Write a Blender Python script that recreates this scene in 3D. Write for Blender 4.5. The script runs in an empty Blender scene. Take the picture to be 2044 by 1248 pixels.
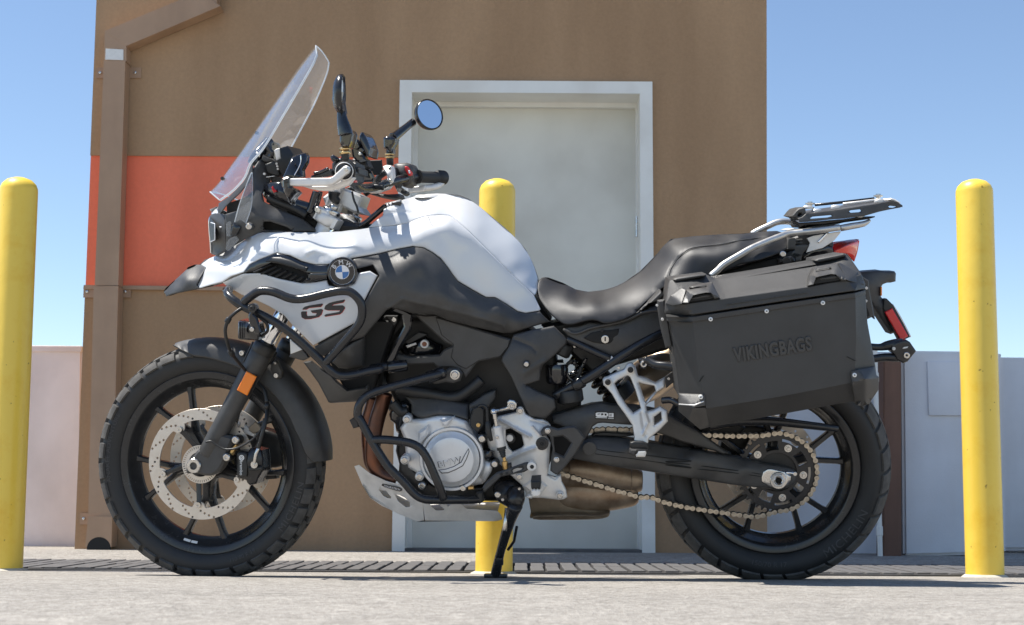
import bpy, bmesh, math, random
import numpy as np
from math import sin, cos, tan, pi, radians, sqrt, atan2, hypot
from mathutils import Vector, Matrix, geometry
random.seed(7)
rng = np.random.default_rng(7)
SC = bpy.context.scene
COL = SC.collection

# ------------------------------------------------------------------ camera, sky, sun, exposure
FPX, PITCH, ROLL, CAMH = 2930.0, 0.13265, 0.00651, 0.1912
PW, PH = 2044.0, 1248.0
_cp, _sp = cos(PITCH), sin(PITCH)
_f = Vector((0, _cp, _sp)); _r = Vector((1, 0, 0)); _u = Vector((0, -_sp, _cp))
CR = _r * cos(ROLL) + _u * sin(ROLL); CU = _u * cos(ROLL) - _r * sin(ROLL); CF = _f
CAM = Vector((0, 0, CAMH))
cd = bpy.data.cameras.new('camera'); cam = bpy.data.objects.new('camera', cd); COL.objects.link(cam)
cd.sensor_width = 36.0; cd.lens = 36.0 * FPX / PW; cd.clip_start = 0.05; cd.clip_end = 3000
cd.dof.use_dof = True; cd.dof.focus_distance = 4.0; cd.dof.aperture_fstop = 11
m = Matrix((CR, CU, -CF)).transposed().to_4x4(); m.translation = CAM
cam.matrix_world = m
SC.camera = cam

SUN_EL, SUN_AZ = radians(66.0), radians(4.5)       # azimuth: from the left, a few degrees behind the building plane
SUN = Vector((-cos(SUN_EL) * cos(SUN_AZ), cos(SUN_EL) * sin(SUN_AZ), sin(SUN_EL)))
world = bpy.data.worlds.new('World'); SC.world = world; world.use_nodes = True
wn = world.node_tree; wn.nodes.clear()
wo = wn.nodes.new('ShaderNodeOutputWorld'); wb = wn.nodes.new('ShaderNodeBackground')
ws = wn.nodes.new('ShaderNodeTexSky'); ws.sky_type = 'NISHITA'; ws.sun_disc = False
ws.sun_elevation = SUN_EL; ws.sun_rotation = atan2(SUN.x, SUN.y)
ws.altitude = 200; ws.air_density = 0.9; ws.dust_density = 0.0; ws.ozone_density = 0.9
wb.inputs['Strength'].default_value = 0.082
wn.links.new(ws.outputs[0], wb.inputs['Color']); wn.links.new(wb.outputs[0], wo.inputs['Surface'])
sd = bpy.data.lights.new('sun', 'SUN'); sd.energy = 3.7; sd.angle = radians(0.5); sd.color = (1.0, 0.955, 0.88)
so = bpy.data.objects.new('sun', sd); COL.objects.link(so)
so.rotation_euler = SUN.to_track_quat('Z', 'Y').to_euler(); so.location = (-6, 2, 12)
SC.view_settings.view_transform = 'Standard'; SC.view_settings.look = 'None'
SC.view_settings.gamma = 1.0; SC.view_settings.use_curve_mapping = False
SC.view_settings.exposure = 1.10
try:
    SC.cycles.max_bounces = 8; SC.cycles.transparent_max_bounces = 24; SC.cycles.sample_clamp_indirect = 6.0
except Exception: pass

# ------------------------------------------------------------------ materials
MATS = {}
def mat(name, col, rough=0.5, metal=0.0, var=0.0, vscale=40.0, bump=0.0, bscale=300.0, coat=0.0, spec=0.5, rvar=0.0, col2=None, detail=4.0, extra=None):
    m = bpy.data.materials.new(name); m.use_nodes = True; MATS[name] = m
    nt = m.node_tree; b = nt.nodes['Principled BSDF']
    b.inputs['Base Color'].default_value = (*col, 1); b.inputs['Roughness'].default_value = rough
    b.inputs['Metallic'].default_value = metal; b.inputs['Coat Weight'].default_value = coat
    b.inputs['Coat Roughness'].default_value = 0.04; b.inputs['Specular IOR Level'].default_value = spec
    tc = nt.nodes.new('ShaderNodeTexCoord')
    if var or rvar or col2:
        n = nt.nodes.new('ShaderNodeTexNoise'); n.inputs['Scale'].default_value = vscale; n.inputs['Detail'].default_value = detail
        n.inputs['Roughness'].default_value = 0.62
        nt.links.new(tc.outputs['Object'], n.inputs['Vector'])
        r = nt.nodes.new('ShaderNodeValToRGB'); r.color_ramp.elements[0].position = 0.3; r.color_ramp.elements[1].position = 0.72
        c2 = col2 if col2 else tuple(min(1, c * (1 + var)) for c in col)
        c1 = col if col2 else tuple(c * (1 - var) for c in col)
        r.color_ramp.elements[0].color = (*c1, 1); r.color_ramp.elements[1].color = (*c2, 1)
        nt.links.new(n.outputs['Fac'], r.inputs['Fac']); nt.links.new(r.outputs['Color'], b.inputs['Base Color'])
        if rvar:
            mr = nt.nodes.new('ShaderNodeMapRange'); mr.inputs['From Min'].default_value = 0.3; mr.inputs['From Max'].default_value = 0.7
            mr.inputs['To Min'].default_value = max(0.02, rough - rvar); mr.inputs['To Max'].default_value = min(1, rough + rvar)
            nt.links.new(n.outputs['Fac'], mr.inputs['Value']); nt.links.new(mr.outputs[0], b.inputs['Roughness'])
    if bump:
        n2 = nt.nodes.new('ShaderNodeTexNoise'); n2.inputs['Scale'].default_value = bscale; n2.inputs['Detail'].default_value = 3.0
        nt.links.new(tc.outputs['Object'], n2.inputs['Vector'])
        bp = nt.nodes.new('ShaderNodeBump'); bp.inputs['Strength'].default_value = bump; bp.inputs['Distance'].default_value = 0.004
        nt.links.new(n2.outputs['Fac'], bp.inputs['Height']); nt.links.new(bp.outputs[0], b.inputs['Normal'])
    if extra: extra(nt, b, tc)
    return m

mat('white_paint', (0.66, 0.665, 0.67), 0.26, coat=0.7, var=0.015, vscale=6)
mat('black_plastic', (0.056, 0.054, 0.052), 0.46, var=0.2, vscale=25, bump=0.12, bscale=900, rvar=0.06)
mat('dark_plastic', (0.018, 0.018, 0.018), 0.45, var=0.2, vscale=25, bump=0.1, bscale=700)
mat('gloss_black', (0.010, 0.010, 0.012), 0.16, coat=0.6, var=0.1, vscale=12, rvar=0.04)
mat('powder_black', (0.020, 0.020, 0.022), 0.24, var=0.15, vscale=60, bump=0.06, bscale=1200, rvar=0.05)
mat('wheel_black', (0.024, 0.024, 0.025), 0.24, var=0.2, vscale=30, rvar=0.06)
mat('case_black', (0.042, 0.041, 0.040), 0.50, var=0.22, vscale=9, detail=9, bump=0.22, bscale=1500, rvar=0.05)
mat('deep_black', (0.006, 0.006, 0.006), 0.7)
mat('tyre_rubber', (0.014, 0.014, 0.0145), 0.62, vscale=11, bump=0.08, bscale=500, rvar=0.08, col2=(0.030, 0.029, 0.028), detail=8)
mat('tread_rubber', (0.085, 0.080, 0.074), 0.88, var=0.35, vscale=30, bump=0.15, bscale=600)
mat('tyre_letter', (0.048, 0.047, 0.048), 0.5)
mat('seat_vinyl', (0.017, 0.017, 0.019), 0.50, var=0.2, vscale=14, bump=0.12, bscale=1400, rvar=0.05)
mat('silver_paint', (0.72, 0.725, 0.73), 0.36, metal=0.35, var=0.06, vscale=20, bump=0.05, bscale=1200, rvar=0.05)
mat('cast_silver', (0.72, 0.71, 0.69), 0.38, metal=0.35, var=0.08, vscale=25, bump=0.08, bscale=900, rvar=0.06)
mat('brushed_alu', (0.78, 0.75, 0.71), 0.46, metal=0.2, var=0.1, vscale=30, bump=0.05, bscale=700, rvar=0.08)
mat('satin_steel', (0.58, 0.56, 0.53), 0.36, metal=0.8, var=0.08, vscale=40, rvar=0.06)
mat('steel', (0.60, 0.58, 0.55), 0.25, metal=1.0, var=0.1, vscale=50, rvar=0.08)
mat('disc_steel', (0.66, 0.60, 0.53), 0.42, metal=0.7, var=0.07, vscale=40, rvar=0.06)
mat('chrome', (0.78, 0.78, 0.79), 0.07, metal=1.0)
mat('gold_nut', (0.72, 0.50, 0.24), 0.3, metal=1.0)
mat('chain_dark', (0.10, 0.085, 0.065), 0.45, metal=0.7, var=0.25, vscale=60)
mat('chain_gold', (0.52, 0.45, 0.36), 0.36, metal=0.8, var=0.25, vscale=60)
mat('exhaust_bronze', (0.20, 0.125, 0.075), 0.40, metal=0.6, var=0.3, vscale=13, detail=8, col2=(0.50, 0.40, 0.30), rvar=0.12, bump=0.05, bscale=200)
mat('exhaust_copper', (0.21, 0.085, 0.048), 0.36, metal=0.85, vscale=14, col2=(0.10, 0.065, 0.055), rvar=0.1)
mat('exhaust_grey', (0.15, 0.115, 0.08), 0.5, metal=0.4, vscale=20, col2=(0.33, 0.27, 0.20), rvar=0.12)
mat('muffler_tan', (0.50, 0.38, 0.26), 0.33, metal=0.85, vscale=6, col2=(0.62, 0.50, 0.38), rvar=0.08)
mat('orange_reflector', (0.90, 0.22, 0.005), 0.22, coat=0.5)
mat('red_reflector', (0.72, 0.018, 0.022), 0.22, coat=0.5)
mat('tail_red', (0.80, 0.045, 0.02), 0.12, coat=0.8)
mat('red_plastic', (0.62, 0.02, 0.02), 0.35)
mat('badge_blue', (0.02, 0.15, 0.42), 0.2, coat=0.6)
mat('badge_white', (0.80, 0.80, 0.82), 0.2, coat=0.6)
mat('white_print', (0.78, 0.78, 0.76), 0.5)
mat('decal_dark', (0.035, 0.028, 0.028), 0.45)
mat('decal_red', (0.55, 0.03, 0.03), 0.45)
mat('sticker_white', (0.74, 0.74, 0.72), 0.6, var=0.06, vscale=60)
mat('lens_dark', (0.02, 0.022, 0.026), 0.06, coat=1.0)
mat('mirror_glass', (0.84, 0.90, 0.96), 0.02, metal=1.0)
mat('brass', (0.62, 0.42, 0.18), 0.3, metal=1.0)

def glass(name, tint, rough=0.02, facing=0.10, haze=0.0):
    m = bpy.data.materials.new(name); m.use_nodes = True; MATS[name] = m
    nt = m.node_tree; nt.nodes.clear(); o = nt.nodes.new('ShaderNodeOutputMaterial')
    t = nt.nodes.new('ShaderNodeBsdfTransparent'); t.inputs['Color'].default_value = (*tint, 1)
    g = nt.nodes.new('ShaderNodeBsdfGlossy'); g.inputs['Roughness'].default_value = rough; g.inputs['Color'].default_value = (1, 1, 1, 1)
    fr = nt.nodes.new('ShaderNodeFresnel'); fr.inputs['IOR'].default_value = 1.6
    mx = nt.nodes.new('ShaderNodeMixShader'); nt.links.new(fr.outputs[0], mx.inputs[0])
    ge = nt.nodes.new('ShaderNodeNewGeometry'); mr = nt.nodes.new('ShaderNodeMapRange'); mr.inputs['To Min'].default_value = 1.6; mr.inputs['To Max'].default_value = 1 / 1.6
    nt.links.new(ge.outputs['Backfacing'], mr.inputs['Value']); nt.links.new(mr.outputs[0], fr.inputs['IOR'])
    nt.links.new(t.outputs[0], mx.inputs[1]); nt.links.new(g.outputs[0], mx.inputs[2])
    last = mx
    if haze:
        d = nt.nodes.new('ShaderNodeBsdfDiffuse'); d.inputs['Color'].default_value = (0.8, 0.84, 0.88, 1)
        tl = nt.nodes.new('ShaderNodeBsdfTranslucent'); tl.inputs['Color'].default_value = (0.8, 0.84, 0.88, 1)
        ad = nt.nodes.new('ShaderNodeMixShader'); ad.inputs[0].default_value = 0.5
        nt.links.new(d.outputs[0], ad.inputs[1]); nt.links.new(tl.outputs[0], ad.inputs[2])
        m2 = nt.nodes.new('ShaderNodeMixShader'); m2.inputs[0].default_value = haze
        nt.links.new(last.outputs[0], m2.inputs[1]); nt.links.new(ad.outputs[0], m2.inputs[2]); last = m2
    nt.links.new(last.outputs[0], o.inputs['Surface'])
    return m
glass('screen_clear', (0.97, 0.975, 0.98), 0.0, haze=0.05)
glass('screen_edge', (0.6, 0.62, 0.64), 0.2, haze=0.6)
glass('deflector_clear', (0.62, 0.64, 0.66), 0.06, haze=0.16)

# ------------------------------------------------------------------ photo zones and un-projection
ZN = {'A': (300, 80, 3.12), 'B': (540, 130, 3.565), 'C': (310, 380, 2.971), 'D': (680, 370, 3.2), 'E': (190, 640, 2.354),
      'F': (680, 640, 2.354), 'G': (1040, 430, 3.12), 'H': (1280, 370, 2.546), 'I': (1060, 780, 3.9), 'J': (1280, 780, 3.12),
      'K': (400, 280, 5.2), 'L': (620, 240, 5.2), 'M': (440, 500, 4.16), 'N': (690, 590, 4.8), 'O': (1060, 640, 5.2),
      'Q': (940, 760, 4.16), 'R': (1540, 370, 6.24), 'S': (400, 800, 5.675), 'T': (690, 760, 4.16), 'U': (1670, 500, 5.2),
      'V': (290, 780, 4.457), 'X': (1440, 840, 5.673), 'Y': (420, 680, 5.2), '0': (0, 0, 1.0)}
def Z(zone, s):
    """reads 'x,y x,y ...' (or x,y,d) written in the coordinates of an enlarged region of the photograph"""
    x0, y0, k = ZN[zone]; out = []
    for t in s.split():
        v = [float(q) for q in t.split(',')]
        out.append((x0 + v[0] / k, y0 + v[1] / k, *v[2:]))
    return out
class Frame:
    """a rigid frame standing in the world; to = frame -> parent-thing coordinates"""
    def __init__(s, world, to):
        s.w = world; s.inv = world.inverted(); s.to = to
        s.o = s.inv @ CAM
    def P(s, px, py, Y):
        d = CF + CR * ((px - PW / 2) / FPX) - CU * ((py - PH / 2) / FPX)
        d = s.inv.to_3x3() @ d
        return s.o + d * ((Y - s.o.y) / d.y)
    def px(s, p):
        q = s.w @ Vector(p) - CAM; z = q.dot(CF)
        return (PW / 2 + FPX * q.dot(CR) / z, PH / 2 - FPX * q.dot(CU) / z)
WB, HF, HR = 1.559, 0.322, 0.316
YAW, LEAN, STEER = -0.04631, 0.19606, -0.1478
RAKE = radians(27)
BW = Matrix.Translation((-0.0565, 4.1529, 0)) @ Matrix.Rotation(YAW, 4, 'Z') @ Matrix.Rotation(LEAN, 4, 'X')
ID = Matrix.Identity(4)
BK = Frame(BW, ID)
_st = Matrix.Translation((-WB / 2, 0, HF)) @ Matrix.Rotation(STEER, 4, Vector((sin(RAKE), 0, cos(RAKE)))) @ Matrix.Translation((WB / 2, 0, -HF))
FT = Frame(BW @ _st, _st)
WD = Frame(ID, ID)

# ------------------------------------------------------------------ mesh helpers
def link(name, me, parent=None, mname=None, angle=35, smooth=True):
    o = bpy.data.objects.new(name, me); COL.objects.link(o)
    if parent is not None: o.parent = parent
    if mname:
        for k in (mname if isinstance(mname, (list, tuple)) else [mname]): me.materials.append(MATS[k])
    if smooth and len(me.polygons):
        me.polygons.foreach_set('use_smooth', [True] * len(me.polygons)); me.set_sharp_from_angle(angle=radians(angle))
    return o
def mesh(name, V, F, fr=None, mats=None, fix=True):
    me = bpy.data.meshes.new(name)
    if fr is not None and fr.to is not ID: V = [fr.to @ Vector(v) for v in V]
    me.from_pydata([tuple(v) for v in V], [], F)
    if mats is not None:
        me.polygons.foreach_set('material_index', mats)
    if fix:
        bm = bmesh.new(); bm.from_mesh(me); bmesh.ops.recalc_face_normals(bm, faces=bm.faces); bm.to_mesh(me); bm.free()
    me.update(); return me
class MB:
    """collects verts and faces"""
    def __init__(s): s.V = []; s.F = []; s.M = []; s.mi = 0
    def add(s, V, F):
        k = len(s.V); s.V += [Vector(v) for v in V]; s.F += [tuple(i + k for i in f) for f in F]; s.M += [s.mi] * len(F); return s
    def box(s, a, b, bev=0.0, R=None):
        a = Vector(a); b = Vector(b); lo = Vector(map(min, a, b)); hi = Vector(map(max, a, b))
        V = [(x, y, z) for x in (lo.x, hi.x) for y in (lo.y, hi.y) for z in (lo.z, hi.z)]
        F = [(0, 1, 3, 2), (4, 6, 7, 5), (0, 4, 5, 1), (2, 3, 7, 6), (0, 2, 6, 4), (1, 5, 7, 3)]
        if bev > 0:
            bm = bmesh.new(); vs = [bm.verts.new(v) for v in V]
            for f in F: bm.faces.new([vs[i] for i in f])
            bmesh.ops.bevel(bm, geom=list(bm.edges), offset=bev, segments=2, profile=0.6, affect='EDGES')
            bm.verts.index_update(); V = [v.co.copy() for v in bm.verts]; F = [[v.index for v in f.verts] for f in bm.faces]; bm.free()
        if R is not None: V = [R @ Vector(v) for v in V]
        return s.add(V, F)
    def mirror(s):
        k = len(s.V); s.V += [Vector((v.x, -v.y, v.z)) for v in s.V[:k]]
        n = len(s.F); s.F += [tuple(i + k for i in reversed(f)) for f in s.F[:n]]; s.M += s.M[:n]; return s
    def twin(s):
        b = MB(); b.V = [Vector((v.x, -v.y, v.z)) for v in s.V]; b.F = [tuple(reversed(f)) for f in s.F]; b.M = list(s.M); return b
    def obj(s, name, m, parent=None, fr=None, angle=35):
        return link(name, mesh(name, s.V, s.F, fr, s.M if isinstance(m, (list, tuple)) else None), parent, m, angle)
def catmull(pts, n=6, closed=False):
    P = [Vector(p) for p in pts]; L = len(P); out = []
    if L < 3: return P
    for i in range(L if closed else L - 1):
        p1, p2 = P[i], P[(i + 1) % L]
        p0 = P[i - 1] if (closed or i > 0) else p1 * 2 - p2
        p3 = P[(i + 2) % L] if (closed or i + 2 < L) else p2 * 2 - p1
        for k in range(n):
            t = k / n; t2 = t * t; t3 = t2 * t
            out.append(0.5 * ((2 * p1) + (p2 - p0) * t + (2 * p0 - 5 * p1 + 4 * p2 - p3) * t2 + (3 * p1 - p0 - 3 * p2 + p3) * t3))
    if not closed: out.append(P[-1])
    return out
def sweep(path, r, n=12, caps=True, flat=None):
    """tube along path; r number or list; returns V,F"""
    P = [Vector(p) for p in path]; L = len(P); R = [r] * L if not hasattr(r, '__len__') else list(r)
    T = [(P[min(i + 1, L - 1)] - P[max(i - 1, 0)]).normalized() for i in range(L)]
    a = Vector((0, 0, 1)) if abs(T[0].z) < 0.9 else Vector((1, 0, 0))
    u = T[0].cross(a).normalized(); V = []; F = []
    rows = []
    for i in range(L):
        u = (u - T[i] * u.dot(T[i])).normalized(); w = T[i].cross(u)
        rows.append((P[i], u.copy(), w, R[i], T[i]))
    if caps:
        p, u0, w0, r0, t0 = rows[0]; rows = [(p - t0 * r0 * 0.0, u0, w0, r0 * 0.01, t0), (p, u0, w0, r0 * 0.86, t0), (p + t0 * r0 * 0.14, u0, w0, r0, t0)] + rows[1:]
        p, u0, w0, r0, t0 = rows[-1]; rows = rows[:-1] + [(p - t0 * r0 * 0.14, u0, w0, r0, t0), (p, u0, w0, r0 * 0.86, t0), (p, u0, w0, r0 * 0.01, t0)]
    for (p, u0, w0, r0, t0) in rows:
        for k in range(n):
            c = 2 * pi * k / n; s2 = 1.0 if flat is None else flat
            V.append(p + u0 * (cos(c) * r0) + w0 * (sin(c) * r0 * s2))
    for i in range(len(rows) - 1):
        for k in range(n):
            F.append((i * n + k, i * n + (k + 1) % n, (i + 1) * n + (k + 1) % n, (i + 1) * n + k))
    return V, F
def tube(name, pts, r, m, parent, fr=None, n=12, smooth=6, mirror=False, also=None):
    """pts: (px,py,Y) photo points with depth, swept as a round bar"""
    fr = fr or BK
    P = [fr.P(*p) for p in pts]
    if smooth > 1 and len(P) > 2:
        if hasattr(r, '__len__'):
            rr = [Vector((v, 0, 0)) for v in r]; r = [q.x for q in catmull(rr, smooth)]
        P = catmull(P, smooth)
    b = MB(); b.add(*sweep(P, r, n))
    if mirror: b.twin().obj(name, m, parent, fr, 50)
    return b.obj(name, m, parent, fr, 50)
def lathe(profile, n=48, center=(0, 0, 0), arc=None):
    """profile of (radius, y) turned round the y axis"""
    c = Vector(center); V = []; F = []
    for k in range(n):
        a = 2 * pi * k / n
        for (r, y) in profile: V.append(c + Vector((cos(a) * r, y, sin(a) * r)))
    L = len(profile)
    for k in range(n):
        for i in range(L - 1):
            F.append((k * L + i, k * L + i + 1, ((k + 1) % n) * L + i + 1, ((k + 1) % n) * L + i))
    return V, F
def area2(p): return sum(p[i][0] * p[(i + 1) % len(p)][1] - p[(i + 1) % len(p)][0] * p[i][1] for i in range(len(p))) / 2
def inset2(p, d):
    """moves a closed 2-D outline inwards by d"""
    n = len(p); s = 1 if area2(p) > 0 else -1; out = []
    for i in range(n):
        a, b, c = Vector(p[i - 1][:2]), Vector(p[i][:2]), Vector(p[(i + 1) % n][:2])
        e1 = (b - a); e2 = (c - b)
        if e1.length < 1e-9 or e2.length < 1e-9: out.append(b); continue
        e1.normalize(); e2.normalize()
        n1 = Vector((-e1.y, e1.x)) * s; n2 = Vector((-e2.y, e2.x)) * s
        k = 1 + n1.dot(n2); v = (n1 + n2) / max(k, 0.35)
        out.append(b + v * d)
    return out
def plate_mesh(loops, y0, t, bev):
    """loops: outer then holes, lists of (x,z). Front face at y0 (towards -y), back at y0+t."""
    V = []; F = []
    ins = []; off = 0; idx = []
    for k, lp in enumerate(loops):
        lp = [Vector(p[:2]) for p in lp]; n = len(lp)
        inn = inset2(lp, bev if k == 0 else -bev) if bev > 0 else lp
        base = len(V)
        V += [Vector((p.x, y0, p.y)) for p in inn] + [Vector((p.x, y0 + bev, p.y)) for p in lp] + [Vector((p.x, y0 + t, p.y)) for p in lp]
        for r in range(2):
            for i in range(n):
                j = (i + 1) % n; F.append((base + r * n + i, base + r * n + j, base + (r + 1) * n + j, base + (r + 1) * n + i))
        ins.append(inn); idx += [base + i for i in range(n)]
    tess = geometry.tessellate_polygon([[Vector((p[0], p[1], 0)) for p in lp] for lp in ins])
    back = []; 
    for k, lp in enumerate(loops): pass
    b2 = []; base = 0
    for lp in loops:
        n = len(lp); b2 += [base + 2 * n + i for i in range(n)]; base += 3 * n
    for tr in tess:
        F.append(tuple(idx[i] for i in tr)); F.append(tuple(b2[i] for i in reversed(tr)))
    return V, F
def plate(name, pts, Y, t, m, parent, fr=None, holes=(), bev=0.002, round_=0, mirror=False, angle=30):
    """flat plate: outline and holes are photo points, standing on the frame's plane y=Y, t thick away from the camera"""
    fr = fr or BK
    def conv(ps):
        q = [fr.P(p[0], p[1], Y) for p in ps]; q = [Vector((v.x, v.z, 0)) for v in q]
        if round_: q = catmull(q, round_, True)
        return q
    V, F = plate_mesh([conv(pts)] + [conv(h) for h in holes], Y, t, bev)
    b = MB(); b.add(V, F)
    if mirror: b.twin().obj(name, m, parent, fr, angle)
    return b.obj(name, m, parent, fr, angle)
def tps_fit(C, lam=0.012):
    C = np.array(C, float); X = C[:, :2] / 100; n = len(X)
    d = np.linalg.norm(X[:, None] - X[None], axis=2); K = np.where(d > 0, d * d * np.log(d + 1e-12), 0)
    K += np.eye(n) * lam
    A = np.zeros((n + 3, n + 3)); A[:n, :n] = K; A[:n, n] = 1; A[:n, n + 1:] = X; A[n, :n] = 1; A[n + 1:, :n] = X.T
    w = np.linalg.solve(A, np.concatenate([C[:, 2], np.zeros(3)]))
    def f(P):
        P = np.asarray(P, float)[:, :2] / 100
        d = np.linalg.norm(P[:, None] - X[None], axis=2)
        return np.where(d > 0, d * d * np.log(d + 1e-12), 0) @ w[:n] + w[n] + P @ w[n + 1:]
    return f
def lin_fit(C):
    """piecewise flat facets between the control points"""
    C = np.array(C, float)
    r = geometry.delaunay_2d_cdt([Vector(c[:2]) for c in C], [], [], 0, 1e-6)
    vm = [o[0] for o in r[3]]; T = [[vm[i] for i in t] for t in r[2]]
    def f(P):
        P = np.asarray(P, float)[:, :2]; out = np.full(len(P), np.nan); best = np.full(len(P), -1e9)
        for t in T:
            a, b, c = C[t[0]], C[t[1]], C[t[2]]
            M = np.array([[a[0] - c[0], b[0] - c[0]], [a[1] - c[1], b[1] - c[1]]])
            if abs(np.linalg.det(M)) < 1e-9: continue
            l = (P - c[:2]) @ np.linalg.inv(M).T; l = np.column_stack([l, 1 - l.sum(1)])
            mn = l.min(1); k = mn > best
            out[k] = (l @ np.array([a[2], b[2], c[2]]))[k]; best[k] = mn[k]
        return out
    return f
def seg_dist(P, A):
    """distance of points P to the closed polyline A"""
    P = np.asarray(P, float); A = np.asarray(A, float); B = np.roll(A, -1, 0); best = np.full(len(P), 1e9)
    for a, b in zip(A, B):
        d = b - a; L = d @ d
        if L < 1e-12: continue
        t = np.clip(((P - a) @ d) / L, 0, 1); best = np.minimum(best, np.linalg.norm(P - (a + t[:, None] * d), axis=1))
    return best
def inside(P, A):
    P = np.asarray(P, float); A = np.asarray(A, float); r = np.zeros(len(P), bool); j = len(A) - 1
    for i in range(len(A)):
        xi, yi = A[i]; xj, yj = A[j]
        if yi != yj:
            c = ((yi > P[:, 1]) != (yj > P[:, 1])) & (P[:, 0] < (xj - xi) * (P[:, 1] - yi) / (yj - yi) + xi); r ^= c
        j = i
    return r
def resample(p, step):
    out = []; n = len(p)
    for i in range(n):
        a, b = np.array(p[i][:2], float), np.array(p[(i + 1) % n][:2], float); k = max(1, int(np.linalg.norm(b - a) / step))
        for q in range(k): out.append(a + (b - a) * q / k)
    return np.array(out)
def panel(name, pts, depth, m, parent, fr=None, t=0.004, edge=5.0, drop=0.006, step=7.0, holes=(), rnd=0, mirror=False, mode='tps', ridges=(), angle=40, lines=(), lam=0.012):
    """a curved skin: outline in photo points, depth from control points (px,py,Y), rounded-over rim (edge px wide, drop m deep)"""
    fr = fr or BK
    o2 = [Vector((p[0], p[1], 0)) for p in pts]
    if rnd: o2 = catmull(o2, rnd, True)
    out = resample([(v.x, v.y) for v in o2], step * 0.8); loops = [out]
    for h in holes: loops.append(resample([(p[0], p[1]) for p in h], step * 0.8))
    f = (tps_fit(depth, lam) if mode == 'tps' else lin_fit(depth)) if len(depth) > 2 else (lambda P: np.full(len(P), depth[0][2]))
    lo, hi = out.min(0), out.max(0)
    gx, gy = np.meshgrid(np.arange(lo[0], hi[0], step), np.arange(lo[1], hi[1], step)); gx = gx + (np.arange(gx.shape[0]) % 2)[:, None] * step / 2
    G = np.column_stack([gx.ravel(), gy.ravel()])
    allp = [l for l in loops]
    def ok(P, dmin):
        k = inside(P, out)
        for h in loops[1:]: k &= ~inside(P, h)
        dd = np.min([seg_dist(P, l) for l in loops], axis=0)
        return k & (dd > dmin)
    pts2 = [np.concatenate(loops)]
    if edge > 0:
        for fr_ in (0.12, 0.4, 1.0):
            for li, l in enumerate(loops):
                q = np.array([tuple(v) for v in inset2([tuple(v) for v in l], edge * fr_ if li == 0 else -edge * fr_)]); k = ok(q, edge * fr_ * 0.93); pts2.append(q[k])
        G = G[ok(G, edge + step * 0.45)]
    else: G = G[ok(G, step * 0.45)]
    if mode == 'lin':
        Cc = np.array([c[:2] for c in depth]); Cc = Cc[ok(Cc, max(edge, 1.0))] if len(Cc) else Cc
        pts2.append(Cc)
    lines = list(lines)
    for (ln, amp, w) in ridges:
        A = [Vector(p[:2]) for p in ln]
        for off in (-2, -1, 0, 1, 2):
            L = []
            for i, p in enumerate(A):
                d = (A[min(i + 1, len(A) - 1)] - A[max(i - 1, 0)]).normalized(); L.append(p + Vector((-d.y, d.x)) * off * w * .75)
            lines.append(L)
    for ln in lines:
        q = []
        for a, b in zip(ln[:-1], ln[1:]):
            a = np.array(a[:2], float); b = np.array(b[:2], float); k = max(1, int(np.linalg.norm(b - a) / (step * .6)))
            q += [a + (b - a) * i / k for i in range(k + 1)]
        q = np.array(q); pts2.append(q[ok(q, max(edge * .5, 1.0))])
    pts2.append(G); P = np.concatenate(pts2)
    edges = []; base = 0
    for l in loops:
        n = len(l); edges += [(base + i, base + (i + 1) % n) for i in range(n)]; base += n
    r = geometry.delaunay_2d_cdt([Vector(p) for p in P], edges, [], 1, 1e-4)
    V2 = np.array([tuple(v) for v in r[0]]); T = [tuple(t_) for t_ in r[2]]
    cen = np.array([V2[list(t_)].mean(0) for t_ in T]); k = inside(cen, out)
    for h in loops[1:]: k &= ~inside(cen, h)
    T = [t_ for t_, q in zip(T, k) if q]
    Yv = f(V2)
    if edge > 0:
        dd = np.min([seg_dist(V2, l) for l in loops], axis=0); q = np.clip(1 - dd / edge, 0, 1); Yv = Yv + drop * (1 - np.sqrt(np.clip(1 - q * q, 0, 1)))
    for (ln, amp, w) in ridges:
        A = np.array([p[:2] for p in ln], float); best = np.full(len(V2), 1e9)
        for a, b in zip(A[:-1], A[1:]):
            d = b - a; tt = np.clip(((V2 - a) @ d) / (d @ d), 0, 1); best = np.minimum(best, np.linalg.norm(V2 - (a + tt[:, None] * d), axis=1))
        Yv = Yv - amp * np.exp(-(best / w) ** 2)
    V = [fr.P(p[0], p[1], y) for p, y in zip(V2, Yv)]
    n = len(V); F = [tuple(t_) for t_ in T]
    if t:
        V += [v + Vector((0, t, 0)) for v in V]; F += [tuple(i + n for i in reversed(t_)) for t_ in T]
        cnt = {}
        for t_ in T:
            for a, b in ((t_[0], t_[1]), (t_[1], t_[2]), (t_[2], t_[0])):
                cnt[(a, b)] = cnt.get((a, b), 0) + 1
        for (a, b) in cnt:
            if (b, a) not in cnt: F.append((b, a, a + n, b + n))
    b = MB(); b.add(V, F)
    if mirror == 'split': b.twin().obj(name, m, parent, fr, angle)
    elif mirror: b.mirror()
    return b.obj(name, m, parent, fr, angle)
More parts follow.
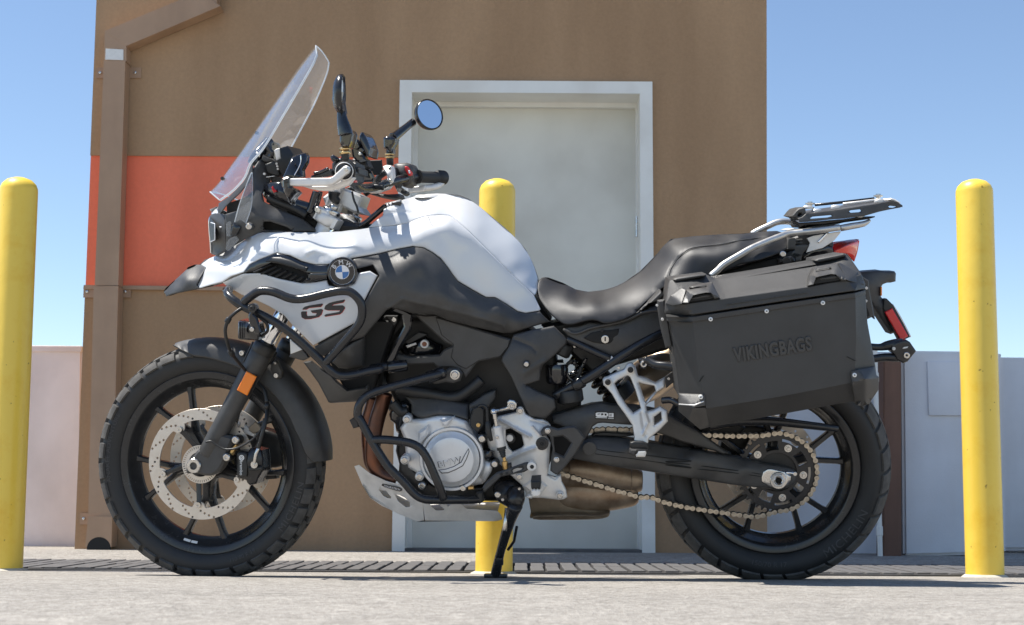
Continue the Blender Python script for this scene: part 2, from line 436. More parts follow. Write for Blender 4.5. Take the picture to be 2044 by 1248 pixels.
# a socket-head bolt that faces -y, radius 1
def _bolt_mesh(name, hexo=False):
    b = MB(); n = 16
    prof = [(0.0, -0.25), (0.42, -0.25), (0.46, -0.62), (0.80, -0.62), (1.0, -0.45), (1.0, 0.6), (0.0, 0.6)]
    if hexo: prof = [(0.0, -0.85), (0.34, -0.85), (0.36, -0.6), (0.62, -0.6), (0.64, -0.15), (1.0, -0.15), (1.0, 0.4), (0, 0.4)]; n = 12
    b.add(*lathe([(max(r, 0.001), y) for r, y in prof], n)); me = mesh(name, b.V, b.F)
    me.polygons.foreach_set('use_smooth', [True] * len(me.polygons)); me.set_sharp_from_angle(angle=radians(30)); return me
BOLTS = {}
def bolt(px, py, Y, rpx, parent, m='steel', fr=None, name='bolt', hexo=False):
    """rpx: radius in photo pixels"""
    fr = fr or BK; key = (m, hexo)
    if key not in BOLTS:
        me = _bolt_mesh('bolt', hexo); me.materials.append(MATS[m]); BOLTS[key] = me
    p = fr.P(px, py, Y); q = fr.P(px + rpx, py, Y); r = (q - p).length
    o = bpy.data.objects.new(name, BOLTS[key]); COL.objects.link(o); o.parent = parent
    o.matrix_local = fr.to @ Matrix.Translation(p) @ Matrix.Rotation(random.random() * 6, 4, 'Y') @ Matrix.Scale(r, 4); return o
def disc(name, px, py, Y, rpx, t, m, parent, fr=None, n=40, bev=0.15, inner=0.0, dome=0.0):
    """a round boss: axis along the frame's y"""
    fr = fr or BK; p = fr.P(px, py, Y); r = (fr.P(px + rpx, py, Y) - p).length; b = bev * min(r, t)
    prof = [(max(inner * r, 0.0005), -dome), (r * 0.5, -dome * 0.75), (r * 0.8, -dome * 0.35), (r - b, 0), (r - b * 0.3, b * 0.3), (r, b), (r, t), (max(inner * r, 0.0005), t)]
    if inner: prof = [(inner * r, b), (inner * r + b, 0), (r - b, 0), (r, b), (r, t), (inner * r, t), (inner * r, b)]
    o = MB(); o.add(*lathe(prof, n, p)); return o.obj(name, m, parent, fr, 40)
def text_geo(s, size=1.0, extrude=0.0, shear=0.0, spacing=1.0, bevel=0.0, offset=0.0):
    cu = bpy.data.curves.new('lettering', 'FONT'); cu.body = s; cu.size = size; cu.extrude = extrude; cu.align_x = 'CENTER'; cu.align_y = 'CENTER'
    cu.shear = shear; cu.space_character = spacing; cu.resolution_u = 3; cu.bevel_depth = bevel; cu.bevel_resolution = 1; cu.offset = offset
    o = bpy.data.objects.new('lettering', cu); COL.objects.link(o); bpy.context.view_layer.update()
    dg = bpy.context.evaluated_depsgraph_get(); me = bpy.data.meshes.new_from_object(o.evaluated_get(dg))
    V = [v.co.copy() for v in me.vertices]; F = [tuple(p.vertices) for p in me.polygons]
    bpy.data.objects.remove(o); bpy.data.curves.remove(cu); bpy.data.meshes.remove(me)
    return V, F
def empty(name, parent=None, matrix=None):
    o = bpy.data.objects.new(name, None); COL.objects.link(o); o.empty_display_size = 0.2
    if parent is not None: o.parent = parent
    if matrix is not None: o.matrix_world = matrix
    return o
def tag(o, label=None, cat=None, group=None, kind=None):
    if label: o['label'] = label
    if cat: o['category'] = cat
    if group: o['group'] = group
    if kind: o['kind'] = kind
    return o

# ------------------------------------------------------------------ setting: ground with a shallow drainage dip
def gz(y):
    if y < 1.0: return 0.025 * 3.15
    if y < 4.8: return -0.025 * (y - 4.15)
    if y < 5.5: return -0.01625 + 0.006 * (y - 4.8)
    if y < 6.45: return -0.01205 + 0.01205 * (y - 5.5) / 0.95
    return 0.0
def ground_mat(nt, b, tc):
    g = nt.nodes.new('ShaderNodeNewGeometry')
    def noise(s, d=4, r=0.6):
        n = nt.nodes.new('ShaderNodeTexNoise'); n.inputs['Scale'].default_value = s; n.inputs['Detail'].default_value = d; n.inputs['Roughness'].default_value = r
        nt.links.new(g.outputs['Position'], n.inputs['Vector']); return n
    n1, n2, n3, n4 = noise(1.7, 5), noise(38, 6, 0.7), noise(170, 3), noise(9, 5, 0.65)
    def ramp(src, c0, c1, p0, p1):
        r = nt.nodes.new('ShaderNodeValToRGB'); r.color_ramp.elements[0].position = p0; r.color_ramp.elements[1].position = p1
        r.color_ramp.elements[0].color = (*c0, 1); r.color_ramp.elements[1].color = (*c1, 1); nt.links.new(src, r.inputs['Fac']); return r.outputs['Color']
    def mul(a, c, f=1.0):
        x = nt.nodes.new('ShaderNodeMixRGB'); x.blend_type = 'MULTIPLY'; x.inputs['Fac'].default_value = f
        nt.links.new(a, x.inputs[1]); nt.links.new(c, x.inputs[2]); return x.outputs['Color']
    c = ramp(n1.outputs['Fac'], (0.34, 0.325, 0.30), (0.42, 0.40, 0.37), 0.3, 0.7)
    c = mul(c, ramp(n4.outputs['Fac'], (0.88, 0.87, 0.86), (1.06, 1.05, 1.04), 0.3, 0.7))
    c = mul(c, ramp(n2.outputs['Fac'], (0.60, 0.58, 0.56), (1.22, 1.21, 1.19), 0.32, 0.66))
    c = mul(c, ramp(n3.outputs['Fac'], (0.52, 0.50, 0.48), (1.2, 1.2, 1.2), 0.32, 0.60))
    v = nt.nodes.new('ShaderNodeTexVoronoi'); v.inputs['Scale'].default_value = 62; nt.links.new(g.outputs['Position'], v.inputs['Vector'])
    c = mul(c, ramp(v.outputs['Distance'], (0.55, 0.52, 0.49), (1, 1, 1), 0.06, 0.17), 0.8)
    v2 = nt.nodes.new('ShaderNodeTexVoronoi'); v2.inputs['Scale'].default_value = 19; nt.links.new(g.outputs['Position'], v2.inputs['Vector'])
    c = mul(c, ramp(v2.outputs['Distance'], (0.42, 0.40, 0.37), (1, 1, 1), 0.045, 0.11), 0.8)
    n5 = noise(4.3, 7, 0.7); c = mul(c, ramp(n5.outputs['Fac'], (1, 1, 1), (0.70, 0.68, 0.66), 0.58, 0.70), 0.9)
    nt.links.new(c, b.inputs['Base Color'])
    bp = nt.nodes.new('ShaderNodeBump'); bp.inputs['Strength'].default_value = 0.9; bp.inputs['Distance'].default_value = 0.008
    ad = nt.nodes.new('ShaderNodeMath'); ad.operation = 'ADD'; nt.links.new(n2.outputs['Fac'], ad.inputs[0]); nt.links.new(n3.outputs['Fac'], ad.inputs[1])
    nt.links.new(ad.outputs[0], bp.inputs['Height']); nt.links.new(bp.outputs[0], b.inputs['Normal'])
mat('concrete_deck', (0.4, 0.38, 0.35), 0.85, extra=ground_mat)
gb = MB(); ys = [-60, -20, -5, 0, 1.0] + [1.0 + 0.08 * k for k in range(1, 70)] + [6.7, 7.2, 9, 14, 25, 60, 200]
xs = [-200, -60, -25, -12] + [-8 + 0.25 * k for k in range(65)] + [12, 25, 60, 200]
from mathutils import noise as mnoise
GT = 0.0
for y in ys:
    for x in xs:
        z = gz(y)
        if 1 <= y <= 6.3 and abs(x) < 8: z += 0.0025 * mnoise.noise(Vector((x * 1.1, y * 1.1, 3.0)))
        gb.V.append(Vector((x, y, z)))
nx = len(xs)
for j in range(len(ys) - 1):
    for i in range(nx - 1):
        gb.F.append((j * nx + i, j * nx + i + 1, (j + 1) * nx + i + 1, (j + 1) * nx + i)); gb.M.append(0)
gnd = gb.obj('ground', 'concrete_deck', None, None, 60); tag(gnd, 'sunlit rough pale concrete parking deck', kind='structure')

def WP(px, py, y): return WD.P(px, py, y)
# ------------------------------------------------------------------ trench drain grate
def stain(dark=0.75, sx=3.0, sz=0.6, scale=1.0):
    def f(nt, b, tc):
        mp = nt.nodes.new('ShaderNodeMapping'); mp.inputs['Scale'].default_value = (sx, sx, sz); nt.links.new(tc.outputs['Object'], mp.inputs['Vector'])
        n = nt.nodes.new('ShaderNodeTexNoise'); n.inputs['Scale'].default_value = scale; n.inputs['Detail'].default_value = 6; nt.links.new(mp.outputs[0], n.inputs['Vector'])
        r = nt.nodes.new('ShaderNodeValToRGB'); r.color_ramp.elements[0].position = 0.36; r.color_ramp.elements[1].position = 0.6
        r.color_ramp.elements[0].color = (dark, dark * 0.98, dark * 0.96, 1); r.color_ramp.elements[1].color = (1, 1, 1, 1); nt.links.new(n.outputs['Fac'], r.inputs['Fac'])
        x = nt.nodes.new('ShaderNodeMixRGB'); x.blend_type = 'MULTIPLY'; x.inputs['Fac'].default_value = 1
        src = b.inputs['Base Color'].links[0].from_socket if b.inputs['Base Color'].links else None
        if src: nt.links.new(src, x.inputs[1])
        else: x.inputs[1].default_value = b.inputs['Base Color'].default_value
        nt.links.new(r.outputs[0], x.inputs[2]); nt.links.new(x.outputs[0], b.inputs['Base Color'])
    return f
mat('grate_iron', (0.105, 0.10, 0.098), 0.7, var=0.3, vscale=18, bump=0.2, bscale=250)
drain = empty('drain_grate'); tag(drain, 'grey slatted trench drain grate running across the concrete behind the motorcycle', 'drain grate')
gy0, gy1 = 4.83, 5.47; pitch = 0.0545
b = MB(); b.box((-3.2, gy0 - 0.02, -0.10), (3.2, gy0, gz(gy0) + 0.004)); b.box((-3.2, gy1, -0.10), (3.2, gy1 + 0.02, gz(gy1) + 0.004)); b.box((-3.2, gy0, -0.12), (3.2, gy1, -0.10))
b.obj('frame', 'grate_iron', drain)
sm = MB(); ww = pitch * 0.80
sm.box((-ww / 2, 0, -0.028), (ww / 2, (gy1 - gy0) / 2 - 0.006, 0.0), 0.003); smm = mesh('grate_slat', sm.V, sm.F); smm.materials.append(MATS['grate_iron'])
k = 0; slope = atan2(gz(gy1) - gz(gy0), gy1 - gy0)
for row in (0, 1):
    for i in range(-58, 59):
        x = -0.02 + i * pitch
        if abs(x) > 3.17: continue
        o = bpy.data.objects.new('grate_slat', smm); COL.objects.link(o); o.parent = drain
        y = gy0 + 0.003 + row * (gy1 - gy0) / 2
        o.location = (x + random.uniform(-.0015, .0015) + row * 0.004, y, gz(y) + 0.009 + random.uniform(-.0012, .0012)); o.rotation_euler = (slope, random.uniform(-.012, .012), 0)

# ground is opened under the grate: the deck dips below it
for v in gnd.data.vertices:
    if gy0 + 0.0 < v.co.y < gy1 and abs(v.co.x) < 3.2: v.co.z = -0.125

# ------------------------------------------------------------------ bollards
def rust(nt, b, tc):
    n = nt.nodes.new('ShaderNodeTexNoise'); n.inputs['Scale'].default_value = 7; n.inputs['Detail'].default_value = 6; n.inputs['Roughness'].default_value = 0.7
    nt.links.new(tc.outputs['Object'], n.inputs['Vector'])
    r = nt.nodes.new('ShaderNodeValToRGB'); e = r.color_ramp.elements; e[0].position = 0.24; e[0].color = (0.84, 0.50, 0.025, 1); e[1].position = 0.50; e[1].color = (0.90, 0.62, 0.075, 1)
    nt.links.new(n.outputs['Fac'], r.inputs['Fac'])
    n2 = nt.nodes.new('ShaderNodeTexNoise'); n2.inputs['Scale'].default_value = 45; n2.inputs['Detail'].default_value = 5; nt.links.new(tc.outputs['Object'], n2.inputs['Vector'])
    r2 = nt.nodes.new('ShaderNodeValToRGB'); f = r2.color_ramp.elements; f[0].position = 0.26; f[0].color = (0.35, 0.28, 0.16, 1); f[1].position = 0.30; f[1].color = (1, 1, 1, 1); nt.links.new(n2.outputs['Fac'], r2.inputs['Fac'])
    x = nt.nodes.new('ShaderNodeMixRGB'); x.blend_type = 'MULTIPLY'; x.inputs['Fac'].default_value = 0.8; nt.links.new(r.outputs[0], x.inputs[1]); nt.links.new(r2.outputs[0], x.inputs[2])
    nt.links.new(x.outputs[0], b.inputs['Base Color'])
    bp = nt.nodes.new('ShaderNodeBump'); bp.inputs['Strength'].default_value = 0.18; bp.inputs['Distance'].default_value = 0.006; n3 = nt.nodes.new('ShaderNodeTexNoise'); n3.inputs['Scale'].default_value = 16
    nt.links.new(tc.outputs['Object'], n3.inputs['Vector']); nt.links.new(n3.outputs['Fac'], bp.inputs['Height']); nt.links.new(bp.outputs[0], b.inputs['Normal'])
mat('bollard_yellow', (0.78, 0.5, 0.08), 0.42, coat=0.2, extra=rust)
mat('grout', (0.50, 0.46, 0.38), 0.9, var=0.2, vscale=30, bump=0.3, bscale=60)
def bollard(pt, pb, y, w0, w1, label):
    a = WP(pt[0], pt[1], y); c = WP(pb[0], pb[1], y); r = w0 / 2 / FPX * (y / cos(0.12))
    base = Vector((c.x, y, gz(y) - 0.01)); top = Vector((a.x, y, a.z)); ax = (top - base); H = ax.length
    t = empty('bollard', None, Matrix.Translation(base)); tag(t, label, 'bollard', 'yellow steel bollards along the drain')
    prof = [(0.001, H), (r * .35, H - r * .05), (r * .68, H - r * .18), (r * .90, H - r * .40), (r * .985, H - r * .62), (r, H - r * .75), (r * 1.004, H * 0.5), (r, 0.0)]
    V = []; F = []; n = 40; L = len(prof); lean = Vector((ax.x / H, 0, 1))
    for k in range(n):
        q = 2 * pi * k / n
        for (rr, h) in prof: V.append(Vector((cos(q) * rr + (top.x - base.x) * h / H, sin(q) * rr, h)))
    for k in range(n):
        for i in range(L - 1): F.append((k * L + i, k * L + i + 1, ((k + 1) % n) * L + i + 1, ((k + 1) % n) * L + i))
    B = MB(); B.add(V, F); B.obj('post', 'bollard_yellow', t, None, 50)
    B = MB(); pr = [(r * 0.9, 0.02), (r * 1.04, 0.018), (r * 1.22, 0.012), (r * 1.35, 0.004), (r * 1.45, -0.01)]; V = []; F = []
    for k in range(n):
        q = 2 * pi * k / n
        for (rr, h) in pr:
            j = 1 + 0.10 * mnoise.noise(Vector((cos(q) * 2, sin(q) * 2, base.x * 7))) if rr > r * 1.1 else 1
            V.append(Vector((cos(q) * rr * j, sin(q) * rr * j, h)))
    L = len(pr)
    for k in range(n):
        for i in range(L - 1): F.append((k * L + i, k * L + i + 1, ((k + 1) % n) * L + i + 1, ((k + 1) % n) * L + i))
    B.add(V, F); B.obj('grout_collar', 'grout', t, None, 60)
    return t
bollard((39, 354), (6, 1138), 4.70, 74, 78, 'yellow steel bollard nearest the brown downpipe, in front of the sunlit parapet')
bollard((993, 357), (986, 1143), 4.72, 73, 77, 'yellow steel bollard standing in front of the door, partly hidden by the motorcycle')
bollard((1944, 358), (1966, 1145), 4.70, 73, 78, 'yellow steel bollard in front of the grey concrete parapet, behind the rear wheel end')

# ------------------------------------------------------------------ building
YW = 6.60
def stucco(c):
    def f(nt, b, tc):
        stain(0.84, 2.5, 0.5, 1.3)(nt, b, tc)
    return f
mat('brown_stucco', (0.42, 0.27, 0.155), 0.9, var=0.06, vscale=70, bump=0.45, bscale=330, extra=stucco(0))
mat('orange_stucco', (0.97, 0.22, 0.12), 0.85, var=0.035, vscale=60, bump=0.5, bscale=330, extra=stucco(0))
mat('pipe_brown', (0.40, 0.26, 0.165), 0.5, var=0.06, vscale=8, extra=stain(0.85, 3, 0.5, 2))
mat('door_paint', (0.70, 0.69, 0.62), 0.5, var=0.03, vscale=3, extra=stain(0.83, 1.6, 1.6, 1.1))
mat('frame_paint', (0.80, 0.80, 0.76), 0.42, var=0.03, vscale=5, extra=stain(0.9, 2, 2, 2))
mat('canopy_brown', (0.22, 0.15, 0.10), 0.8, var=0.05, vscale=20)
bld = empty('stairwell_building', None, Matrix.Translation((0, YW, 0))); tag(bld, 'brown stucco stairwell building with an orange band, a grey door and a brown downpipe', 'building')
O = Vector((0, -YW, 0))
def wl(px, py, y=YW): return WP(px, py, y) + O
def wbox(name, p0, p1, y0, y1, m, parent=bld, bev=0.0):
    """a block whose front face spans the photo points p0 (upper left) - p1 (lower right) at depth y0"""
    a = wl(*p0, y0); c = wl(*p1, y0); B = MB(); B.box((a.x, y0 - YW, c.z), (c.x, y1 - YW, a.z), bev); return B.obj(name, m, parent, None, 30)
def quadbox(name, ps, y0, y1, m, parent=bld):
    """prism on four photo points at depth y0 (tl, tr, br, bl), straight back to y1"""
    A = [wl(p[0], p[1], y0) for p in ps]; Bk = [v + Vector((0, y1 - y0, 0)) for v in A]
    B = MB(); B.add(A + Bk, [(0, 3, 2, 1), (4, 5, 6, 7), (0, 1, 5, 4), (1, 2, 6, 5), (2, 3, 7, 6), (3, 0, 4, 7)]); return B.obj(name, m, parent, None, 30)
XL, XR = wl(150, 1090).x, wl(1531, 1100).x
zt = 5.0
tl = wl(193, 0); bl = wl(149, 1090); xl_top = bl.x + (tl.x - bl.x) * (zt - bl.z) / (tl.z - bl.z)
dl, dr = wl(799, 165).x, wl(1301, 167).x; dtop = wl(1050, 165).z
d_l, d_r = wl(823, 188).x, wl(1276, 190).x; d_t = wl(1050, 189).z
def prism(name, pts, y0, y1, m, parent=bld):
    A = [Vector((p[0], y0, p[1])) for p in pts]; n = len(A); Bk = [Vector((p[0], y1, p[1])) for p in pts]
    B = MB(); B.add(A + Bk, [tuple(range(n)), tuple(range(2 * n - 1, n - 1, -1))] + [(i, (i + 1) % n, n + (i + 1) % n, n + i) for i in range(n)]); return B.obj(name, m, parent, None, 30)
_xt = wl(1530, 0)
def xr(z): return XR + (_xt.x - XR) * (z + 0.0) / _xt.z
def xl(z): return bl.x + (tl.x - bl.x) * (z - bl.z) / (tl.z - bl.z)
z_o1, z_o0 = wl(400, 312).z, wl(400, 570).z
prism('lower_wall', [(xl(-0.06), -0.06), (dl, -0.06), (dl, z_o0 - 0.012), (xl(z_o0), z_o0 - 0.012)], 0, 0.3, 'brown_stucco')
prism('orange_band', [(xl(z_o0), z_o0 - 0.012), (dl, z_o0 - 0.012), (dl, z_o1), (xl(z_o1), z_o1)], 0.006, 0.3, 'orange_stucco')
prism('upper_wall', [(xl(z_o1), z_o1), (dl, z_o1), (dl, zt), (xl(zt), zt)], -0.004, 0.3, 'brown_stucco')
prism('lintel_wall', [(dl, dtop), (dr, dtop), (dr, zt), (dl, zt)], -0.004, 0.3, 'brown_stucco')
prism('right_wall', [(dr, -0.06), (xr(-0.06), -0.06), (xr(zt), zt), (dr, zt)], -0.004, 0.3, 'brown_stucco')
prism('side_wall', [(xl(-0.06), -0.06), (xl(-0.06) + 0.3, -0.06), (xl(zt) + 0.3, zt), (xl(zt), zt)], 0.3, 4.0, 'brown_stucco')
prism('side_wall', [(XR - 0.3, -0.06), (xr(-0.06), -0.06), (xr(zt), zt), (xr(zt) - 0.3, zt)], 0.3, 4.0, 'brown_stucco')
prism('rear_wall', [(XL, -0.06), (xr(-0.06), -0.06), (xr(zt), zt), (xl(zt), zt)], 4.0, 4.3, 'brown_stucco')
prism('roof', [(xl(zt) - 0.05, zt), (xr(zt) + 0.05, zt), (xr(zt) + 0.05, zt + 0.2), (xl(zt) - 0.05, zt + 0.2)], -0.02, 4.3, 'canopy_brown')
# the roof has a deep eave over the door side, out of the picture; it throws the strip of shade on the deck
prism('eave', [(-2.27, zt + .005), (XR + 0.9, zt + .005), (XR + 0.9, zt + 0.19), (-2.27, zt + 0.19)], -1.03, -0.021, 'canopy_brown')
# ledge under the orange band
quadbox('ledge', [(167, 569), (792, 576), (792, 583), (166, 577)], YW - 0.02, YW + 0.0, 'pipe_brown')
# door frame and door
df = empty('door_frame', bld)
def fp(name, pts, y0, y1, m='frame_paint'): return prism(name, pts, y0, y1, m, df)
fp('jamb', [(dl, -0.02), (d_l, -0.02), (d_l, d_t), (dl, dtop)], -0.028, 0.20)
fp('jamb', [(d_r, -0.02), (dr, -0.02), (dr, dtop), (d_r, d_t)], -0.028, 0.20)
fp('head', [(dl, dtop), (d_l, d_t), (d_r, d_t), (dr, dtop)], -0.0285, 0.20)
r_l, r_r, r_t = wl(836, 215, YW + .16).x, wl(1268, 220, YW + .16).x, wl(1050, 217, YW + .16).z
fp('stop', [(d_l, -0.02), (r_l, -0.02), (r_l, r_t), (d_l, d_t)], 0.13, 0.20)
fp('stop', [(r_r, -0.02), (d_r, -0.02), (d_r, d_t), (r_r, r_t)], 0.13, 0.20)
fp('stop', [(d_l, d_t), (r_l, r_t), (r_r, r_t), (d_r, d_t)], 0.1295, 0.20)
door = prism('door', [(r_l - .004, 0.012), (r_r + .004, 0.012), (r_r + .004, r_t + .004), (r_l - .004, r_t + .004)], 0.165, 0.21, 'door_paint')
prism('threshold', [(dl, -0.02), (dr, -0.02), (dr, 0.012), (dl, 0.012)], -0.02, 0.25, 'grate_iron')
for zz in (455, 800):
    h0 = wl(1271, zz - 20, YW + .12); B = MB(); B.add(*lathe([(0.001, 0), (0.008, 0), (0.008, 0.095), (0.001, 0.095)], 12))
    hb = MB(); hb.V = [Vector((v.x + h0.x, v.z + 0.12, v.y + h0.z - .09)) for v in B.V]; hb.F = B.F; hb.M = B.M; hb.obj('hinge', 'steel', door)
# downpipe
dp = empty('downpipe', bld)
def pipeseg(name, ps, y0, y1, m='pipe_brown', parent=dp): return quadbox(name, ps, y0, y1, m, parent)
yp = YW - 0.095
pipeseg('pipe', [(207, 122), (250, 122), (236, 570), (189, 570)], yp, YW - 0.012)
pipeseg('pipe', [(187, 571), (236, 571), (224, 1031), (176, 1031)], yp - 0.005, YW - 0.012)
pipeseg('elbow', [(209, 62), (252, 92), (252, 122), (208, 122)], yp + 0.003, YW - 0.012)
quadbox('offset_pipe', [(209, 62), (398, -16), (440, 12), (252, 92)], yp + 0.0015, YW - 0.012, 'pipe_brown', dp)
quadbox('upper_pipe', [(398, -160), (440, -160), (432, 16), (396, -16)], yp + 0.006, YW - 0.012, 'pipe_brown', dp)
pipeseg('shoe', [(176, 1031), (224, 1031), (222, 1092), (170, 1092)], yp - 0.012, YW - 0.012)
for (y1, y2, x0, x1) in ((135, 156, 193, 282), (571, 594, 167, 262), (1024, 1047, 160, 224)):
    s = quadbox('strap', [(x0, y1), (x1, y1), (x1 - 1, y2), (x0 - 1, y2)], YW - 0.011, YW - 0.006, 'pipe_brown', dp)
    for bx in (x0 + 7, x1 - 12):
        p = wl(bx, (y1 + y2) / 2, YW - 0.013); B = MB(); B.add(*lathe([(0.001, -.006), (0.006, -.005), (0.008, 0), (0.008, 0.004)], 12, p)); B.obj('bolt', 'steel', s)
quadbox('sticker', [(211, 97), (246, 99), (246, 120), (210, 119)], yp - 0.001, yp + 0.02, 'sticker_white', dp)
# outlet hole of the shoe
B = MB(); c0 = wl(197, 1092, yp - 0.0135); rr = 0.052; pts = [(c0.x - rr * 1.02, -0.05)] + [(c0.x + cos(a) * rr, 0.006 + sin(a) * rr * 0.95) for a in np.linspace(pi, 0, 14)] + [(c0.x + rr * 1.02, -0.05)]
prism('outlet', pts, yp - 0.0125 - YW, yp - 0.010 - YW, 'deep_black', dp)

# ------------------------------------------------------------------ parapets and the pipes on the right
mat('parapet_paint', (0.88, 0.76, 0.71), 0.8, var=0.05, vscale=3, bump=0.2, bscale=120, extra=stain(0.86, 2, 1.0, 1.6))
mat('parapet_grey', (0.70, 0.71, 0.74), 0.8, var=0.05, vscale=3, bump=0.2, bscale=120, extra=stain(0.9, 2, 1.0, 1.6))
def wall_thing(name, label, ps, y0, y1, m, cat='wall', bev=0.012):
    A = [WP(p[0], p[1], y0) for p in ps]; c = Vector((A[0].x, y0, 0))
    A = [v - c for v in A]; n = len(A); Bk = [v + Vector((0, y1 - y0, 0)) for v in A]
    t = empty(name, None, Matrix.Translation(c)); tag(t, label, cat)
    bm = bmesh.new(); vs = [bm.verts.new(v) for v in A + Bk]
    for f in [tuple(range(n)), tuple(range(2 * n - 1, n - 1, -1))] + [(i, (i + 1) % n, n + (i + 1) % n, n + i) for i in range(n)]: bm.faces.new([vs[i] for i in f])
    bmesh.ops.recalc_face_normals(bm, faces=bm.faces)
    if bev: bmesh.ops.bevel(bm, geom=list(bm.edges), offset=bev, segments=2, affect='EDGES')
    me = bpy.data.meshes.new(name); bm.to_mesh(me); bm.free(); link('wall_body', me, t, m, 30); return t
pw = wall_thing('parapet_wall', 'pale pinkish concrete parapet wall between the yellow bollard and the brown building', [(-700, 690), (165, 695), (160, 1096), (-700, 1090)], 7.0, 7.25, 'parapet_paint')
B = MB(); a = WP(-700, 690, 6.995); c = WP(165, 695, 6.995); B.box((0, -0.012, 0.0), (c.x - a.x - .001, 0.262, 0.03), 0.006); cp = B.obj('coping', 'parapet_paint', pw, None, 30); cp.location = (0, 0, a.z - 0.018)
p2 = wall_thing('concrete_pilaster', 'grey concrete pilaster wall with a square recessed panel behind the right bollard', [(1800, 700), (1994, 702), (2004, 712), (2009, 1106), (1804, 1111)], 6.45, 6.95, 'parapet_grey')
aa, cc = WP(1850, 722, 6.446), WP(1925, 830, 6.446)
B = MB(); B.box((aa.x, 6.438, cc.z), (cc.x, 6.452, aa.z), 0.004); B.V = [v - Vector(p2.location) for v in B.V]; B.obj('panel', 'parapet_grey', p2, None, 30)
wall_thing('parapet_wall', 'lower grey parapet wall at the right end, beyond the concrete pilaster', [(1990, 713), (2900, 722), (2900, 1102), (1990, 1098)], 7.0, 7.25, 'parapet_grey')
wall_thing('parapet_wall', 'lilac grey parapet wall seen through the rear wheel beside the building corner', [(1500, 700), (1790, 702), (1790, 1114), (1500, 1110)], 6.72, 6.95, 'parapet_grey')
mat('post_rust', (0.17, 0.085, 0.055), 0.6, var=0.15, vscale=6, extra=stain(0.7, 4, 0.7, 2))
pst = wall_thing('steel_post', 'rust brown steel channel post beside the grey pilaster behind the rear tyre', [(1764, 705), (1799, 705), (1800, 1113), (1763, 1113)], 6.38, 6.5, 'post_rust', 'post', 0.004)
mat('conduit_white', (0.72, 0.72, 0.69), 0.45, var=0.05, vscale=10)
ct = empty('conduit', None, Matrix.Translation(WP(1757, 1112, 6.35))); tag(ct, 'thin white vertical conduit pipe left of the rust brown post', 'pipe')
B = MB(); B.add(*sweep([(0, 0, -0.03), (0, 0, 0.9)], 0.011, 14)); B.obj('pipe', 'conduit_white', ct)
for z in (0.09, 0.42, 0.75):
    B = MB(); B.add(*sweep([(0, 0, z), (0, 0, z + 0.04)], 0.0145, 14)); B.obj('coupling', 'conduit_white', ct)

# ================================================================== the motorcycle
bike = empty('motorcycle', None, BW)
tag(bike, 'white and black adventure touring motorcycle leaning on its side stand in front of the building', 'motorcycle')

def tyre_geo(prof, n=96):
    """carcass as a closed section turned about y"""
    b = MB(); c = catmull([(p[0], p[1], 0) for p in prof], 4); b.add(*lathe([(v.y, v.x) for v in c], n)); return b
def tread(b, prof, nb, rows, lift, gap):
    """raised tread blocks: rows of (u0,u1,phase,skew) along the section (u = index along the smooth section 0..1)"""
    c = [Vector((p[0], p[1], 0)) for p in prof]; c = catmull(c, 6); cum = [0]
    for a, d in zip(c[:-1], c[1:]): cum.append(cum[-1] + (d - a).length)
    def at(u):
        s = u * cum[-1]; i = max(0, min(len(c) - 2, np.searchsorted(cum, s) - 1)); f = (s - cum[i]) / max(1e-9, cum[i + 1] - cum[i])
        p = c[i].lerp(c[i + 1], f); d = (c[i + 1] - c[i]).normalized(); return p, Vector((-d.y, d.x, 0))
    b.mi = 1
    for (u0, u1, ph, sk) in rows:
        for k in range(nb):
            NU, NA = 4, 3; V = []; F = []
            j = 1 + 0.10 * sin(k * 2.4)
            for lay in (0, 1):
                for iu in range(NU + 1):
                    fu = iu / NU; ins = 0.035 * lay
                    u = u0 + (u1 - u0) * (ins + fu * (1 - 2 * ins)); p, nrm = at(u)
                    if nrm.y < 0 and p.y > 0.2 and abs(nrm.x) < abs(nrm.y): nrm = -nrm
                    r = p.y + nrm.y * (lift if lay else -0.003); y = p.x + nrm.x * (lift if lay else -0.003)
                    for ia in range(NA + 1):
                        fa = ia / NA; fa = gap * j / 2 + fa * (1 - gap * j); fa = (fa - .5) * (1 - 2 * ins) + .5
                        a = 2 * pi * (k + ph + fa + sk * (fu - .5)) / nb
                        V.append((cos(a) * r, y, sin(a) * r))
            W = NA + 1; L = (NU + 1) * W
            for iu in range(NU):
                for ia in range(NA):
                    q = iu * W + ia; F.append((L + q, L + q + 1, L + q + W + 1, L + q + W))
            for ia in range(NA): F.append((ia, ia + 1, L + ia + 1, L + ia)); q = NU * W + ia; F.append((q, q + 1, L + q + 1, L + q))
            for iu in range(NU): q = iu * W; F.append((q, q + W, L + q + W, L + q)); q += NA; F.append((q, q + W, L + q + W, L + q))
            b.add(V, F)
    b.mi = 0
def ring_text(b, s, r, a0, size, yf, mi=2, lift=0.0026, dirn=-1, spacing=1.0, cond=1.0):
    """raised lettering bent round the wheel at radius r, centred on angle a0 (radians, image sense: 0 = right, pi/2 = up)"""
    V, F = text_geo(s, size, 0.0, 0.0, spacing); b.mi = mi; W = []
    for v in V:
        a = a0 + dirn * v.x * cond / r; rr = r - dirn * -1 * v.y * (1 if dirn == -1 else 1)
        rr = r + v.y if dirn == -1 else r - v.y
        W.append((cos(a) * rr, yf(rr) - lift, sin(a) * rr))
    b.add(W, F); b.mi = 0
def tf(center, fr): return lambda v: Vector(center) + Vector(v)
def place(b, center):
    c = Vector(center); b.V = [v + c for v in b.V]; return b
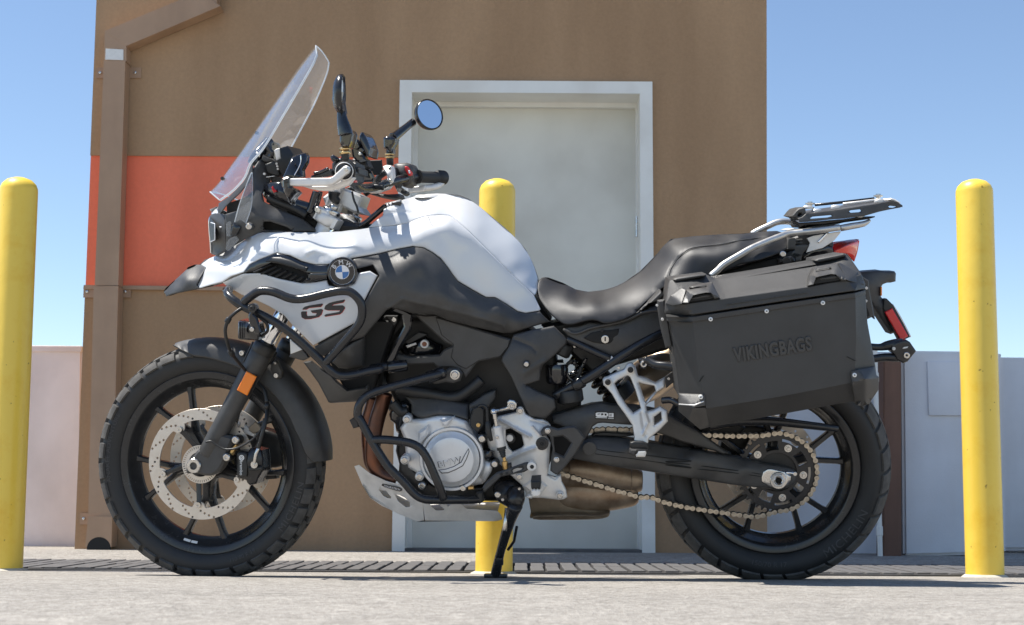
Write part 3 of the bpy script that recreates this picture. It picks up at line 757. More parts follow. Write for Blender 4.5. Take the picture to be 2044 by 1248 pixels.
def spoke_bar(b, r0, a0, r1, a1, w0, w1, d0, d1, y0=0.0, y1=0.0, n=10, seg=5):
    """rounded spoke from polar (r0,a0) to (r1,a1) in the wheel plane"""
    p = Vector((cos(a0) * r0, y0, sin(a0) * r0)); q = Vector((cos(a1) * r1, y1, sin(a1) * r1)); d = (q - p).normalized(); s = Vector((0, 1, 0)); w = d.cross(s).normalized()
    V = []; F = []
    for i in range(seg + 1):
        f = i / seg; fl = 1 + 0.55 * max(0, (f - 0.82) / 0.18) ** 2 + 0.35 * max(0, (0.15 - f) / 0.15) ** 2; c = p.lerp(q, f)
        ww = (w0 + (w1 - w0) * f) / 2 * fl; dd = (d0 + (d1 - d0) * f) / 2
        for k in range(n):
            t = 2 * pi * k / n; ct, st = cos(t), sin(t); e = 0.55
            V.append(c + w * (ww * math.copysign(abs(ct) ** e, ct)) + s * (dd * math.copysign(abs(st) ** e, st)))
    for i in range(seg):
        for k in range(n): F.append((i * n + k, i * n + (k + 1) % n, (i + 1) * n + (k + 1) % n, (i + 1) * n + k))
    b.add(V, F)
def rim_geo(R, hw, n=96, drop=0.022, lip=0.012):
    """cast rim ring: R bead seat radius, hw half width"""
    b = MB(); pr = [(R + lip, -hw), (R + lip - .0005, -hw - .004), (R + lip - 0.003, -hw - 0.0055), (R - 0.004, -hw - 0.0030), (R - 0.0085, -hw - .0005), (R - 0.0125, -hw + .009), (R - drop * .8, -hw * 0.55), (R - drop, -hw * 0.30), (R - drop - .007, -hw * 0.16), (R - drop - .007, hw * .16), (R - drop, hw * .30), (R - drop * .8, hw * 0.55),
              (R - 0.013, hw - .007), (R - 0.006, hw + 0.001), (R + lip - 0.005, hw + 0.0045), (R + lip, hw), (R + 0.004, hw - 0.004), (R - drop * .55, hw * .3), (R - drop * .55, -hw * .3), (R + .004, -hw + .004), (R + lip, -hw)]
    b.add(*lathe(pr, n)); return b
def disc_geo(r0, r1, t, holes, lobes=None, n=120, y=0.0):
    """brake disc with real drilled holes, front face at y"""
    outer = [(cos(2 * pi * k / n) * r1, sin(2 * pi * k / n) * r1) for k in range(n)]
    if lobes:
        inner = []
        for k in range(n * 2):
            a = 2 * pi * k / (n * 2); r = r0
            for (la, lw, lr) in lobes:
                d = abs((a - la + pi) % (2 * pi) - pi)
                if d < lw: r = min(r, lr + (r0 - lr) * (d / lw) ** 4)
            inner.append((cos(a) * r, sin(a) * r))
    else: inner = [(cos(2 * pi * k / n) * r0, sin(2 * pi * k / n) * r0) for k in range(n)]
    hs = [[(hx + cos(2 * pi * k / 10) * hr, hz + sin(2 * pi * k / 10) * hr) for k in range(10)] for (hx, hz, hr) in holes]
    V, F = plate_mesh([outer, inner] + hs, y, t, 0.0004); b = MB(); b.add(V, F); return b

# ---------------------------------------------------------------- front wheel
FC = (-WB / 2, 0, HF); RC = (WB / 2, 0, HR)
fw = empty('front_wheel', bike)
fprof = [(-.034, .250), (-.046, .262), (-.0525, .277), (-.0525, .291), (-.0475, .3025), (-.035, .3130), (-.018, .3195), (0, .3215), (.018, .3195), (.035, .3130), (.0475, .3025), (.0525, .291), (.0525, .277), (.046, .262), (.034, .250)]
def fside(r):
    p = [(.250, -.034), (.262, -.046), (.277, -.0525), (.291, -.0525), (.3025, -.0475)]
    return float(np.interp(r, [q[0] for q in p], [q[1] for q in p]))
tb = tyre_geo(fprof, 120)
tread(tb, fprof, 34, [(.225, .335, 0, .05), (.348, .43, .42, -.10), (.442, .558, .05, .05), (.57, .652, .45, .10), (.665, .775, 0, -.05)], 0.0075, 0.20)
ring_text(tb, 'MICHELIN', .284, radians(-24), .026, fside, cond=1.15, dirn=1, spacing=1.15)
ring_text(tb, '110/80 R 19', .277, radians(-66), .015, fside, dirn=1, cond=1.1)
ring_text(tb, 'ANAKEE ADVENTURE', .284, radians(172), .017, fside, dirn=-1, cond=1.2)
place(tb, FC).obj('tyre', ['tyre_rubber', 'tread_rubber', 'tyre_letter'], fw, FT, 40)
rb = rim_geo(.2415, .036, 120, 0.026, .0135)
rb.add(*lathe([(.052, -.040), (.046, -.052), (.030, -.054), (.030, .054), (.046, .052), (.052, .040), (.047, .02), (.047, -.02), (.052, -.04)], 40))
for k in range(5):
    a = radians(50 + 72 * k)
    spoke_bar(rb, .045, a, .108, a, .030, .026, .062, .050)
    for s in (-1, 1): spoke_bar(rb, .095, a + s * .06, .222, a + s * radians(15.6), .0165, .0155, .034, .026)
place(rb, FC).obj('rim', 'wheel_black', fw, FT, 40)
B = MB()
for a0 in (-103.0, -98.4):
    for i in range(2):
        pass
for (a0, a1) in ((-107.5, -102.3), (-101.7, -97)):
    V = []; 
    for a in np.linspace(radians(a0), radians(a1), 5):
        for r in (.2215, .2275): V.append((cos(a) * r, -.0285 - (r - .2215) * .8, sin(a) * r))
    B.add(V, [(2 * i, 2 * i + 1, 2 * i + 3, 2 * i + 2) for i in range(4)])
place(B, FC).obj('balance_weight', 'sticker_white', fw, FT)
def hole_rows(r0, r1, n, hr, ph=0):
    H = []
    for k in range(n):
        for j in range(4):
            a = 2 * pi * (k + j * .205) / n + ph; f = (j * .29 + .08 + .05 * (k % 2)) ; r = r0 + (r1 - r0) * (.10 + .82 * (f % 1)); H.append((cos(a) * r, sin(a) * r, hr))
    return H
lob = [(radians(50 + 72 * k) + .02, .16, .104) for k in range(5)]
for s, yy in ((-1, -.0755), (1, .0705)):
    d = disc_geo(.121, .1525, .005, hole_rows(.122, .1515, 15, .0031, .1), lob, y=yy)
    place(d, FC).obj('brake_disc', 'disc_steel', fw, FT, 30)
    cb = MB()
    for k in range(5):
        a = radians(50 + 72 * k); spoke_bar(cb, .04, a - .25, .112, a + .02, .016, .013, .010, .008, yy * .80, yy * .97)
    place(cb, FC).obj('disc_carrier', 'wheel_black', fw, FT, 40)
    for k in range(5):
        a = radians(50 + 72 * k) + .02; p = Vector(FC) + Vector((cos(a) * .112, yy - (.003 if s < 0 else -.008), sin(a) * .112))
        B = MB(); B.add(*lathe([(.0008, -.002), (.003, -.002), (.0035, -.004), (.0075, -.004), (.0085, -.002), (.0085, .006), (.0008, .006)], 20, p)); B.obj('disc_bolt', 'steel', fw, FT, 30)
# toothed speed ring
V = []; n = 48; o = []; slots = []
outer = [(cos(2 * pi * k / 96) * .0525, sin(2 * pi * k / 96) * .0525) for k in range(96)]; inner = [(cos(2 * pi * k / 64) * .034, sin(2 * pi * k / 64) * .034) for k in range(64)]
for k in range(48):
    a = 2 * pi * k / 48; w = .022
    slots.append([(cos(a + q * w) * r, sin(a + q * w) * r) for q, r in ((-1, .0435), (1, .0435), (1, .0500), (-1, .0500))])
B = MB(); B.add(*plate_mesh([outer, inner] + slots, -.082, .002, .0002)); place(B, FC).obj('speed_ring', 'disc_steel', fw, FT, 30)
# axle end
B = MB(); B.add(*lathe([(.009, -.118), (.009, -.128), (.0105, -.1305), (.0185, -.1305), (.0205, -.128), (.0205, -.09), (.009, -.09)], 32)); place(B, FC).obj('axle_end', 'steel', fw, FT, 30)
B = MB(); B.add(*lathe([(.0005, -.112), (.0095, -.112), (.0095, .12), (.0005, .12)], 20)); place(B, FC).obj('axle', 'dark_plastic', fw, FT, 30)

# ---------------------------------------------------------------- rear wheel
rw = empty('rear_wheel', bike)
rprof = [(-.050, .228), (-.064, .238), (-.0735, .254), (-.0750, .270), (-.068, .284), (-.053, .299), (-.028, .311), (0, .3155), (.028, .311), (.053, .299), (.068, .284), (.0750, .270), (.0735, .254), (.064, .238), (.050, .228)]
def rside(r):
    p = [(.228, -.050), (.238, -.064), (.254, -.0735), (.270, -.0755), (.286, -.070)]
    return float(np.interp(r, [q[0] for q in p], [q[1] for q in p]))
tb = tyre_geo(rprof, 120)
tread(tb, rprof, 30, [(.235, .375, 0, .22), (.385, .45, .4, .15), (.46, .54, .0, .1), (.55, .615, .3, -.15), (.625, .765, 0, -.22)], 0.0055, 0.13)
ring_text(tb, 'MICHELIN', .262, radians(-42), .030, rside, dirn=1, cond=1.15, spacing=1.1)
ring_text(tb, '150/70 R 17', .257, radians(-94), .018, rside, dirn=1, cond=1.1)
place(tb, RC).obj('tyre', ['tyre_rubber', 'tread_rubber', 'tyre_letter'], rw, BK, 40)
rb = rim_geo(.216, .055, 120, 0.024, .0135)
rb.add(*lathe([(.215, -.051), (.2105, -.050), (.2095, -.046), (.205, -.040), (.2035, -.034)], 120))
rb.add(*lathe([(.050, -.055), (.030, -.058), (.030, .055), (.050, .055), (.05, -.055)], 40))
for k in range(5):
    a = radians(18.5 + 72 * k); spoke_bar(rb, .045, a, .10, a, .034, .030, .070, .056)
    for s in (-1, 1): spoke_bar(rb, .085, a + s * .07, .198, a + s * radians(13.8), .0175, .0160, .036, .028)
place(rb, RC).obj('rim', 'wheel_black', rw, BK, 40)
B = MB(); V = []
for a in np.linspace(radians(25), radians(30), 4):
    for r in (.1985, .2035): V.append((cos(a) * r, -.034 - (r - .1985), sin(a) * r))
B.add(V, [(2 * i, 2 * i + 1, 2 * i + 3, 2 * i + 2) for i in range(3)]); place(B, RC).obj('balance_weight', 'sticker_white', rw)
d = disc_geo(.098, .1325, .005, hole_rows(.099, .131, 13, .0034, .3), [(radians(40 + 72 * k), .2, .082) for k in range(5)], y=.072); place(d, RC).obj('brake_disc', 'disc_steel', rw, BK, 30)
# sprocket
CY = -.088; SR = 42 * .015875 / (2 * pi)
o = []; nt_ = 42
for k in range(nt_):
    for f, r in ((-.5, SR - .0045), (-.28, SR - .0042), (-.10, SR + .0045), (.10, SR + .0045), (.28, SR - .0042)):
        a = 2 * pi * (k + f) / nt_; o.append((cos(a) * r, sin(a) * r))
hl = [[(cos(2 * pi * k / 40) * .052, sin(2 * pi * k / 40) * .052) for k in range(40)]]
def sector(ac, dw0, dw1, r0, r1, n=8):
    return [(cos(a) * r0, sin(a) * r0) for a in np.linspace(ac - dw0, ac + dw0, n)] + [(cos(a) * r1, sin(a) * r1) for a in np.linspace(ac + dw1, ac - dw1, n)]
for k in range(5):
    a = radians(-6 + 72 * k)
    hl.append(sector(a, .27, .27, .0835, .0905)); hl.append(sector(a + radians(36), .27, .21, .0605, .0845))
B = MB(); B.add(*plate_mesh([o] + hl, CY - .003, .006, .0006)); place(B, RC).obj('sprocket', 'powder_black', rw, BK, 30)
B = MB(); B.add(*lathe([(.02, CY + .004), (.055, CY + .004), (.062, CY + .012), (.062, -.045), (.02, -.045)], 40)); place(B, RC).obj('sprocket_carrier', 'dark_plastic', rw, BK, 40)
for k in range(5):
    a = radians(-6 + 72 * k); p = Vector(RC) + Vector((cos(a) * .0705, CY - .003, sin(a) * .0705))
    B = MB(); B.add(*lathe([(.0005, -.011), (.0042, -.011), (.0050, -.010), (.0052, -.006), (.0072, -.006), (.0078, -.001), (.0100, -.001), (.0100, .002), (.0005, .002)], 6 * 3, p)); B.obj('sprocket_bolt', 'steel', rw, BK, 25)

# ---------------------------------------------------------------- drive chain: every link a piece
sc = Vector((RC[0], CY, RC[2]))
def cp(px, py): return BK.P(px, py, CY)
lower = [cp(*q) for q in Z('I', '242,645 315,668 400,695 490,722 580,750 668,778 760,800 850,828')] + [cp(*q) for q in Z('J', '60,663 135,690 205,708 280,724 350,735 420,745 500,756 570,766 645,776 720,781 800,783')]
upper = [cp(*q) for q in Z('I', '400,320 560,300 680,302 800,305 1000,322 1200,338 1330,345')] + [cp(*q) for q in Z('J', '450,276 525,280 600,281 675,280 750,278')]
a0 = atan2(lower[-1].z - sc.z, lower[-1].x - sc.x); a1 = atan2(upper[-1].z - sc.z, upper[-1].x - sc.x)
wrap = [sc + Vector((cos(a) * SR, 0, sin(a) * SR)) for a in np.linspace(-pi / 2 + .02, pi / 2 + .02, 26)]
while lower and lower[-1].x > sc.x - .03: lower.pop()
while upper and upper[-1].x > sc.x - .03: upper.pop()
fs = cp(1128, 900); 
path = catmull(lower + wrap + upper[::-1], 8)
cum = [0]
for a, b_ in zip(path[:-1], path[1:]): cum.append(cum[-1] + (b_ - a).length)
pit = .015875; nl = int(cum[-1] / pit)
def pat(s):
    i = max(0, min(len(path) - 2, int(np.searchsorted(cum, s)) - 1)); f = (s - cum[i]) / max(1e-9, cum[i + 1] - cum[i]); return path[i].lerp(path[i + 1], f)
def link_mesh(wide, name, m='chain_gold'):
    b = MB(); r = .0068 if wide else .0066; w = .0036; L = pit
    pts = []
    for a in np.linspace(radians(140), radians(-140) - 0, 13): pass
    half = [(L / 2 + cos(a) * r, sin(a) * r) for a in np.linspace(-2.25, 2.25, 12)]
    pts = half + [(0, w * 1.0)] + [(-x, -z) for x, z in half] + [(0, -w * 1.0)]
    for sg in (-1, 1):
        y = sg * (.0092 if wide else .0068); V, F = plate_mesh([pts], -.0011, .0022, .0004); b.add([Vector((v.x, v.y + y, v.z)) for v in V], F)
    for sx in (-1, 1):
        if wide: b.add(*lathe([(.0004, -.0125), (.0026, -.0125), (.0031, -.0118), (.0031, .0118), (.0026, .0125), (.0004, .0125)], 12, (sx * L / 2, 0, 0)))
        else: b.add(*lathe([(.0050, -.0055), (.0050, .0055)], 12, (sx * L / 2, 0, 0)))
    me = mesh(name, b.V, b.F); me.materials.append(MATS[m]); me.polygons.foreach_set('use_smooth', [True] * len(me.polygons)); me.set_sharp_from_angle(angle=radians(30)); return me
ow, iw = link_mesh(True, 'link'), link_mesh(False, 'link', 'chain_dark')
chain = empty('chain', bike)
for k in range(nl):
    p, q = pat(k * pit), pat((k + 1) * pit); d = q - p; c = (p + q) / 2
    o = bpy.data.objects.new('link', ow if k % 2 == 0 else iw); COL.objects.link(o); o.parent = chain
    o.matrix_local = Matrix.Translation(c) @ Matrix.Rotation(-atan2(d.z, d.x), 4, 'Y')

# ---------------------------------------------------------------- dark inner mass: engine block, airbox, frame
def P_(zone, s): return Z(zone, s)
eng = panel('engine_block', Z('0', '780,640 900,620 1050,650 1110,700 1120,820 1110,900 1080,960 1000,1000 880,1000 810,975 790,900 800,830 770,760'), [(0, 0, -.07)], 'dark_plastic', bike, t=.14, edge=8, drop=.02, step=14)
plate('airbox', Z('0', '640,440 760,450 900,470 1040,560 1100,640 1000,660 820,640 770,700 760,790 700,795 690,700 560,600 470,540 500,480'), -.085, .17, 'dark_plastic', bike, bev=.01)
plate('headstock', Z('0', '560,470 600,440 700,450 730,520 700,700 650,720 600,620'), -.045, .09, 'dark_plastic', bike, bev=.01)
plate('rear_tray', Z('0', '1080,650 1330,600 1560,500 1640,500 1640,560 1450,620 1330,700 1180,745 1120,690'), -.075, .15, 'dark_plastic', bike, bev=.01)
# radiator and its shroud
plate('radiator', Z('0', '640,690 735,640 790,640 770,700 740,790 700,800'), -.16, .32, 'deep_black', bike, bev=.004)
panel('radiator_shroud', Z('M', '925,925 1000,830 1100,760 1192,722 1192,850 1185,960 1050,985 980,975'), Z('M', '925,925,-.235 1100,760,-.245 1192,722,-.22 1192,850,-.20 1185,960,-.195 1000,980,-.225 1080,870,-.245'), 'black_plastic', bike, t=.02, edge=4, drop=.012)
panel('belly_fairing', Z('Y', '965,225 1040,215 1120,280 1248,360 1310,430 1420,520 1600,490 1640,450 1650,560 1600,630 1250,648 1225,640 1120,440'), Z('Y', '965,225,-.19 1120,280,-.21 1248,360,-.22 1600,490,-.21 1640,450,-.2 1600,630,-.17 1250,648,-.18 1120,440,-.19'), 'black_plastic', bike, t=.02, edge=4, drop=.008)
panel('fairing_tip', Z('M', '580,730 680,822 740,890 690,915 570,885 580,860'), Z('M', '580,730,-.2 680,822,-.22 740,890,-.225 570,885,-.2'), 'black_plastic', bike, t=.012, edge=3)
panel('fairing_tip_inset', Z('M', '577,735 680,825 582,862'), Z('M', '577,735,-.206 680,825,-.226 582,862,-.206'), 'white_paint', bike, t=.006, edge=2, drop=.002)
# spar covers over the engine
plate('frame_spar', Z('N', '660,182 720,180 760,190 870,182 960,262 1100,300 1250,352 1250,650 1150,790 1100,720 1020,690 880,690 840,655 620,665 520,640 470,600 490,560 610,590 900,570 940,520 1022,485 950,450 700,225'), -.165, .03, 'black_plastic', bike, bev=.004)
plate('frame_spar', Z('D', '600,836 690,862 850,912 1085,985 1076,1035 1020,1100 886,1124 800,1180 740,1150 700,1100 715,1020 640,960'), -.168, .03, 'black_plastic', bike, bev=.004)
plate('side_strut', Z('N', '375,640 470,470 556,300 538,192 430,150 470,110 560,140 640,182 620,330 520,500 480,600 450,650'), -.19, .025, 'gloss_black', bike, bev=.004)
plate('duct', Z('N', '180,400 375,190 500,192 500,260 460,300 380,560 370,660 170,680'), -.15, .06, 'deep_black', bike, bev=.004)
plate('duct_tab', Z('N', '380,190 500,192 498,255 465,300'), -.162, .01, 'dark_plastic', bike)
bolt(*Z('N', '466,232')[0], -.164, 5, bike)
# injector area seen through the opening of the spar
panel('intake', Z('N', '520,520 560,460 760,380 860,440 930,470 930,530 880,580 620,590 560,575'), Z('N', '520,520,-.10 760,380,-.11 930,530,-.10 700,560,-.125 700,480,-.125'), 'gloss_black', bike, t=.03, edge=5, drop=.015)
plate('intake_rib', Z('N', '560,440 700,350 790,372 640,450 600,470'), -.135, .02, 'dark_plastic', bike)
plate('wire_clip', Z('N', '575,480 670,452 680,470 590,505'), -.142, .004, 'brushed_alu', bike)
disc('intake_screw', *Z('N', '753,467')[0], -.145, 8.5, .02, 'cast_silver', bike, inner=.55); disc('intake_screw', *Z('N', '753,467')[0], -.142, 5, .01, 'exhaust_copper', bike)
# ---------------------------------------------------------------- engine: covers and hoses
panel('cylinder_cover', Z('T', '490,128 620,128 760,150 900,170 1020,195 1022,330 960,312 880,290 760,286 700,300 640,312 590,300 545,270 545,200'), Z('T', '490,128,-.15 760,150,-.175 1020,195,-.165 1020,330,-.19 760,286,-.2 545,250,-.17 760,220,-.19'), 'black_plastic', bike, t=.05, edge=5, drop=.01)
tube('hose', [(*p, -.16) for p in Z('T', '420,60 560,90 700,110 860,140 960,120 1060,50 1130,-10')], .016, 'dark_plastic', bike)
panel('crankcase', Z('T', '450,395 480,350 530,318 640,312 760,286 880,290 1010,330 1060,420 1130,540 1130,640 1210,680 1200,770 1135,860 1050,872 900,880 760,855 620,785 520,722 500,640 490,490'), Z('T', '450,395,-.165 640,312,-.19 880,290,-.20 1010,330,-.19 1130,540,-.18 1200,770,-.17 1050,872,-.18 760,855,-.19 520,722,-.17 490,490,-.17 760,560,-.205'), 'silver_paint', bike, t=.06, edge=6, drop=.018)
ec = BK.P(*Z('T', '880,650')[0], -.205); er = (BK.P(*Z('T', '1112,650')[0], -.205) - ec).length
B = MB(); B.add(*lathe([(.0005, -.021), (er * .5, -.0208), (er * .76, -.0195), (er * .80, -.0185), (er * .83, -.016), (er * .95, -.006), (er * .985, -.0045), (er, -.002), (er, .02), (.0005, .02)], 72, ec)); B.obj('clutch_cover', 'silver_paint', bike, None, 28)
ring = MB(); ring.add(*lathe([(er * 1.02, .004), (er * 1.05, -.005), (er * 1.13, -.005), (er * 1.17, .004)], 72, ec)); ring.obj('cover_flange', 'silver_paint', bike, None, 40)
plate('cover_rib', Z('T', '780,330 830,320 905,300 870,350 850,380 805,385'), -.222, .03, 'silver_paint', bike, bev=.006)
plate('cover_rib', Z('T', '600,430 680,370 690,440 640,500 600,560'), -.214, .03, 'silver_paint', bike, bev=.006)
# filler plug
panel('oil_filler', Z('T', '1130,600 1200,565 1240,580 1240,640 1190,665 1140,640'), Z('T', '1130,600,-.19 1200,565,-.2 1240,640,-.19 1190,615,-.215'), 'gloss_black', bike, t=.03, edge=4, drop=.012)
panel('oil_neck', Z('T', '1125,630 1190,668 1240,645 1210,760 1150,850 1110,800'), Z('T', '1125,630,-.18 1240,645,-.185 1150,850,-.18 1180,720,-.2'), 'silver_paint', bike, t=.03, edge=4, drop=.01)
# embossed BMW and swoosh on the cover
V, F = text_geo('BMW', .034, .0, 0.0)
k_ = MB(); c0 = BK.P(*Z('T', '862,680')[0], -.2262); R_ = Matrix.Rotation(radians(-19), 4, 'Y')
def letters(name, s, size, px, py, Y, ang, m, parent, fr=None, ext=.0006, sx=1.0, shear=0.0, spacing=1.0):
    fr = fr or BK; V, F = text_geo(s, size, ext, shear, spacing); c = fr.P(px, py, Y); B = MB(); ca, sa = cos(ang), sin(ang)
    B.add([c + Vector((v.x * sx * ca - v.y * sa, -v.z, v.x * sx * sa + v.y * ca)) for v in V], F); return B.obj(name, m, parent, fr, 30)
mat('engraved', (0.10, 0.10, 0.105), 0.5, metal=0.3)
letters('cover_lettering', 'BMW', .0220, *Z('T', '862,680')[0], -.2278, radians(14), 'silver_paint', bike, ext=.0016, sx=1.15)
V, F = text_geo('BMW', .0240, .0004)
letters('cover_lettering_edge', 'BMW', .0240, *Z('T', '862,680')[0], -.2270, radians(14), 'engraved', bike, ext=.0005, sx=1.15)
plate('cover_swoosh', Z('T', '775,745 830,738 900,715 960,680 990,620 1018,572 1022,590 1000,650 970,705 910,738 850,762 800,765'), -.2278, .004, 'silver_paint', bike, bev=.001)
plate('cover_swoosh_edge', Z('T', '768,742 830,733 898,710 955,675 985,617 1020,562 1028,590 1005,653 974,710 912,744 850,769 796,772'), -.2270, .003, 'engraved', bike, bev=.0)
for s, r in (('508,322', 6), ('490,660', 6.5), ('612,797', 6.5), ('635,872', 7), ('1133,482', 7), ('1238,692', 6.5), ('975,893', 6)):
    disc('bolt_boss', *Z('T', s)[0], -.205, r + 2.5, .05, 'silver_paint' if s in ('508,322', '490,660', '612,797') else 'dark_plastic', bike, n=20); bolt(*Z('T', s)[0], -.209, r, bike)
plate('drain_plug', Z('T', '1010,880 1060,878 1065,905 1015,910'), -.205, .02, 'brass', bike)
panel('thermostat', Z('T', '400,180 480,160 540,200 550,280 500,300 440,440 420,420 410,360 370,330 360,280'), Z('T', '400,180,-.13 540,200,-.15 500,300,-.14 430,430,-.13 440,250,-.16'), 'gloss_black', bike, t=.04, edge=5, drop=.02)
tube('coolant_hose', [(*p, -.15) for p in Z('T', '390,180 430,230 470,260 520,250')], .014, 'dark_plastic', bike)
plate('sensor_bracket', Z('T', '1060,230 1110,205 1150,240 1150,370 1100,432 1040,390 1030,330'), -.215, .012, 'dark_plastic', bike, bev=.003); bolt(*Z('T', '1102,368')[0], -.217, 4.5, bike, 'brass')
tube('sensor_cable', [(*p, -.222) for p in Z('T', '1100,215 1140,205 1170,230 1175,300 1178,360')], .0042, 'dark_plastic', bike)
tube('sensor_plug', [(*p, -.222) for p in Z('T', '1178,340 1185,420 1210,500')], [.007, .0085, .005], 'dark_plastic', bike, smooth=1)
panel('cylinder_side', Z('T', '1020,200 1150,110 1248,75 1248,150 1180,240 1060,230 1030,330'), Z('T', '1020,200,-.17 1248,75,-.15 1248,150,-.15 1030,330,-.18'), 'black_plastic', bike, t=.04, edge=5, drop=.01)
panel('sump', Z('T', '450,640 520,640 560,740 620,800 740,880 900,900 1150,880 1150,1000 700,1000 560,900 440,760'), Z('T', '450,640,-.12 620,800,-.15 900,900,-.15 1150,1000,-.13 560,900,-.13'), 'dark_plastic', bike, t=.2, edge=6, drop=.015)
# ---------------------------------------------------------------- exhaust
tube('exhaust_header', [(*p, -.10) for p in Z('T', '330,100 300,200 262,320 235,450 225,600 240,700 300,780 420,830')], .021, 'exhaust_copper', bike, n=18)
tube('exhaust_header', [(*p, -.03) for p in Z('T', '240,140 215,240 190,330 190,440 200,580 220,690 300,780')], .021, 'exhaust_copper', bike, n=18)
def barrel(name, pts, rs, m, fl=1.0, n=28):
    P = catmull([BK.P(*p) for p in pts], 6); R = [q.x for q in catmull([Vector((v, 0, 0)) for v in rs], 6)]; b = MB(); b.add(*sweep(P, R, n, True, fl)); return b.obj(name, m, bike, None, 40)
barrel('collector', Z('I', '215,640,-.01 300,630,-.01 420,632,-.01 560,655,-.01 700,683,0 820,698,0 868,700,0'), [.032, .035, .0355, .0345, .031, .027, .022], 'exhaust_bronze', 1.25)
barrel('silencer_box', Z('I', '240,775,.01 300,792,.01 420,800,.01 560,800,.01 700,785,.01 790,775,.01 830,770,.01'), [.026, .031, .0335, .0335, .032, .029, .022], 'exhaust_bronze', 1.5)
for s_, r_ in (('300,630', .0355), ('780,692', .0288)):
    c_ = BK.P(*Z('I', s_)[0], -.01); V, F = [], []
    ring_ = [c_ + Vector((.0, cos(2 * pi * k / 32) * r_ * 1.28, sin(2 * pi * k / 32) * r_)) for k in range(33)]
    b_ = MB(); b_.add(*sweep(ring_, .0014, 8, False)); b_.obj('weld_seam', 'exhaust_bronze', bike, None, 60)
barrel('exhaust_shield', Z('I', '-10,880,.01 60,870,.01 200,866,.01 400,872,.01 540,880,.01 600,886,.01 620,888,.01'), [.017, .019, .0195, .0185, .0165, .014, .011], 'exhaust_grey', 2.6)
plate('shield_lip', Z('I', '-10,985 40,972 300,966 520,972 612,954 615,962 525,982 300,978 60,984 0,996'), -.05, .1, 'exhaust_grey', bike, bev=.002)
b_ = MB(); mp = [BK.P(1235, 800, .13), BK.P(1290, 760, .16), BK.P(1360, 712, .20), BK.P(1450, 660, .24), BK.P(1600, 610, .27)]
b_.add(*sweep(catmull(mp, 6), [x for x in np.interp(np.arange(25), [0, 6, 24], [.038, .062, .064])], 24)); b_.obj('muffler', 'muffler_tan', bike, None, 50)
# ---------------------------------------------------------------- skid plate
skl = Z('T', '72,712 110,700 200,770 330,832 440,862 520,900 590,985 640,1012 650,1160 590,1172 430,1100 300,1040 200,972 140,870')
panel('skid_plate', skl, Z('T', '72,712,-.10 200,770,-.13 330,832,-.14 590,985,-.155 640,1012,-.155 650,1160,-.13 590,1172,-.12 430,1100,-.115 200,972,-.09 140,870,-.09'), 'brushed_alu', bike, t=.004, edge=1.6, drop=.001, step=8, mode='lin',
      holes=[Z('T', '278,908 335,915 378,968 372,980 345,975 310,955'), Z('T', '408,945 470,952 532,1010 535,1048 500,1052 435,1000')])
skr = Z('T', '640,1012 700,1018 820,1015 850,1045 890,1022 960,1022 1000,1062 1100,1070 1248,1080') + Z('Q', '220,1085 245,1110 262,1150 240,1160') + Z('T', '1248,1165 900,1165 660,1162')
panel('skid_plate_side', skr, Z('T', '640,1012,-.1555 700,1018,-.155 960,1022,-.15 1248,1080,-.145 1248,1165,-.12 900,1165,-.125 660,1162,-.13') + Z('Q', '245,1110,-.14'), 'brushed_alu', bike, t=.004, edge=1.6, drop=.001, step=8, mode='lin',
      holes=[Z('T', '688,1022 770,1024 822,1068 812,1078 750,1078')])
b_ = MB(); A_ = [BK.P(*p, -.10) for p in Z('T', '140,870 200,972')] + [BK.P(*p, -.115) for p in Z('T', '430,1102')] + [BK.P(*p, -.125) for p in Z('T', '600,1173 900,1167 1240,1167')]
n_ = len(A_); b_.add(A_ + [Vector((v.x, -v.y, v.z)) for v in A_], [(i, i + 1, n_ + i + 1, n_ + i) for i in range(n_ - 1)])
b_.add([v + Vector((0, 0, .004)) for v in A_] + [Vector((v.x, -v.y, v.z + .004)) for v in A_], [(i, i + 1, n_ + i + 1, n_ + i) for i in range(n_ - 1)]); b_.obj('skid_plate_floor', 'brushed_alu', bike, None, 20)
plate('skid_badge', Z('T', '296,868 305,856 325,858 450,888 466,900 466,915 450,922 430,918 318,884'), -.1530, .004, 'gloss_black', bike, bev=.0008)
letters('skid_badge_lettering', 'TOURATECH', .0072, *Z('T', '385,890')[0], -.1535, radians(-14), 'badge_white', bike, sx=1.05)
# ---------------------------------------------------------------- crash bars
CB = .0112
tube('crash_bar', [(*BK.px(BK.P(452, 580, -.10)), -.10)] + Z('M', '70,325,-.20 62,360,-.245 100,405,-.265 190,465,-.275 330,530,-.285 480,612,-.29 620,715,-.29 740,825,-.285 840,920,-.28 905,990,-.28 960,1030,-.275 1020,1042,-.27 1100,1034,-.26 1200,1010,-.24 1331,983,-.22') + Z('N', '250,700,-.205 420,678,-.195'), CB, 'powder_black', bike, n=16, mirror=True)
tube('crash_bar', Z('M', '195,430,-.275 235,395,-.282 310,345,-.287 370,335,-.29 450,348,-.295 560,392,-.30 640,405,-.30 740,393,-.305 880,358,-.31 990,338,-.312 1070,343,-.312 1130,385,-.312 1170,450,-.31 1176,530,-.308 1150,610,-.305 1075,705,-.298 970,825,-.29 870,935,-.282'), CB, 'powder_black', bike, n=16, mirror=True)
tube('crash_bar_collar', Z('N', '400,690,-.2 590,668,-.19'), .0155, 'gloss_black', bike, n=18, smooth=1)
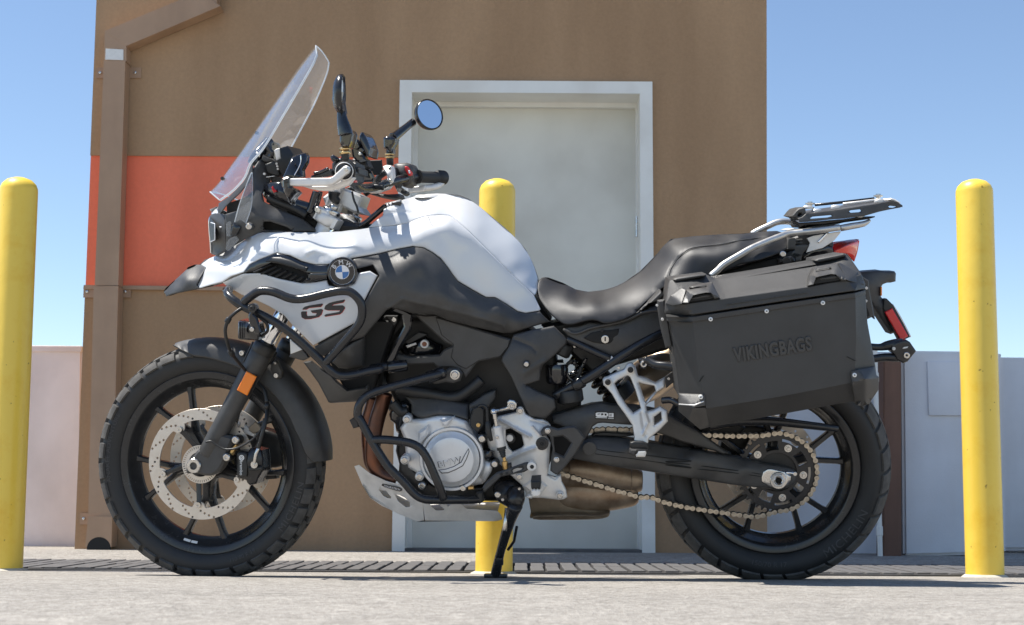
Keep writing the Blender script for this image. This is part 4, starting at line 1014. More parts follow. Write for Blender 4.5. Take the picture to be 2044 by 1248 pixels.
tube('engine_bar', Z('N', '950,735,-.2 860,765,-.215 720,800,-.225 500,860,-.235 320,910,-.24 200,965,-.245 130,1050,-.25 115,1150,-.25') + Z('T', '125,330,-.252 200,470,-.255 330,680,-.262 400,760,-.264 480,840,-.264 570,940,-.262 640,980,-.26 720,990,-.255 900,990,-.23 1100,985,-.19 1130,950,-.18'), CB, 'powder_black', bike, n=16, mirror=True)
tube('engine_bar', Z('T', '225,492,-.257 320,490,-.262 430,500,-.266 540,520,-.268 620,565,-.268 680,650,-.268 720,740,-.267 770,860,-.264 815,985,-.252'), CB, 'powder_black', bike, n=16, mirror=True)
plate('bar_lug', Z('N', '800,830 900,760 990,695 1085,700 1120,750 1095,820 1030,840 960,830 860,850'), -.19, .014, 'black_plastic', bike, bev=.004)
tube('bar_socket', Z('N', '780,790,-.205 950,730,-.2'), .0165, 'gloss_black', bike, n=18, smooth=1)
disc('washer', *Z('N', '1046,760')[0], -.196, 10, .008, 'steel', bike, n=24); bolt(*Z('N', '1046,760')[0], -.2, 7, bike)
plate('bar_tab', Z('T', '30,330 72,300 100,345 110,385 62,398'), -.245, .006, 'powder_black', bike)
plate('bar_end_block', Z('T', '1080,930 1140,915 1150,1000 1110,1030 1080,985'), -.2, .03, 'dark_plastic', bike, bev=.005)
# auxiliary lamp on the crash bar
lamp = empty('auxiliary_lamp', bike)
lb = MB(); c0 = BK.P(*Z('M', '240,665')[0], -.285)
panel('housing', Z('M', '148,590 165,580 280,600 300,600 325,700 320,745 300,750 160,738 145,725'), Z('M', '148,590,-.275 280,600,-.31 325,700,-.30 160,738,-.275 220,660,-.315'), 'gloss_black', lamp, t=.075, edge=4, drop=.01)
plate('bracket', Z('M', '225,450 300,455 290,500 270,530 300,560 340,680 320,700 280,690 235,600 230,540 245,510 225,480'), -.318, .012, 'gloss_black', lamp, bev=.003)
disc('clamp', *Z('M', '262,480')[0], -.322, 9, .03, 'gloss_black', lamp, n=20); bolt(*Z('M', '262,480')[0], -.324, 5, lamp, 'dark_plastic'); bolt(*Z('M', '262,655')[0], -.325, 4.5, lamp)
for i in range(3):
    tube('rib', [(*p, -.318) for p in Z('M', f'{160 + i*18},592 {158 + i*18},732')], .003, 'gloss_black', lamp, smooth=1, n=8)
tube('lamp_cable', Z('M', '190,470,-.28 120,520,-.29 65,580,-.29 40,660,-.28 55,760,-.26 90,850,-.22 150,930,-.17 210,1000,-.13'), .0045, 'dark_plastic', bike)
tube('lamp_cable', Z('M', '330,560,-.29 385,610,-.29 390,670,-.28 340,715,-.27'), .004, 'dark_plastic', bike)
tube('clip', Z('M', '75,560,-.292 52,600,-.292'), .0075, 'dark_plastic', bike, smooth=1); tube('clip', Z('M', '78,830,-.228 100,868,-.212'), .0075, 'dark_plastic', bike, smooth=1)

# ---------------------------------------------------------------- bodywork
o_side = Z('C', '300,458 265,442 300,412 400,370 480,322 560,277 600,258 640,248 740,246 900,250 1010,247 1100,244') + Z('D', '60,287 130,280 180,272 260,262 340,256 430,240 470,222 520,203 570,193 640,190 690,193 720,206 760,240 830,305 920,395 1010,485 1100,575 1180,650 1235,702 1255,745 1278,792 1268,803 1180,817 1130,805 1060,760 985,716 930,716 850,672 750,613 715,570 690,533 640,468 590,432 530,398 460,390 360,408 250,435 75,466') + Z('C', '1100,420 1022,440 950,442 870,420 800,387 720,372 620,410 560,440 525,487 450,512 400,545 330,562 262,582 245,560')
d_side = Z('C', '300,458,-.06 265,442,0 300,412,0 400,370,-.012 480,322,-.06 262,582,-.085 400,545,-.135 400,450,-.115 330,500,-.085 560,277,-.125 525,480,-.195 560,380,-.175 560,320,-.155 640,248,-.15 720,372,-.218 640,330,-.190 740,290,-.205 740,246,-.168 900,250,-.17 880,330,-.230 900,290,-.21 950,440,-.246 1022,440,-.25 1100,244,-.155 1100,340,-.225 1150,400,-.242') + \
    Z('D', '60,287,-.150 130,280,-.145 180,272,-.136 260,262,-.125 340,256,-.122 430,240,-.118 520,203,-.110 640,190,-.106 690,193,-.106 100,372,-.220 250,346,-.198 400,334,-.182 520,287,-.168 620,247,-.152 690,215,-.136 720,210,-.117 75,466,-.238 250,435,-.212 360,408,-.198 460,390,-.188 530,398,-.183 640,468,-.180 750,613,-.175 850,672,-.170 930,716,-.165 985,716,-.160 1060,760,-.154 1130,805,-.148 1180,817,-.143 1268,803,-.132 760,240,-.128 830,305,-.140 920,395,-.145 1010,485,-.142 1100,575,-.135 1180,650,-.128 1235,702,-.120 640,330,-.168 800,420,-.158 950,560,-.155 1080,680,-.147')
panel('side_fairing', o_side, d_side, 'white_paint', bike, edge=3.0, drop=.005, step=5.5, mirror=True, angle=60, lam=.004, ridges=[(Z('C', '900,372 940,355 1020,372 1060,405'), .004, 5)])
o_top = Z('D', '178,270 215,232 268,195 275,152 390,96 440,80 490,66 540,56 620,52 690,55 730,57 770,64 820,86 880,130 950,188 1060,280 1150,370 1178,402 1215,470 1240,530 1258,590 1262,640 1250,690 1238,701 1180,650 1100,576 1010,486 920,396 830,306 760,241 720,207 690,194 640,191 570,194 520,204 470,223 430,241 340,257 260,263')
d_top = Z('D', '178,270,-.13 275,152,-.10 390,96,-.06 440,80,-.01 540,56,0 690,55,0 820,86,0 950,188,0 1060,280,0 1178,402,0 1240,530,-.015 1262,640,-.04 600,85,-.050 600,140,-.088 700,110,-.055 770,190,-.098 880,260,-.102 1000,380,-.102 1120,490,-.097 1200,600,-.092 880,175,-.042 1000,285,-.042 1100,370,-.042 400,170,-.10 300,200,-.115 260,264,-.121 430,242,-.114 640,192,-.102 700,197,-.103 760,242,-.124 830,307,-.136 920,397,-.141 1010,487,-.138 1100,577,-.131 1237,701,-.116')
panel('tank_cover', o_top, d_top, 'white_paint', bike, edge=2.5, drop=.004, step=5.5, mirror=True, angle=60, lam=.03, ridges=[(Z('D', '265,182 420,170 450,178'), -.004, 3.5), (Z('D', '620,110 690,75 730,85'), -.004, 6)])
for pts in ('505,70 530,130 545,185', '560,200 575,240 590,262'):
    q = Z('D', pts); f = tps_fit(d_top if '505' in pts else d_side)
    tube('panel_gap', [(x, y, float(f([(x, y)])[0]) + .0004) for x, y in q], .0008, 'engraved', bike, n=6)
# filler cap and key switch, low on top of the tank
cpv = BK.P(*Z('D', '565,62')[0], 0); B = MB(); B.V = []; V, F = lathe([(.0005, -.012), (.03, -.011), (.038, -.007), (.042, 0), (.042, .004)], 36); B.add([cpv + Vector((v.x, v.z, -v.y * .6 - .006)) for v in V], F); B.obj('filler_cap', 'cast_silver', bike, None, 40)
o_blk = Z('D', '75,470 100,537 205,510 247,577 155,745 70,900 -168,1031 -150,1080 -114,1093 47,1004 147,970 290,800 320,783 400,800 460,820 600,825 680,860 850,905 1040,945 1090,944 1335,872 1300,840 1272,806 1180,820 1130,808 1060,763 985,719 930,719 850,675 750,616 715,573 690,536 640,471 590,435 530,401 460,393 360,411 250,438')
d_blk = Z('D', '95,478,-.242 250,438,-.216 360,411,-.202 460,393,-.192 530,401,-.187 640,471,-.184 750,616,-.179 930,719,-.169 985,719,-.164 1130,808,-.152 1272,806,-.137 1335,872,-.13 120,540,-.258 250,560,-.262 400,482,-.240 480,455,-.228 540,480,-.222 620,560,-.222 700,650,-.214 800,720,-.206 930,785,-.198 1000,775,-.190 1130,870,-.172 155,745,-.274 300,700,-.265 390,726,-.262 500,600,-.245 520,757,-.250 700,800,-.226 900,850,-.202 1040,893,-.184 460,820,-.222 600,825,-.212 680,860,-.195 850,905,-.178 1040,945,-.165 1090,944,-.16 70,900,-.266 -168,1031,-.255 -114,1093,-.25 47,1004,-.25 147,970,-.25 290,800,-.257')
panel('tank_side_panel', o_blk, d_blk, 'black_plastic', bike, edge=3.0, drop=.006, step=6, mirror='split', angle=50, t=.008, lam=.003, ridges=[(Z('D', '300,790 390,727 520,757 700,800 900,850 1040,893'), .004, 4.0)])
o_gs = Z('M', '15,265 190,192 330,188 500,238 680,272 800,262 885,245 900,290 1000,312 1110,275 1140,207 1150,187 1240,170 1305,210 1195,420 1150,560 1120,600 770,790 600,622 530,540 400,462 310,420 180,370 60,300')
d_gs = Z('M', '15,265,-.13 190,192,-.19 330,188,-.21 500,238,-.228 680,272,-.243 885,245,-.254 1240,170,-.258 1305,210,-.258 1195,420,-.27 1120,600,-.27 770,790,-.254 600,622,-.232 530,540,-.217 310,420,-.17 60,300,-.127 700,500,-.253 950,400,-.267')
panel('lower_fairing', o_gs, d_gs, 'white_paint', bike, edge=3.0, drop=.005, step=6, mirror='split', angle=60)
fgs = tps_fit(d_gs)
def on_gs(name, s, m, lift=.0012):
    q = Z('M', s); Y = min(float(v) for v in fgs([(x, y) for x, y in q])) - lift
    return panel(name, q, [(x, y, float(fgs([(x, y)])[0]) - lift) for x, y in q], m, bike, t=.0008, edge=0, step=8, mode='tps')
for s in ('700,470 730,458 845,441 850,447 834,467 735,475 690,490 682,488', '668,515 676,507 715,506 714,525 722,544 790,540 836,521 843,526 822,549 748,569 700,570 676,560', '747,500 838,486 850,494 845,516 830,521 760,518',
          '872,455 900,437 940,425 1030,408 1033,414 1018,432 960,443 925,456 870,470 866,466', '858,491 870,484 1020,460 1033,464 1030,481 1018,490 900,497', '905,528 990,512 1022,489 1030,492 1025,513 1005,528 870,548 862,543'):
    pass
def skew_shift(s, dx, dy): return ' '.join(f'{float(t.split(",")[0]) + dx},{float(t.split(",")[1]) + dy}' for t in s.split())
GSP = ('700,468 735,458 845,441 850,447 834,467 735,477 712,490 680,491 686,479', '668,517 676,507 716,506 714,525 722,546 790,540 800,521 760,517 748,500 838,486 850,494 838,531 815,552 748,569 700,570 674,556',
       '870,460 900,438 940,426 1030,408 1033,414 1018,432 940,447 925,458 1015,456 1030,466 1033,480 1022,496 1010,515 990,530 870,549 862,543 875,530 985,511 993,497 890,497 862,488')
for s in GSP:
    on_gs('emblem_letter_edge', skew_shift(s, 3, 3), 'decal_red', .0009); on_gs('emblem_letter', s, 'decal_dark', .0017)
# vent in the fairing with its slats
vent = empty('air_vent', bike)
panel('recess', Z('C', '525,488 560,441 620,411 720,373 800,388 870,421 950,443 1022,441 1050,500 1015,526 905,549 880,546 800,531 650,497 560,491'), Z('C', '525,488,-.175 720,373,-.20 870,421,-.222 1022,441,-.235 1015,526,-.235 880,546,-.225 650,497,-.20'), 'deep_black', vent, t=.01, edge=0)
panel('cowl', Z('C', '525,489 560,441 620,411 720,373 800,388 870,421 950,443 1022,441 1040,490 1020,500 900,492 840,470 720,433 690,430 640,452 590,478'), Z('C', '525,489,-.197 620,411,-.212 720,373,-.222 870,421,-.242 1022,441,-.255 1020,500,-.262 900,492,-.255 720,433,-.236 590,478,-.208'), 'gloss_black', vent, t=.01, edge=2.5, drop=.004)
panel('cowl_ridge', Z('C', '650,425 690,395 740,395 800,412 860,440 905,455 895,482 840,468 720,430 690,426'), Z('C', '650,425,-.225 740,395,-.238 860,440,-.252 905,455,-.256 895,482,-.258 720,430,-.243'), 'dark_plastic', vent, t=.008, edge=3, drop=.006)
panel('lower_frame', Z('C', '900,492 1025,490 1020,524 905,549 880,546 905,520'), Z('C', '900,492,-.256 1025,490,-.262 1020,524,-.262 905,549,-.252'), 'gloss_black', vent, t=.01, edge=2)
for i in range(8):
    x0, y0 = 585 + 43 * i, 487 + 8.2 * i; x1, y1 = 690 + 31 * i, 440 + 12.5 * i
    q = Z('C', f'{x0},{y0} {x1},{y1}'); Y0 = -.203 - .0055 * i
    a, c = BK.P(*q[0], Y0 - .002), BK.P(*q[1], Y0 - .018); B = MB(); B.add(*sweep([a, c], .0052, 10, True, .5)); B.obj('slat', 'dark_plastic', vent, None, 40)
# roundel
bc = Z('M', '1012,180')[0]; badge = empty('roundel', bike); BY = -.268
bcP = BK.P(*bc, BY); br = (BK.P(bc[0] + 30.5, bc[1], BY) - bcP).length
B = MB(); B.add(*lathe([(br * .80, -.0005), (br * .83, -.003), (br * .9, -.0045), (br * .97, -.003), (br, .001), (br, .02), (br * .8, .02), (br * .8, -.0005)], 56, bcP)); B.obj('bezel', 'gloss_black', badge)
def flat_ring(name, r0, r1, y, m, a0=0, a1=2 * pi, n=48):
    V = []; 
    full = abs(a1 - a0 - 2 * pi) < 1e-6
    for k in range(n + 1):
        a = a0 + (a1 - a0) * k / n
        for r in (r0, r1): V.append(bcP + Vector((cos(a) * r, y, sin(a) * r)))
    B = MB(); B.add(V, [(2 * i, 2 * i + 1, 2 * i + 3, 2 * i + 2) for i in range(n)]); return B.obj(name, m, badge)
flat_ring('disc_face', .0002, br * .82, -.0010, 'gloss_black'); flat_ring('silver_ring', br * .795, br * .83, -.0014, 'badge_white'); flat_ring('silver_ring', br * .43, br * .46, -.0014, 'badge_white')
for k in range(4): flat_ring('quadrant', .0002, br * .44, -.0013, ('badge_white', 'badge_blue')[k % 2], radians(4) + k * pi / 2, radians(4) + (k + 1) * pi / 2, 14)
for ch, a in (('B', 146), ('M', 97), ('W', 48)):
    V, F = text_geo(ch, br * .42, .0001); a = radians(a); ca, sa = cos(a - pi / 2), sin(a - pi / 2); cc = bcP + Vector((cos(a) * br * .63, -.0014, sin(a) * br * .63))
    B = MB(); B.add([cc + Vector((v.x * ca - v.y * sa, -v.z, v.x * sa + v.y * ca)) for v in V], F); B.obj('roundel_letter', 'badge_white', badge)
# beak tip
panel('beak_tip', Z('C', '50,602 66,580 110,540 200,456 235,441 266,441 300,458 246,560 262,583 200,596 100,616 66,630'), Z('C', '50,602,-.01 66,580,0 110,540,0 200,456,0 235,441,0 266,441,-.015 300,458,-.06 246,560,-.08 262,583,-.084 200,596,-.065 100,616,-.04 66,630,-.02 180,530,-.062 120,580,-.05'), 'black_plastic', bike, edge=2.5, drop=.004, step=5, mirror=True, t=.006)
# headlight
hl_ = empty('headlight', bike)
panel('housing', Z('K', '92,795 115,770 180,750 250,770 262,900 272,1140 170,1202 112,1180 104,1000'), Z('K', '92,795,-.02 180,750,-.07 250,770,-.10 272,1140,-.10 170,1202,-.08 112,1180,-.03 104,1000,-.035 190,950,-.10 130,950,-.07'), 'black_plastic', hl_, t=.02, edge=3, drop=.006, mirror=True)
panel('top_cap', Z('K', '112,770 125,720 180,690 182,760 140,765'), Z('K', '112,770,-.02 125,720,0 180,690,0 182,760,-.08'), 'white_paint', hl_, t=.01, edge=2, mirror=True)
panel('lens', Z('K', '84,830 95,795 150,860 152,1040 106,1060 96,990'), Z('K', '84,830,-.03 95,795,-.025 150,860,-.104 152,1040,-.104 106,1060,-.05'), 'dark_plastic', hl_, t=.004, edge=2, drop=.002, mirror=True)
tube('trim', Z('K', '98,800,-.03 90,850,-.032 95,960,-.034 104,1060,-.036 110,1170,-.036'), .0022, 'chrome', hl_, n=8); tube('trim', Z('K', '110,855,-.08 150,868,-.106 150,1035,-.106 110,1055,-.08'), .0016, 'badge_white', hl_, n=8, smooth=1)
plate('marker', Z('K', '192,895 250,893 250,910 196,910'), -.108, .004, 'badge_white', hl_)
# cowl around the instrument tower
panel('nose_cowl', Z('K', '250,770 380,735 500,640 545,560 545,300 600,215 640,190 760,200 700,440 640,560 660,640 760,692 920,762 1070,822 1222,950 960,952 640,945 560,985 420,1045 272,1140 262,900'), Z('K', '250,770,-.12 380,735,-.14 545,560,-.14 545,300,-.12 640,190,-.08 760,200,-.06 700,440,-.10 640,560,-.14 760,692,-.145 1070,822,-.135 1222,950,-.125 960,952,-.165 640,945,-.16 420,1045,-.14 272,1140,-.12 500,850,-.168 800,820,-.168'), 'black_plastic', bike, edge=3, drop=.006, step=6, mirror=True, t=.006, holes=[Z('K', '655,850 720,845 900,905 950,942 700,935 650,925')])
panel('cowl_recess', Z('K', '640,840 720,835 920,900 970,945 700,945 640,935'), [(0, 0, -.13)], 'deep_black', bike, t=.01, edge=0)
plate('cowl_boss', Z('K', '470,870 500,848 540,862 560,900 530,935 490,938 462,915'), -.172, .012, 'black_plastic', bike, bev=.003); bolt(*Z('K', '505,895')[0], -.174, 6, bike)
disc('cowl_pin', *Z('K', '638,912')[0], -.168, 3.5, .01, 'dark_plastic', bike)
panel('screen_panel', Z('K', '178,765 190,655 235,625 300,585 450,430 500,330 520,262 542,232 545,345 505,440 400,560 260,690 205,770'), Z('K', '178,765,-.06 190,655,-.05 450,430,-.12 520,262,-.115 545,345,-.125 400,560,-.135 260,690,-.11'), 'black_plastic', bike, edge=3, drop=.005, step=5, mirror='split', t=.006)
tube('screen_mount', Z('K', '545,250,-.08 590,160,-.07 660,80,-.05 720,10,-.03'), .016, 'gloss_black', bike)
plate('screen_bracket', Z('K', '560,190 600,130 690,40 730,10 745,110 760,200 700,230 640,200 600,205'), -.06, .12, 'gloss_black', bike, bev=.006)
disc('screen_knob', *Z('K', '592,155')[0], -.085, 6, .02, 'steel', bike, inner=.4)
# windscreen
cl = Z('A', '372,946 425,890 500,785 575,678 650,570 725,460 800,352 870,250 940,150 990,85 1030,36'); ne = Z('A', '432,998 520,932 588,852 622,768 690,690 742,612 820,480 890,362 960,242 1012,150 1037,92')
yn = np.interp(np.linspace(0, 1, 11), [0, .2, .4, .7, 1], [.12, .15, .165, .145, .095])
NS = 14; V = []; rows = 31
cC = catmull([(x, y, 0) for x, y in cl], 3); nC = catmull([(x, y, 0) for x, y in ne], 3); yC = np.interp(np.linspace(0, 10, len(cC)), range(11), yn)
half = []
for i in range(len(cC)):
    row = []
    for j in range(NS + 1):
        s = j / NS; px = cC[i].x + (nC[i].x - cC[i].x) * s ** 2.2; py = cC[i].y + (nC[i].y - cC[i].y) * s ** 2.2
        row.append(BK.P(px, py, -yC[i] * s))
    half.append(row)
grid = [[Vector((v.x, -v.y, v.z)) for v in r[:0:-1]] + r for r in half]
nr, nc = len(grid), len(grid[0]); B = MB(); T_ = .0042
def gn(i, j):
    a = grid[min(i + 1, nr - 1)][j] - grid[max(i - 1, 0)][j]; b = grid[i][min(j + 1, nc - 1)] - grid[i][max(j - 1, 0)]; return a.cross(b).normalized()
F0 = [(i * nc + j, i * nc + j + 1, (i + 1) * nc + j + 1, (i + 1) * nc + j) for i in range(nr - 1) for j in range(nc - 1)]
B.add([grid[i][j] for i in range(nr) for j in range(nc)] + [grid[i][j] + gn(i, j) * T_ for i in range(nr) for j in range(nc)], F0 + [tuple(k + nr * nc for k in reversed(f)) for f in F0])
bd = [(0, j) for j in range(nc)] + [(i, nc - 1) for i in range(1, nr)] + [(nr - 1, j) for j in range(nc - 2, -1, -1)] + [(i, 0) for i in range(nr - 2, 0, -1)]
B.mi = 1; q = [i * nc + j for i, j in bd]
for a, b_ in zip(q, q[1:] + q[:1]): B.F.append((a, b_, b_ + nr * nc, a + nr * nc)); B.M.append(1)
B.obj('windscreen', ['screen_clear', 'screen_edge'], bike, None, 40)
B = MB(); B.add(*sweep([grid[i][j] for i, j in bd] + [grid[0][0]], .0019, 6, False)); B.obj('windscreen_rim', 'screen_edge', bike, None, 60)
for s in ('438,856', '652,572'):
    x, y = Z('A', s)[0]; disc('screen_screw', x + 3, y + 2, -.045, 3.6, .012, 'gloss_black', bike, n=16)
panel('wind_deflector', Z('K', '355,858 360,828 400,685 455,530 520,358 540,350 538,500 528,690 472,865 440,840 408,825 380,845'), Z('K', '355,858,-.17 400,685,-.185 520,358,-.17 540,350,-.16 528,690,-.19 472,865,-.18 450,640,-.2'), 'deflector_clear', bike, t=.003, edge=0, step=6)
tube('deflector_rim', [(*p, y) for p, y in zip(Z('K', '358,850 362,826 400,685 455,530 520,360 540,352 538,500 528,690 472,865'), (-.171, -.172, -.186, -.188, -.171, -.161, -.175, -.191, -.181))], .0014, 'screen_edge', bike, n=6)
panel('wind_deflector', Z('K', '262,905 268,865 300,842 320,850 312,940 308,1000 272,998'), [(0, 0, -.15)], 'deflector_clear', bike, t=.003, edge=0, step=6)
panel('wind_deflector', Z('K', '262,1132 272,1070 300,1020 370,995 398,1032 350,1090 290,1152'), Z('K', '262,1132,-.14 370,995,-.165 290,1152,-.145'), 'deflector_clear', bike, t=.003, edge=0, step=6)
panel('deflector_bracket', Z('K', '318,930 345,860 400,880 430,900 380,980 320,1000'), [(0, 0, -.155)], 'gloss_black', bike, t=.01, edge=2)

# ---------------------------------------------------------------- front fender
fen = MB(); prof = [(.348, 0), (.347, .022), (.342, .042), (.332, .058), (.314, .0675), (.292, .071)]
NA = 60; A0, A1 = radians(2), radians(107.5)
rows_ = []
for i in range(NA + 1):
    a = A0 + (A1 - A0) * i / NA; d = math.degrees(a)
    sk = float(np.interp(d, [2, 6, 20, 45, 80, 95, 103, 107.5], [.315, .300, .286, .284, .290, .300, .322, .342])); w = float(np.interp(d, [2, 8, 60, 98, 107.5], [.80, 1, 1, .92, .45]))
    pr = [(max(r, sk) if r > sk else sk, y * w) for r, y in prof]; pr[-1] = (sk, prof[-1][1] * w)
    full = [(r, y) for r, y in reversed(pr)] and ([(r, -y) for r, y in reversed(pr)] + pr[1:]); rows_.append([Vector((cos(a) * r, y, sin(a) * r)) for r, y in full])
L = len(rows_[0])
F0 = [(i * L + j, i * L + j + 1, (i + 1) * L + j + 1, (i + 1) * L + j) for i in range(NA) for j in range(L - 1)]
out_ = [v for r in rows_ for v in r]; inn_ = [Vector((v.x * .987, v.y * .95, v.z * .987)) for v in out_]; N0 = len(out_)
fen.add(out_ + inn_, F0 + [tuple(k + N0 for k in reversed(f)) for f in F0])
bd = [j for j in range(L)] + [i * L + L - 1 for i in range(1, NA + 1)] + [NA * L + j for j in range(L - 2, -1, -1)] + [i * L for i in range(NA - 1, 0, -1)]
for a, b_ in zip(bd, bd[1:] + bd[:1]): fen.F.append((a, b_, b_ + N0, a + N0)); fen.M.append(0)
place(fen, FC).obj('front_fender', 'black_plastic', bike, FT, 45)
for s in ('515,965', ): bolt(*Z('C', s)[0], -.071, 5.5, bike, fr=FT)
for s in ('683,362', '670,232'): bolt(*Z('Y', s)[0], -.073, 5 if s[0:3] == '683' else 3, bike, fr=FT)
plate('fender_stay', Z('Y', '330,220 430,10 445,20 350,225'), -.085, .012, 'black_plastic', bike, FT)
plate('fender_stay', Z('Y', '630,240 680,190 720,260 745,320 735,380 700,400 640,360 620,300'), -.07, .01, 'black_plastic', bike, FT, bev=.003)
# ---------------------------------------------------------------- fork
tube('fork_stanchion', [(528, 694, -.105), (552, 650, -.105), (660, 452, -.105)], .0212, 'chrome', bike, FT, 24, 1, mirror=True)
tube('fork_collar', [(521, 707, -.105), (533, 685, -.105)], .0315, 'dark_plastic', bike, FT, 24, 1, mirror=True)
tube('fork_leg', [(523, 703, -.105), (512, 724, -.105), (488, 768, -.105), (464, 813, -.105), (431, 874, -.105), (412, 909, -.105)], [.0305, .0300, .0285, .0268, .0268, .025], 'black_plastic', bike, FT, 28, 1, mirror=True)
for mir in (0, 1):
    pass
fl = plate('fork_foot', Z('V', '620,395 715,395 775,420 760,480 700,640 640,730 570,760 500,752 440,735 372,740 356,715 370,640 430,570 470,520 540,500'), -.125, .038, 'black_plastic', bike, FT, bev=.007, round_=2, mirror=True)
plate('reflector_mount', Z('Y', '358,312 485,372 385,580 262,515'), -.137, .012, 'dark_plastic', bike, FT, bev=.002)
plate('orange_reflector', Z('Y', '370,318 476,374 378,572 272,514'), -.1415, .008, 'orange_reflector', bike, FT, bev=.002)
# brake caliper (near) and its twin
cal = empty('brake_caliper', bike)
panel('caliper_body', Z('S', '395,620 410,580 450,562 510,570 545,580 560,540 600,530 700,560 715,640 715,790 690,830 660,880 640,940 560,960 530,930 520,900 440,880 410,840 405,700'), Z('S', '395,620,-.115 450,562,-.12 545,580,-.13 700,560,-.118 715,790,-.118 640,940,-.11 440,880,-.12 560,730,-.135 470,730,-.132'), 'powder_black', cal, FT, t=.055, edge=4, drop=.01, step=5)
panel('caliper_piston_cover', Z('S', '412,600 440,580 500,582 535,600 530,680 540,740 530,860 490,872 440,868 415,830 425,700'), [(0, 0, -.137)], 'dark_plastic', cal, FT, t=.02, edge=4, drop=.006, step=5)
letters('caliper_lettering', 'brembo', .0118, *Z('S', '462,762')[0], -.1378, radians(-90), 'white_print', cal, FT, sx=1.05)
dm = Z('S', '466,647')[0]
for r0, r1 in ((3.6, 5.2), (1.2, 2.6)):
    disc('caliper_mark', *dm, -.1378, r1, .001, 'white_print', cal, FT, n=24, inner=r0 / r1, bev=0)
plate('caliper_bridge', Z('S', '540,750 700,745 700,790 545,800'), -.14, .012, 'dark_plastic', cal, FT, bev=.003)
bolt(*Z('S', '610,725')[0], -.143, 7, cal, 'steel', FT, hexo=True)
tube('brake_hose_end', [(*p, -.146) for p in Z('S', '612,700 632,600 660,530')], .0052, 'steel', cal, FT, smooth=1)
plate('caliper_bracket', Z('S', '340,540 400,480 420,500 400,560 370,600 340,660 300,660 280,620 320,600'), -.118, .012, 'brass', bike, FT, bev=.003)
for s, r in (('400,445', 7), ('300,640', 7)): disc('bolt_boss', *Z('S', s)[0], -.125, 9, .03, 'dark_plastic', bike, FT, n=20); bolt(*Z('S', s)[0], -.13, r, bike, 'steel', FT)
far = panel('brake_caliper', Z('S', '640,300 760,330 860,370 930,440 920,560 940,640 930,740 860,760 720,760 700,600 640,480'), [(0, 0, .06)], 'dark_plastic', bike, FT, t=.05, edge=5, drop=.012)
plate('caliper_fin', Z('S', '545,300 620,235 680,300 690,340 600,375 550,340'), -.06, .008, 'exhaust_grey', bike, FT)
plate('far_bracket', Z('S', '480,360 500,270 620,380 600,410 520,380'), -.05, .01, 'brushed_alu', bike, FT)
plate('sensor', Z('S', '700,840 850,825 860,885 740,895'), .03, .03, 'dark_plastic', bike, FT, bev=.004)
tube('brake_hose', [(*p, y) for p, y in zip(Z('S', '655,540 700,380 740,230 760,100 750,0'), (-.146, -.15, -.14, -.12, -.10))], .0055, 'dark_plastic', bike, FT)
tube('brake_hose', [(*p, y) for p, y in zip(Z('Y', '590,640 560,520 500,440 480,380 560,280 640,180 680,120'), (-.12, -.11, -.10, -.10, -.09, -.08, -.07))], .0055, 'dark_plastic', bike, FT)
tube('sensor_cable', [(*p, -.142) for p in Z('S', '60,470 120,460 180,500 260,545 340,550 430,530 560,460 640,390 700,300 720,200')], .0028, 'dark_plastic', bike, FT)
tube('hose_clip', [(*p, -.143) for p in Z('Y', '570,672 605,690')], .009, 'dark_plastic', bike, FT, smooth=1)

# ---------------------------------------------------------------- cockpit
# triple clamps
fa, fb = FT.P(552, 650, -.105), FT.P(660, 452, -.105); fd = (fb - fa).normalized()
def on_fork(px, py, Y=-.105): return FT.P(px, py, Y)
tube('fork_tube', [(630, 505, -.105), (657, 440, -.105)], .0265, 'cast_silver', bike, FT, 24, 1, mirror=True)
tube('fork_cap', [(647, 448, -.105), (659, 427, -.105)], .0355, 'cast_silver', bike, FT, 28, 1, mirror=True)
tube('fork_top', [(658, 429, -.105), (664, 417, -.105)], .0255, 'steel', bike, FT, 20, 1, mirror=True)
tube('fork_nut', [(663, 420, -.105), (668, 410, -.105)], .013, 'steel', bike, FT, 6, 1, mirror=True)
cA = FT.P(653, 439, -.105); cB = Vector((cA.x, -cA.y, cA.z)); B = MB()
nrm = fd; side = Vector((0, 1, 0)); fwd = side.cross(nrm)
for f in (0,):
    V = []
    prof = [(-.13, -.034), (-.13, .030), (-.085, .036), (-.045, .058), (.045, .058), (.085, .036), (.13, .030), (.13, -.034), (.08, -.036), (.045, -.006), (-.045, -.006), (-.08, -.036)]
    mid = (cA + cB) / 2
    for h in (-.012, .016):
        for (s, q) in prof: V.append(mid + side * s + fwd * q * -1 + nrm * h)
    n_ = len(prof); B.add(V, [tuple(range(n_)), tuple(range(2 * n_ - 1, n_ - 1, -1))] + [(i, (i + 1) % n_, n_ + (i + 1) % n_, n_ + i) for i in range(n_)])
B.obj('top_clamp', 'cast_silver', bike, FT, 30)
B = MB(); cl_ = [FT.P(*p, -.105) for p in ((604, 552), (617, 528))]; m0 = (cl_[0] + cl_[1]) / 2
B.box((-.045, -.135, -.02), (.05, .135, .02), .008, Matrix.Translation(Vector((m0.x, 0, m0.z))) @ Matrix.Rotation(RAKE, 4, 'Y')); B.obj('lower_clamp', 'dark_plastic', bike, FT)
plate('steering_lock', Z('L', '150,1075 290,1030 380,1050 490,1100 480,1130 300,1150 170,1150'), -.06, .12, 'dark_plastic', bike, FT, bev=.006)
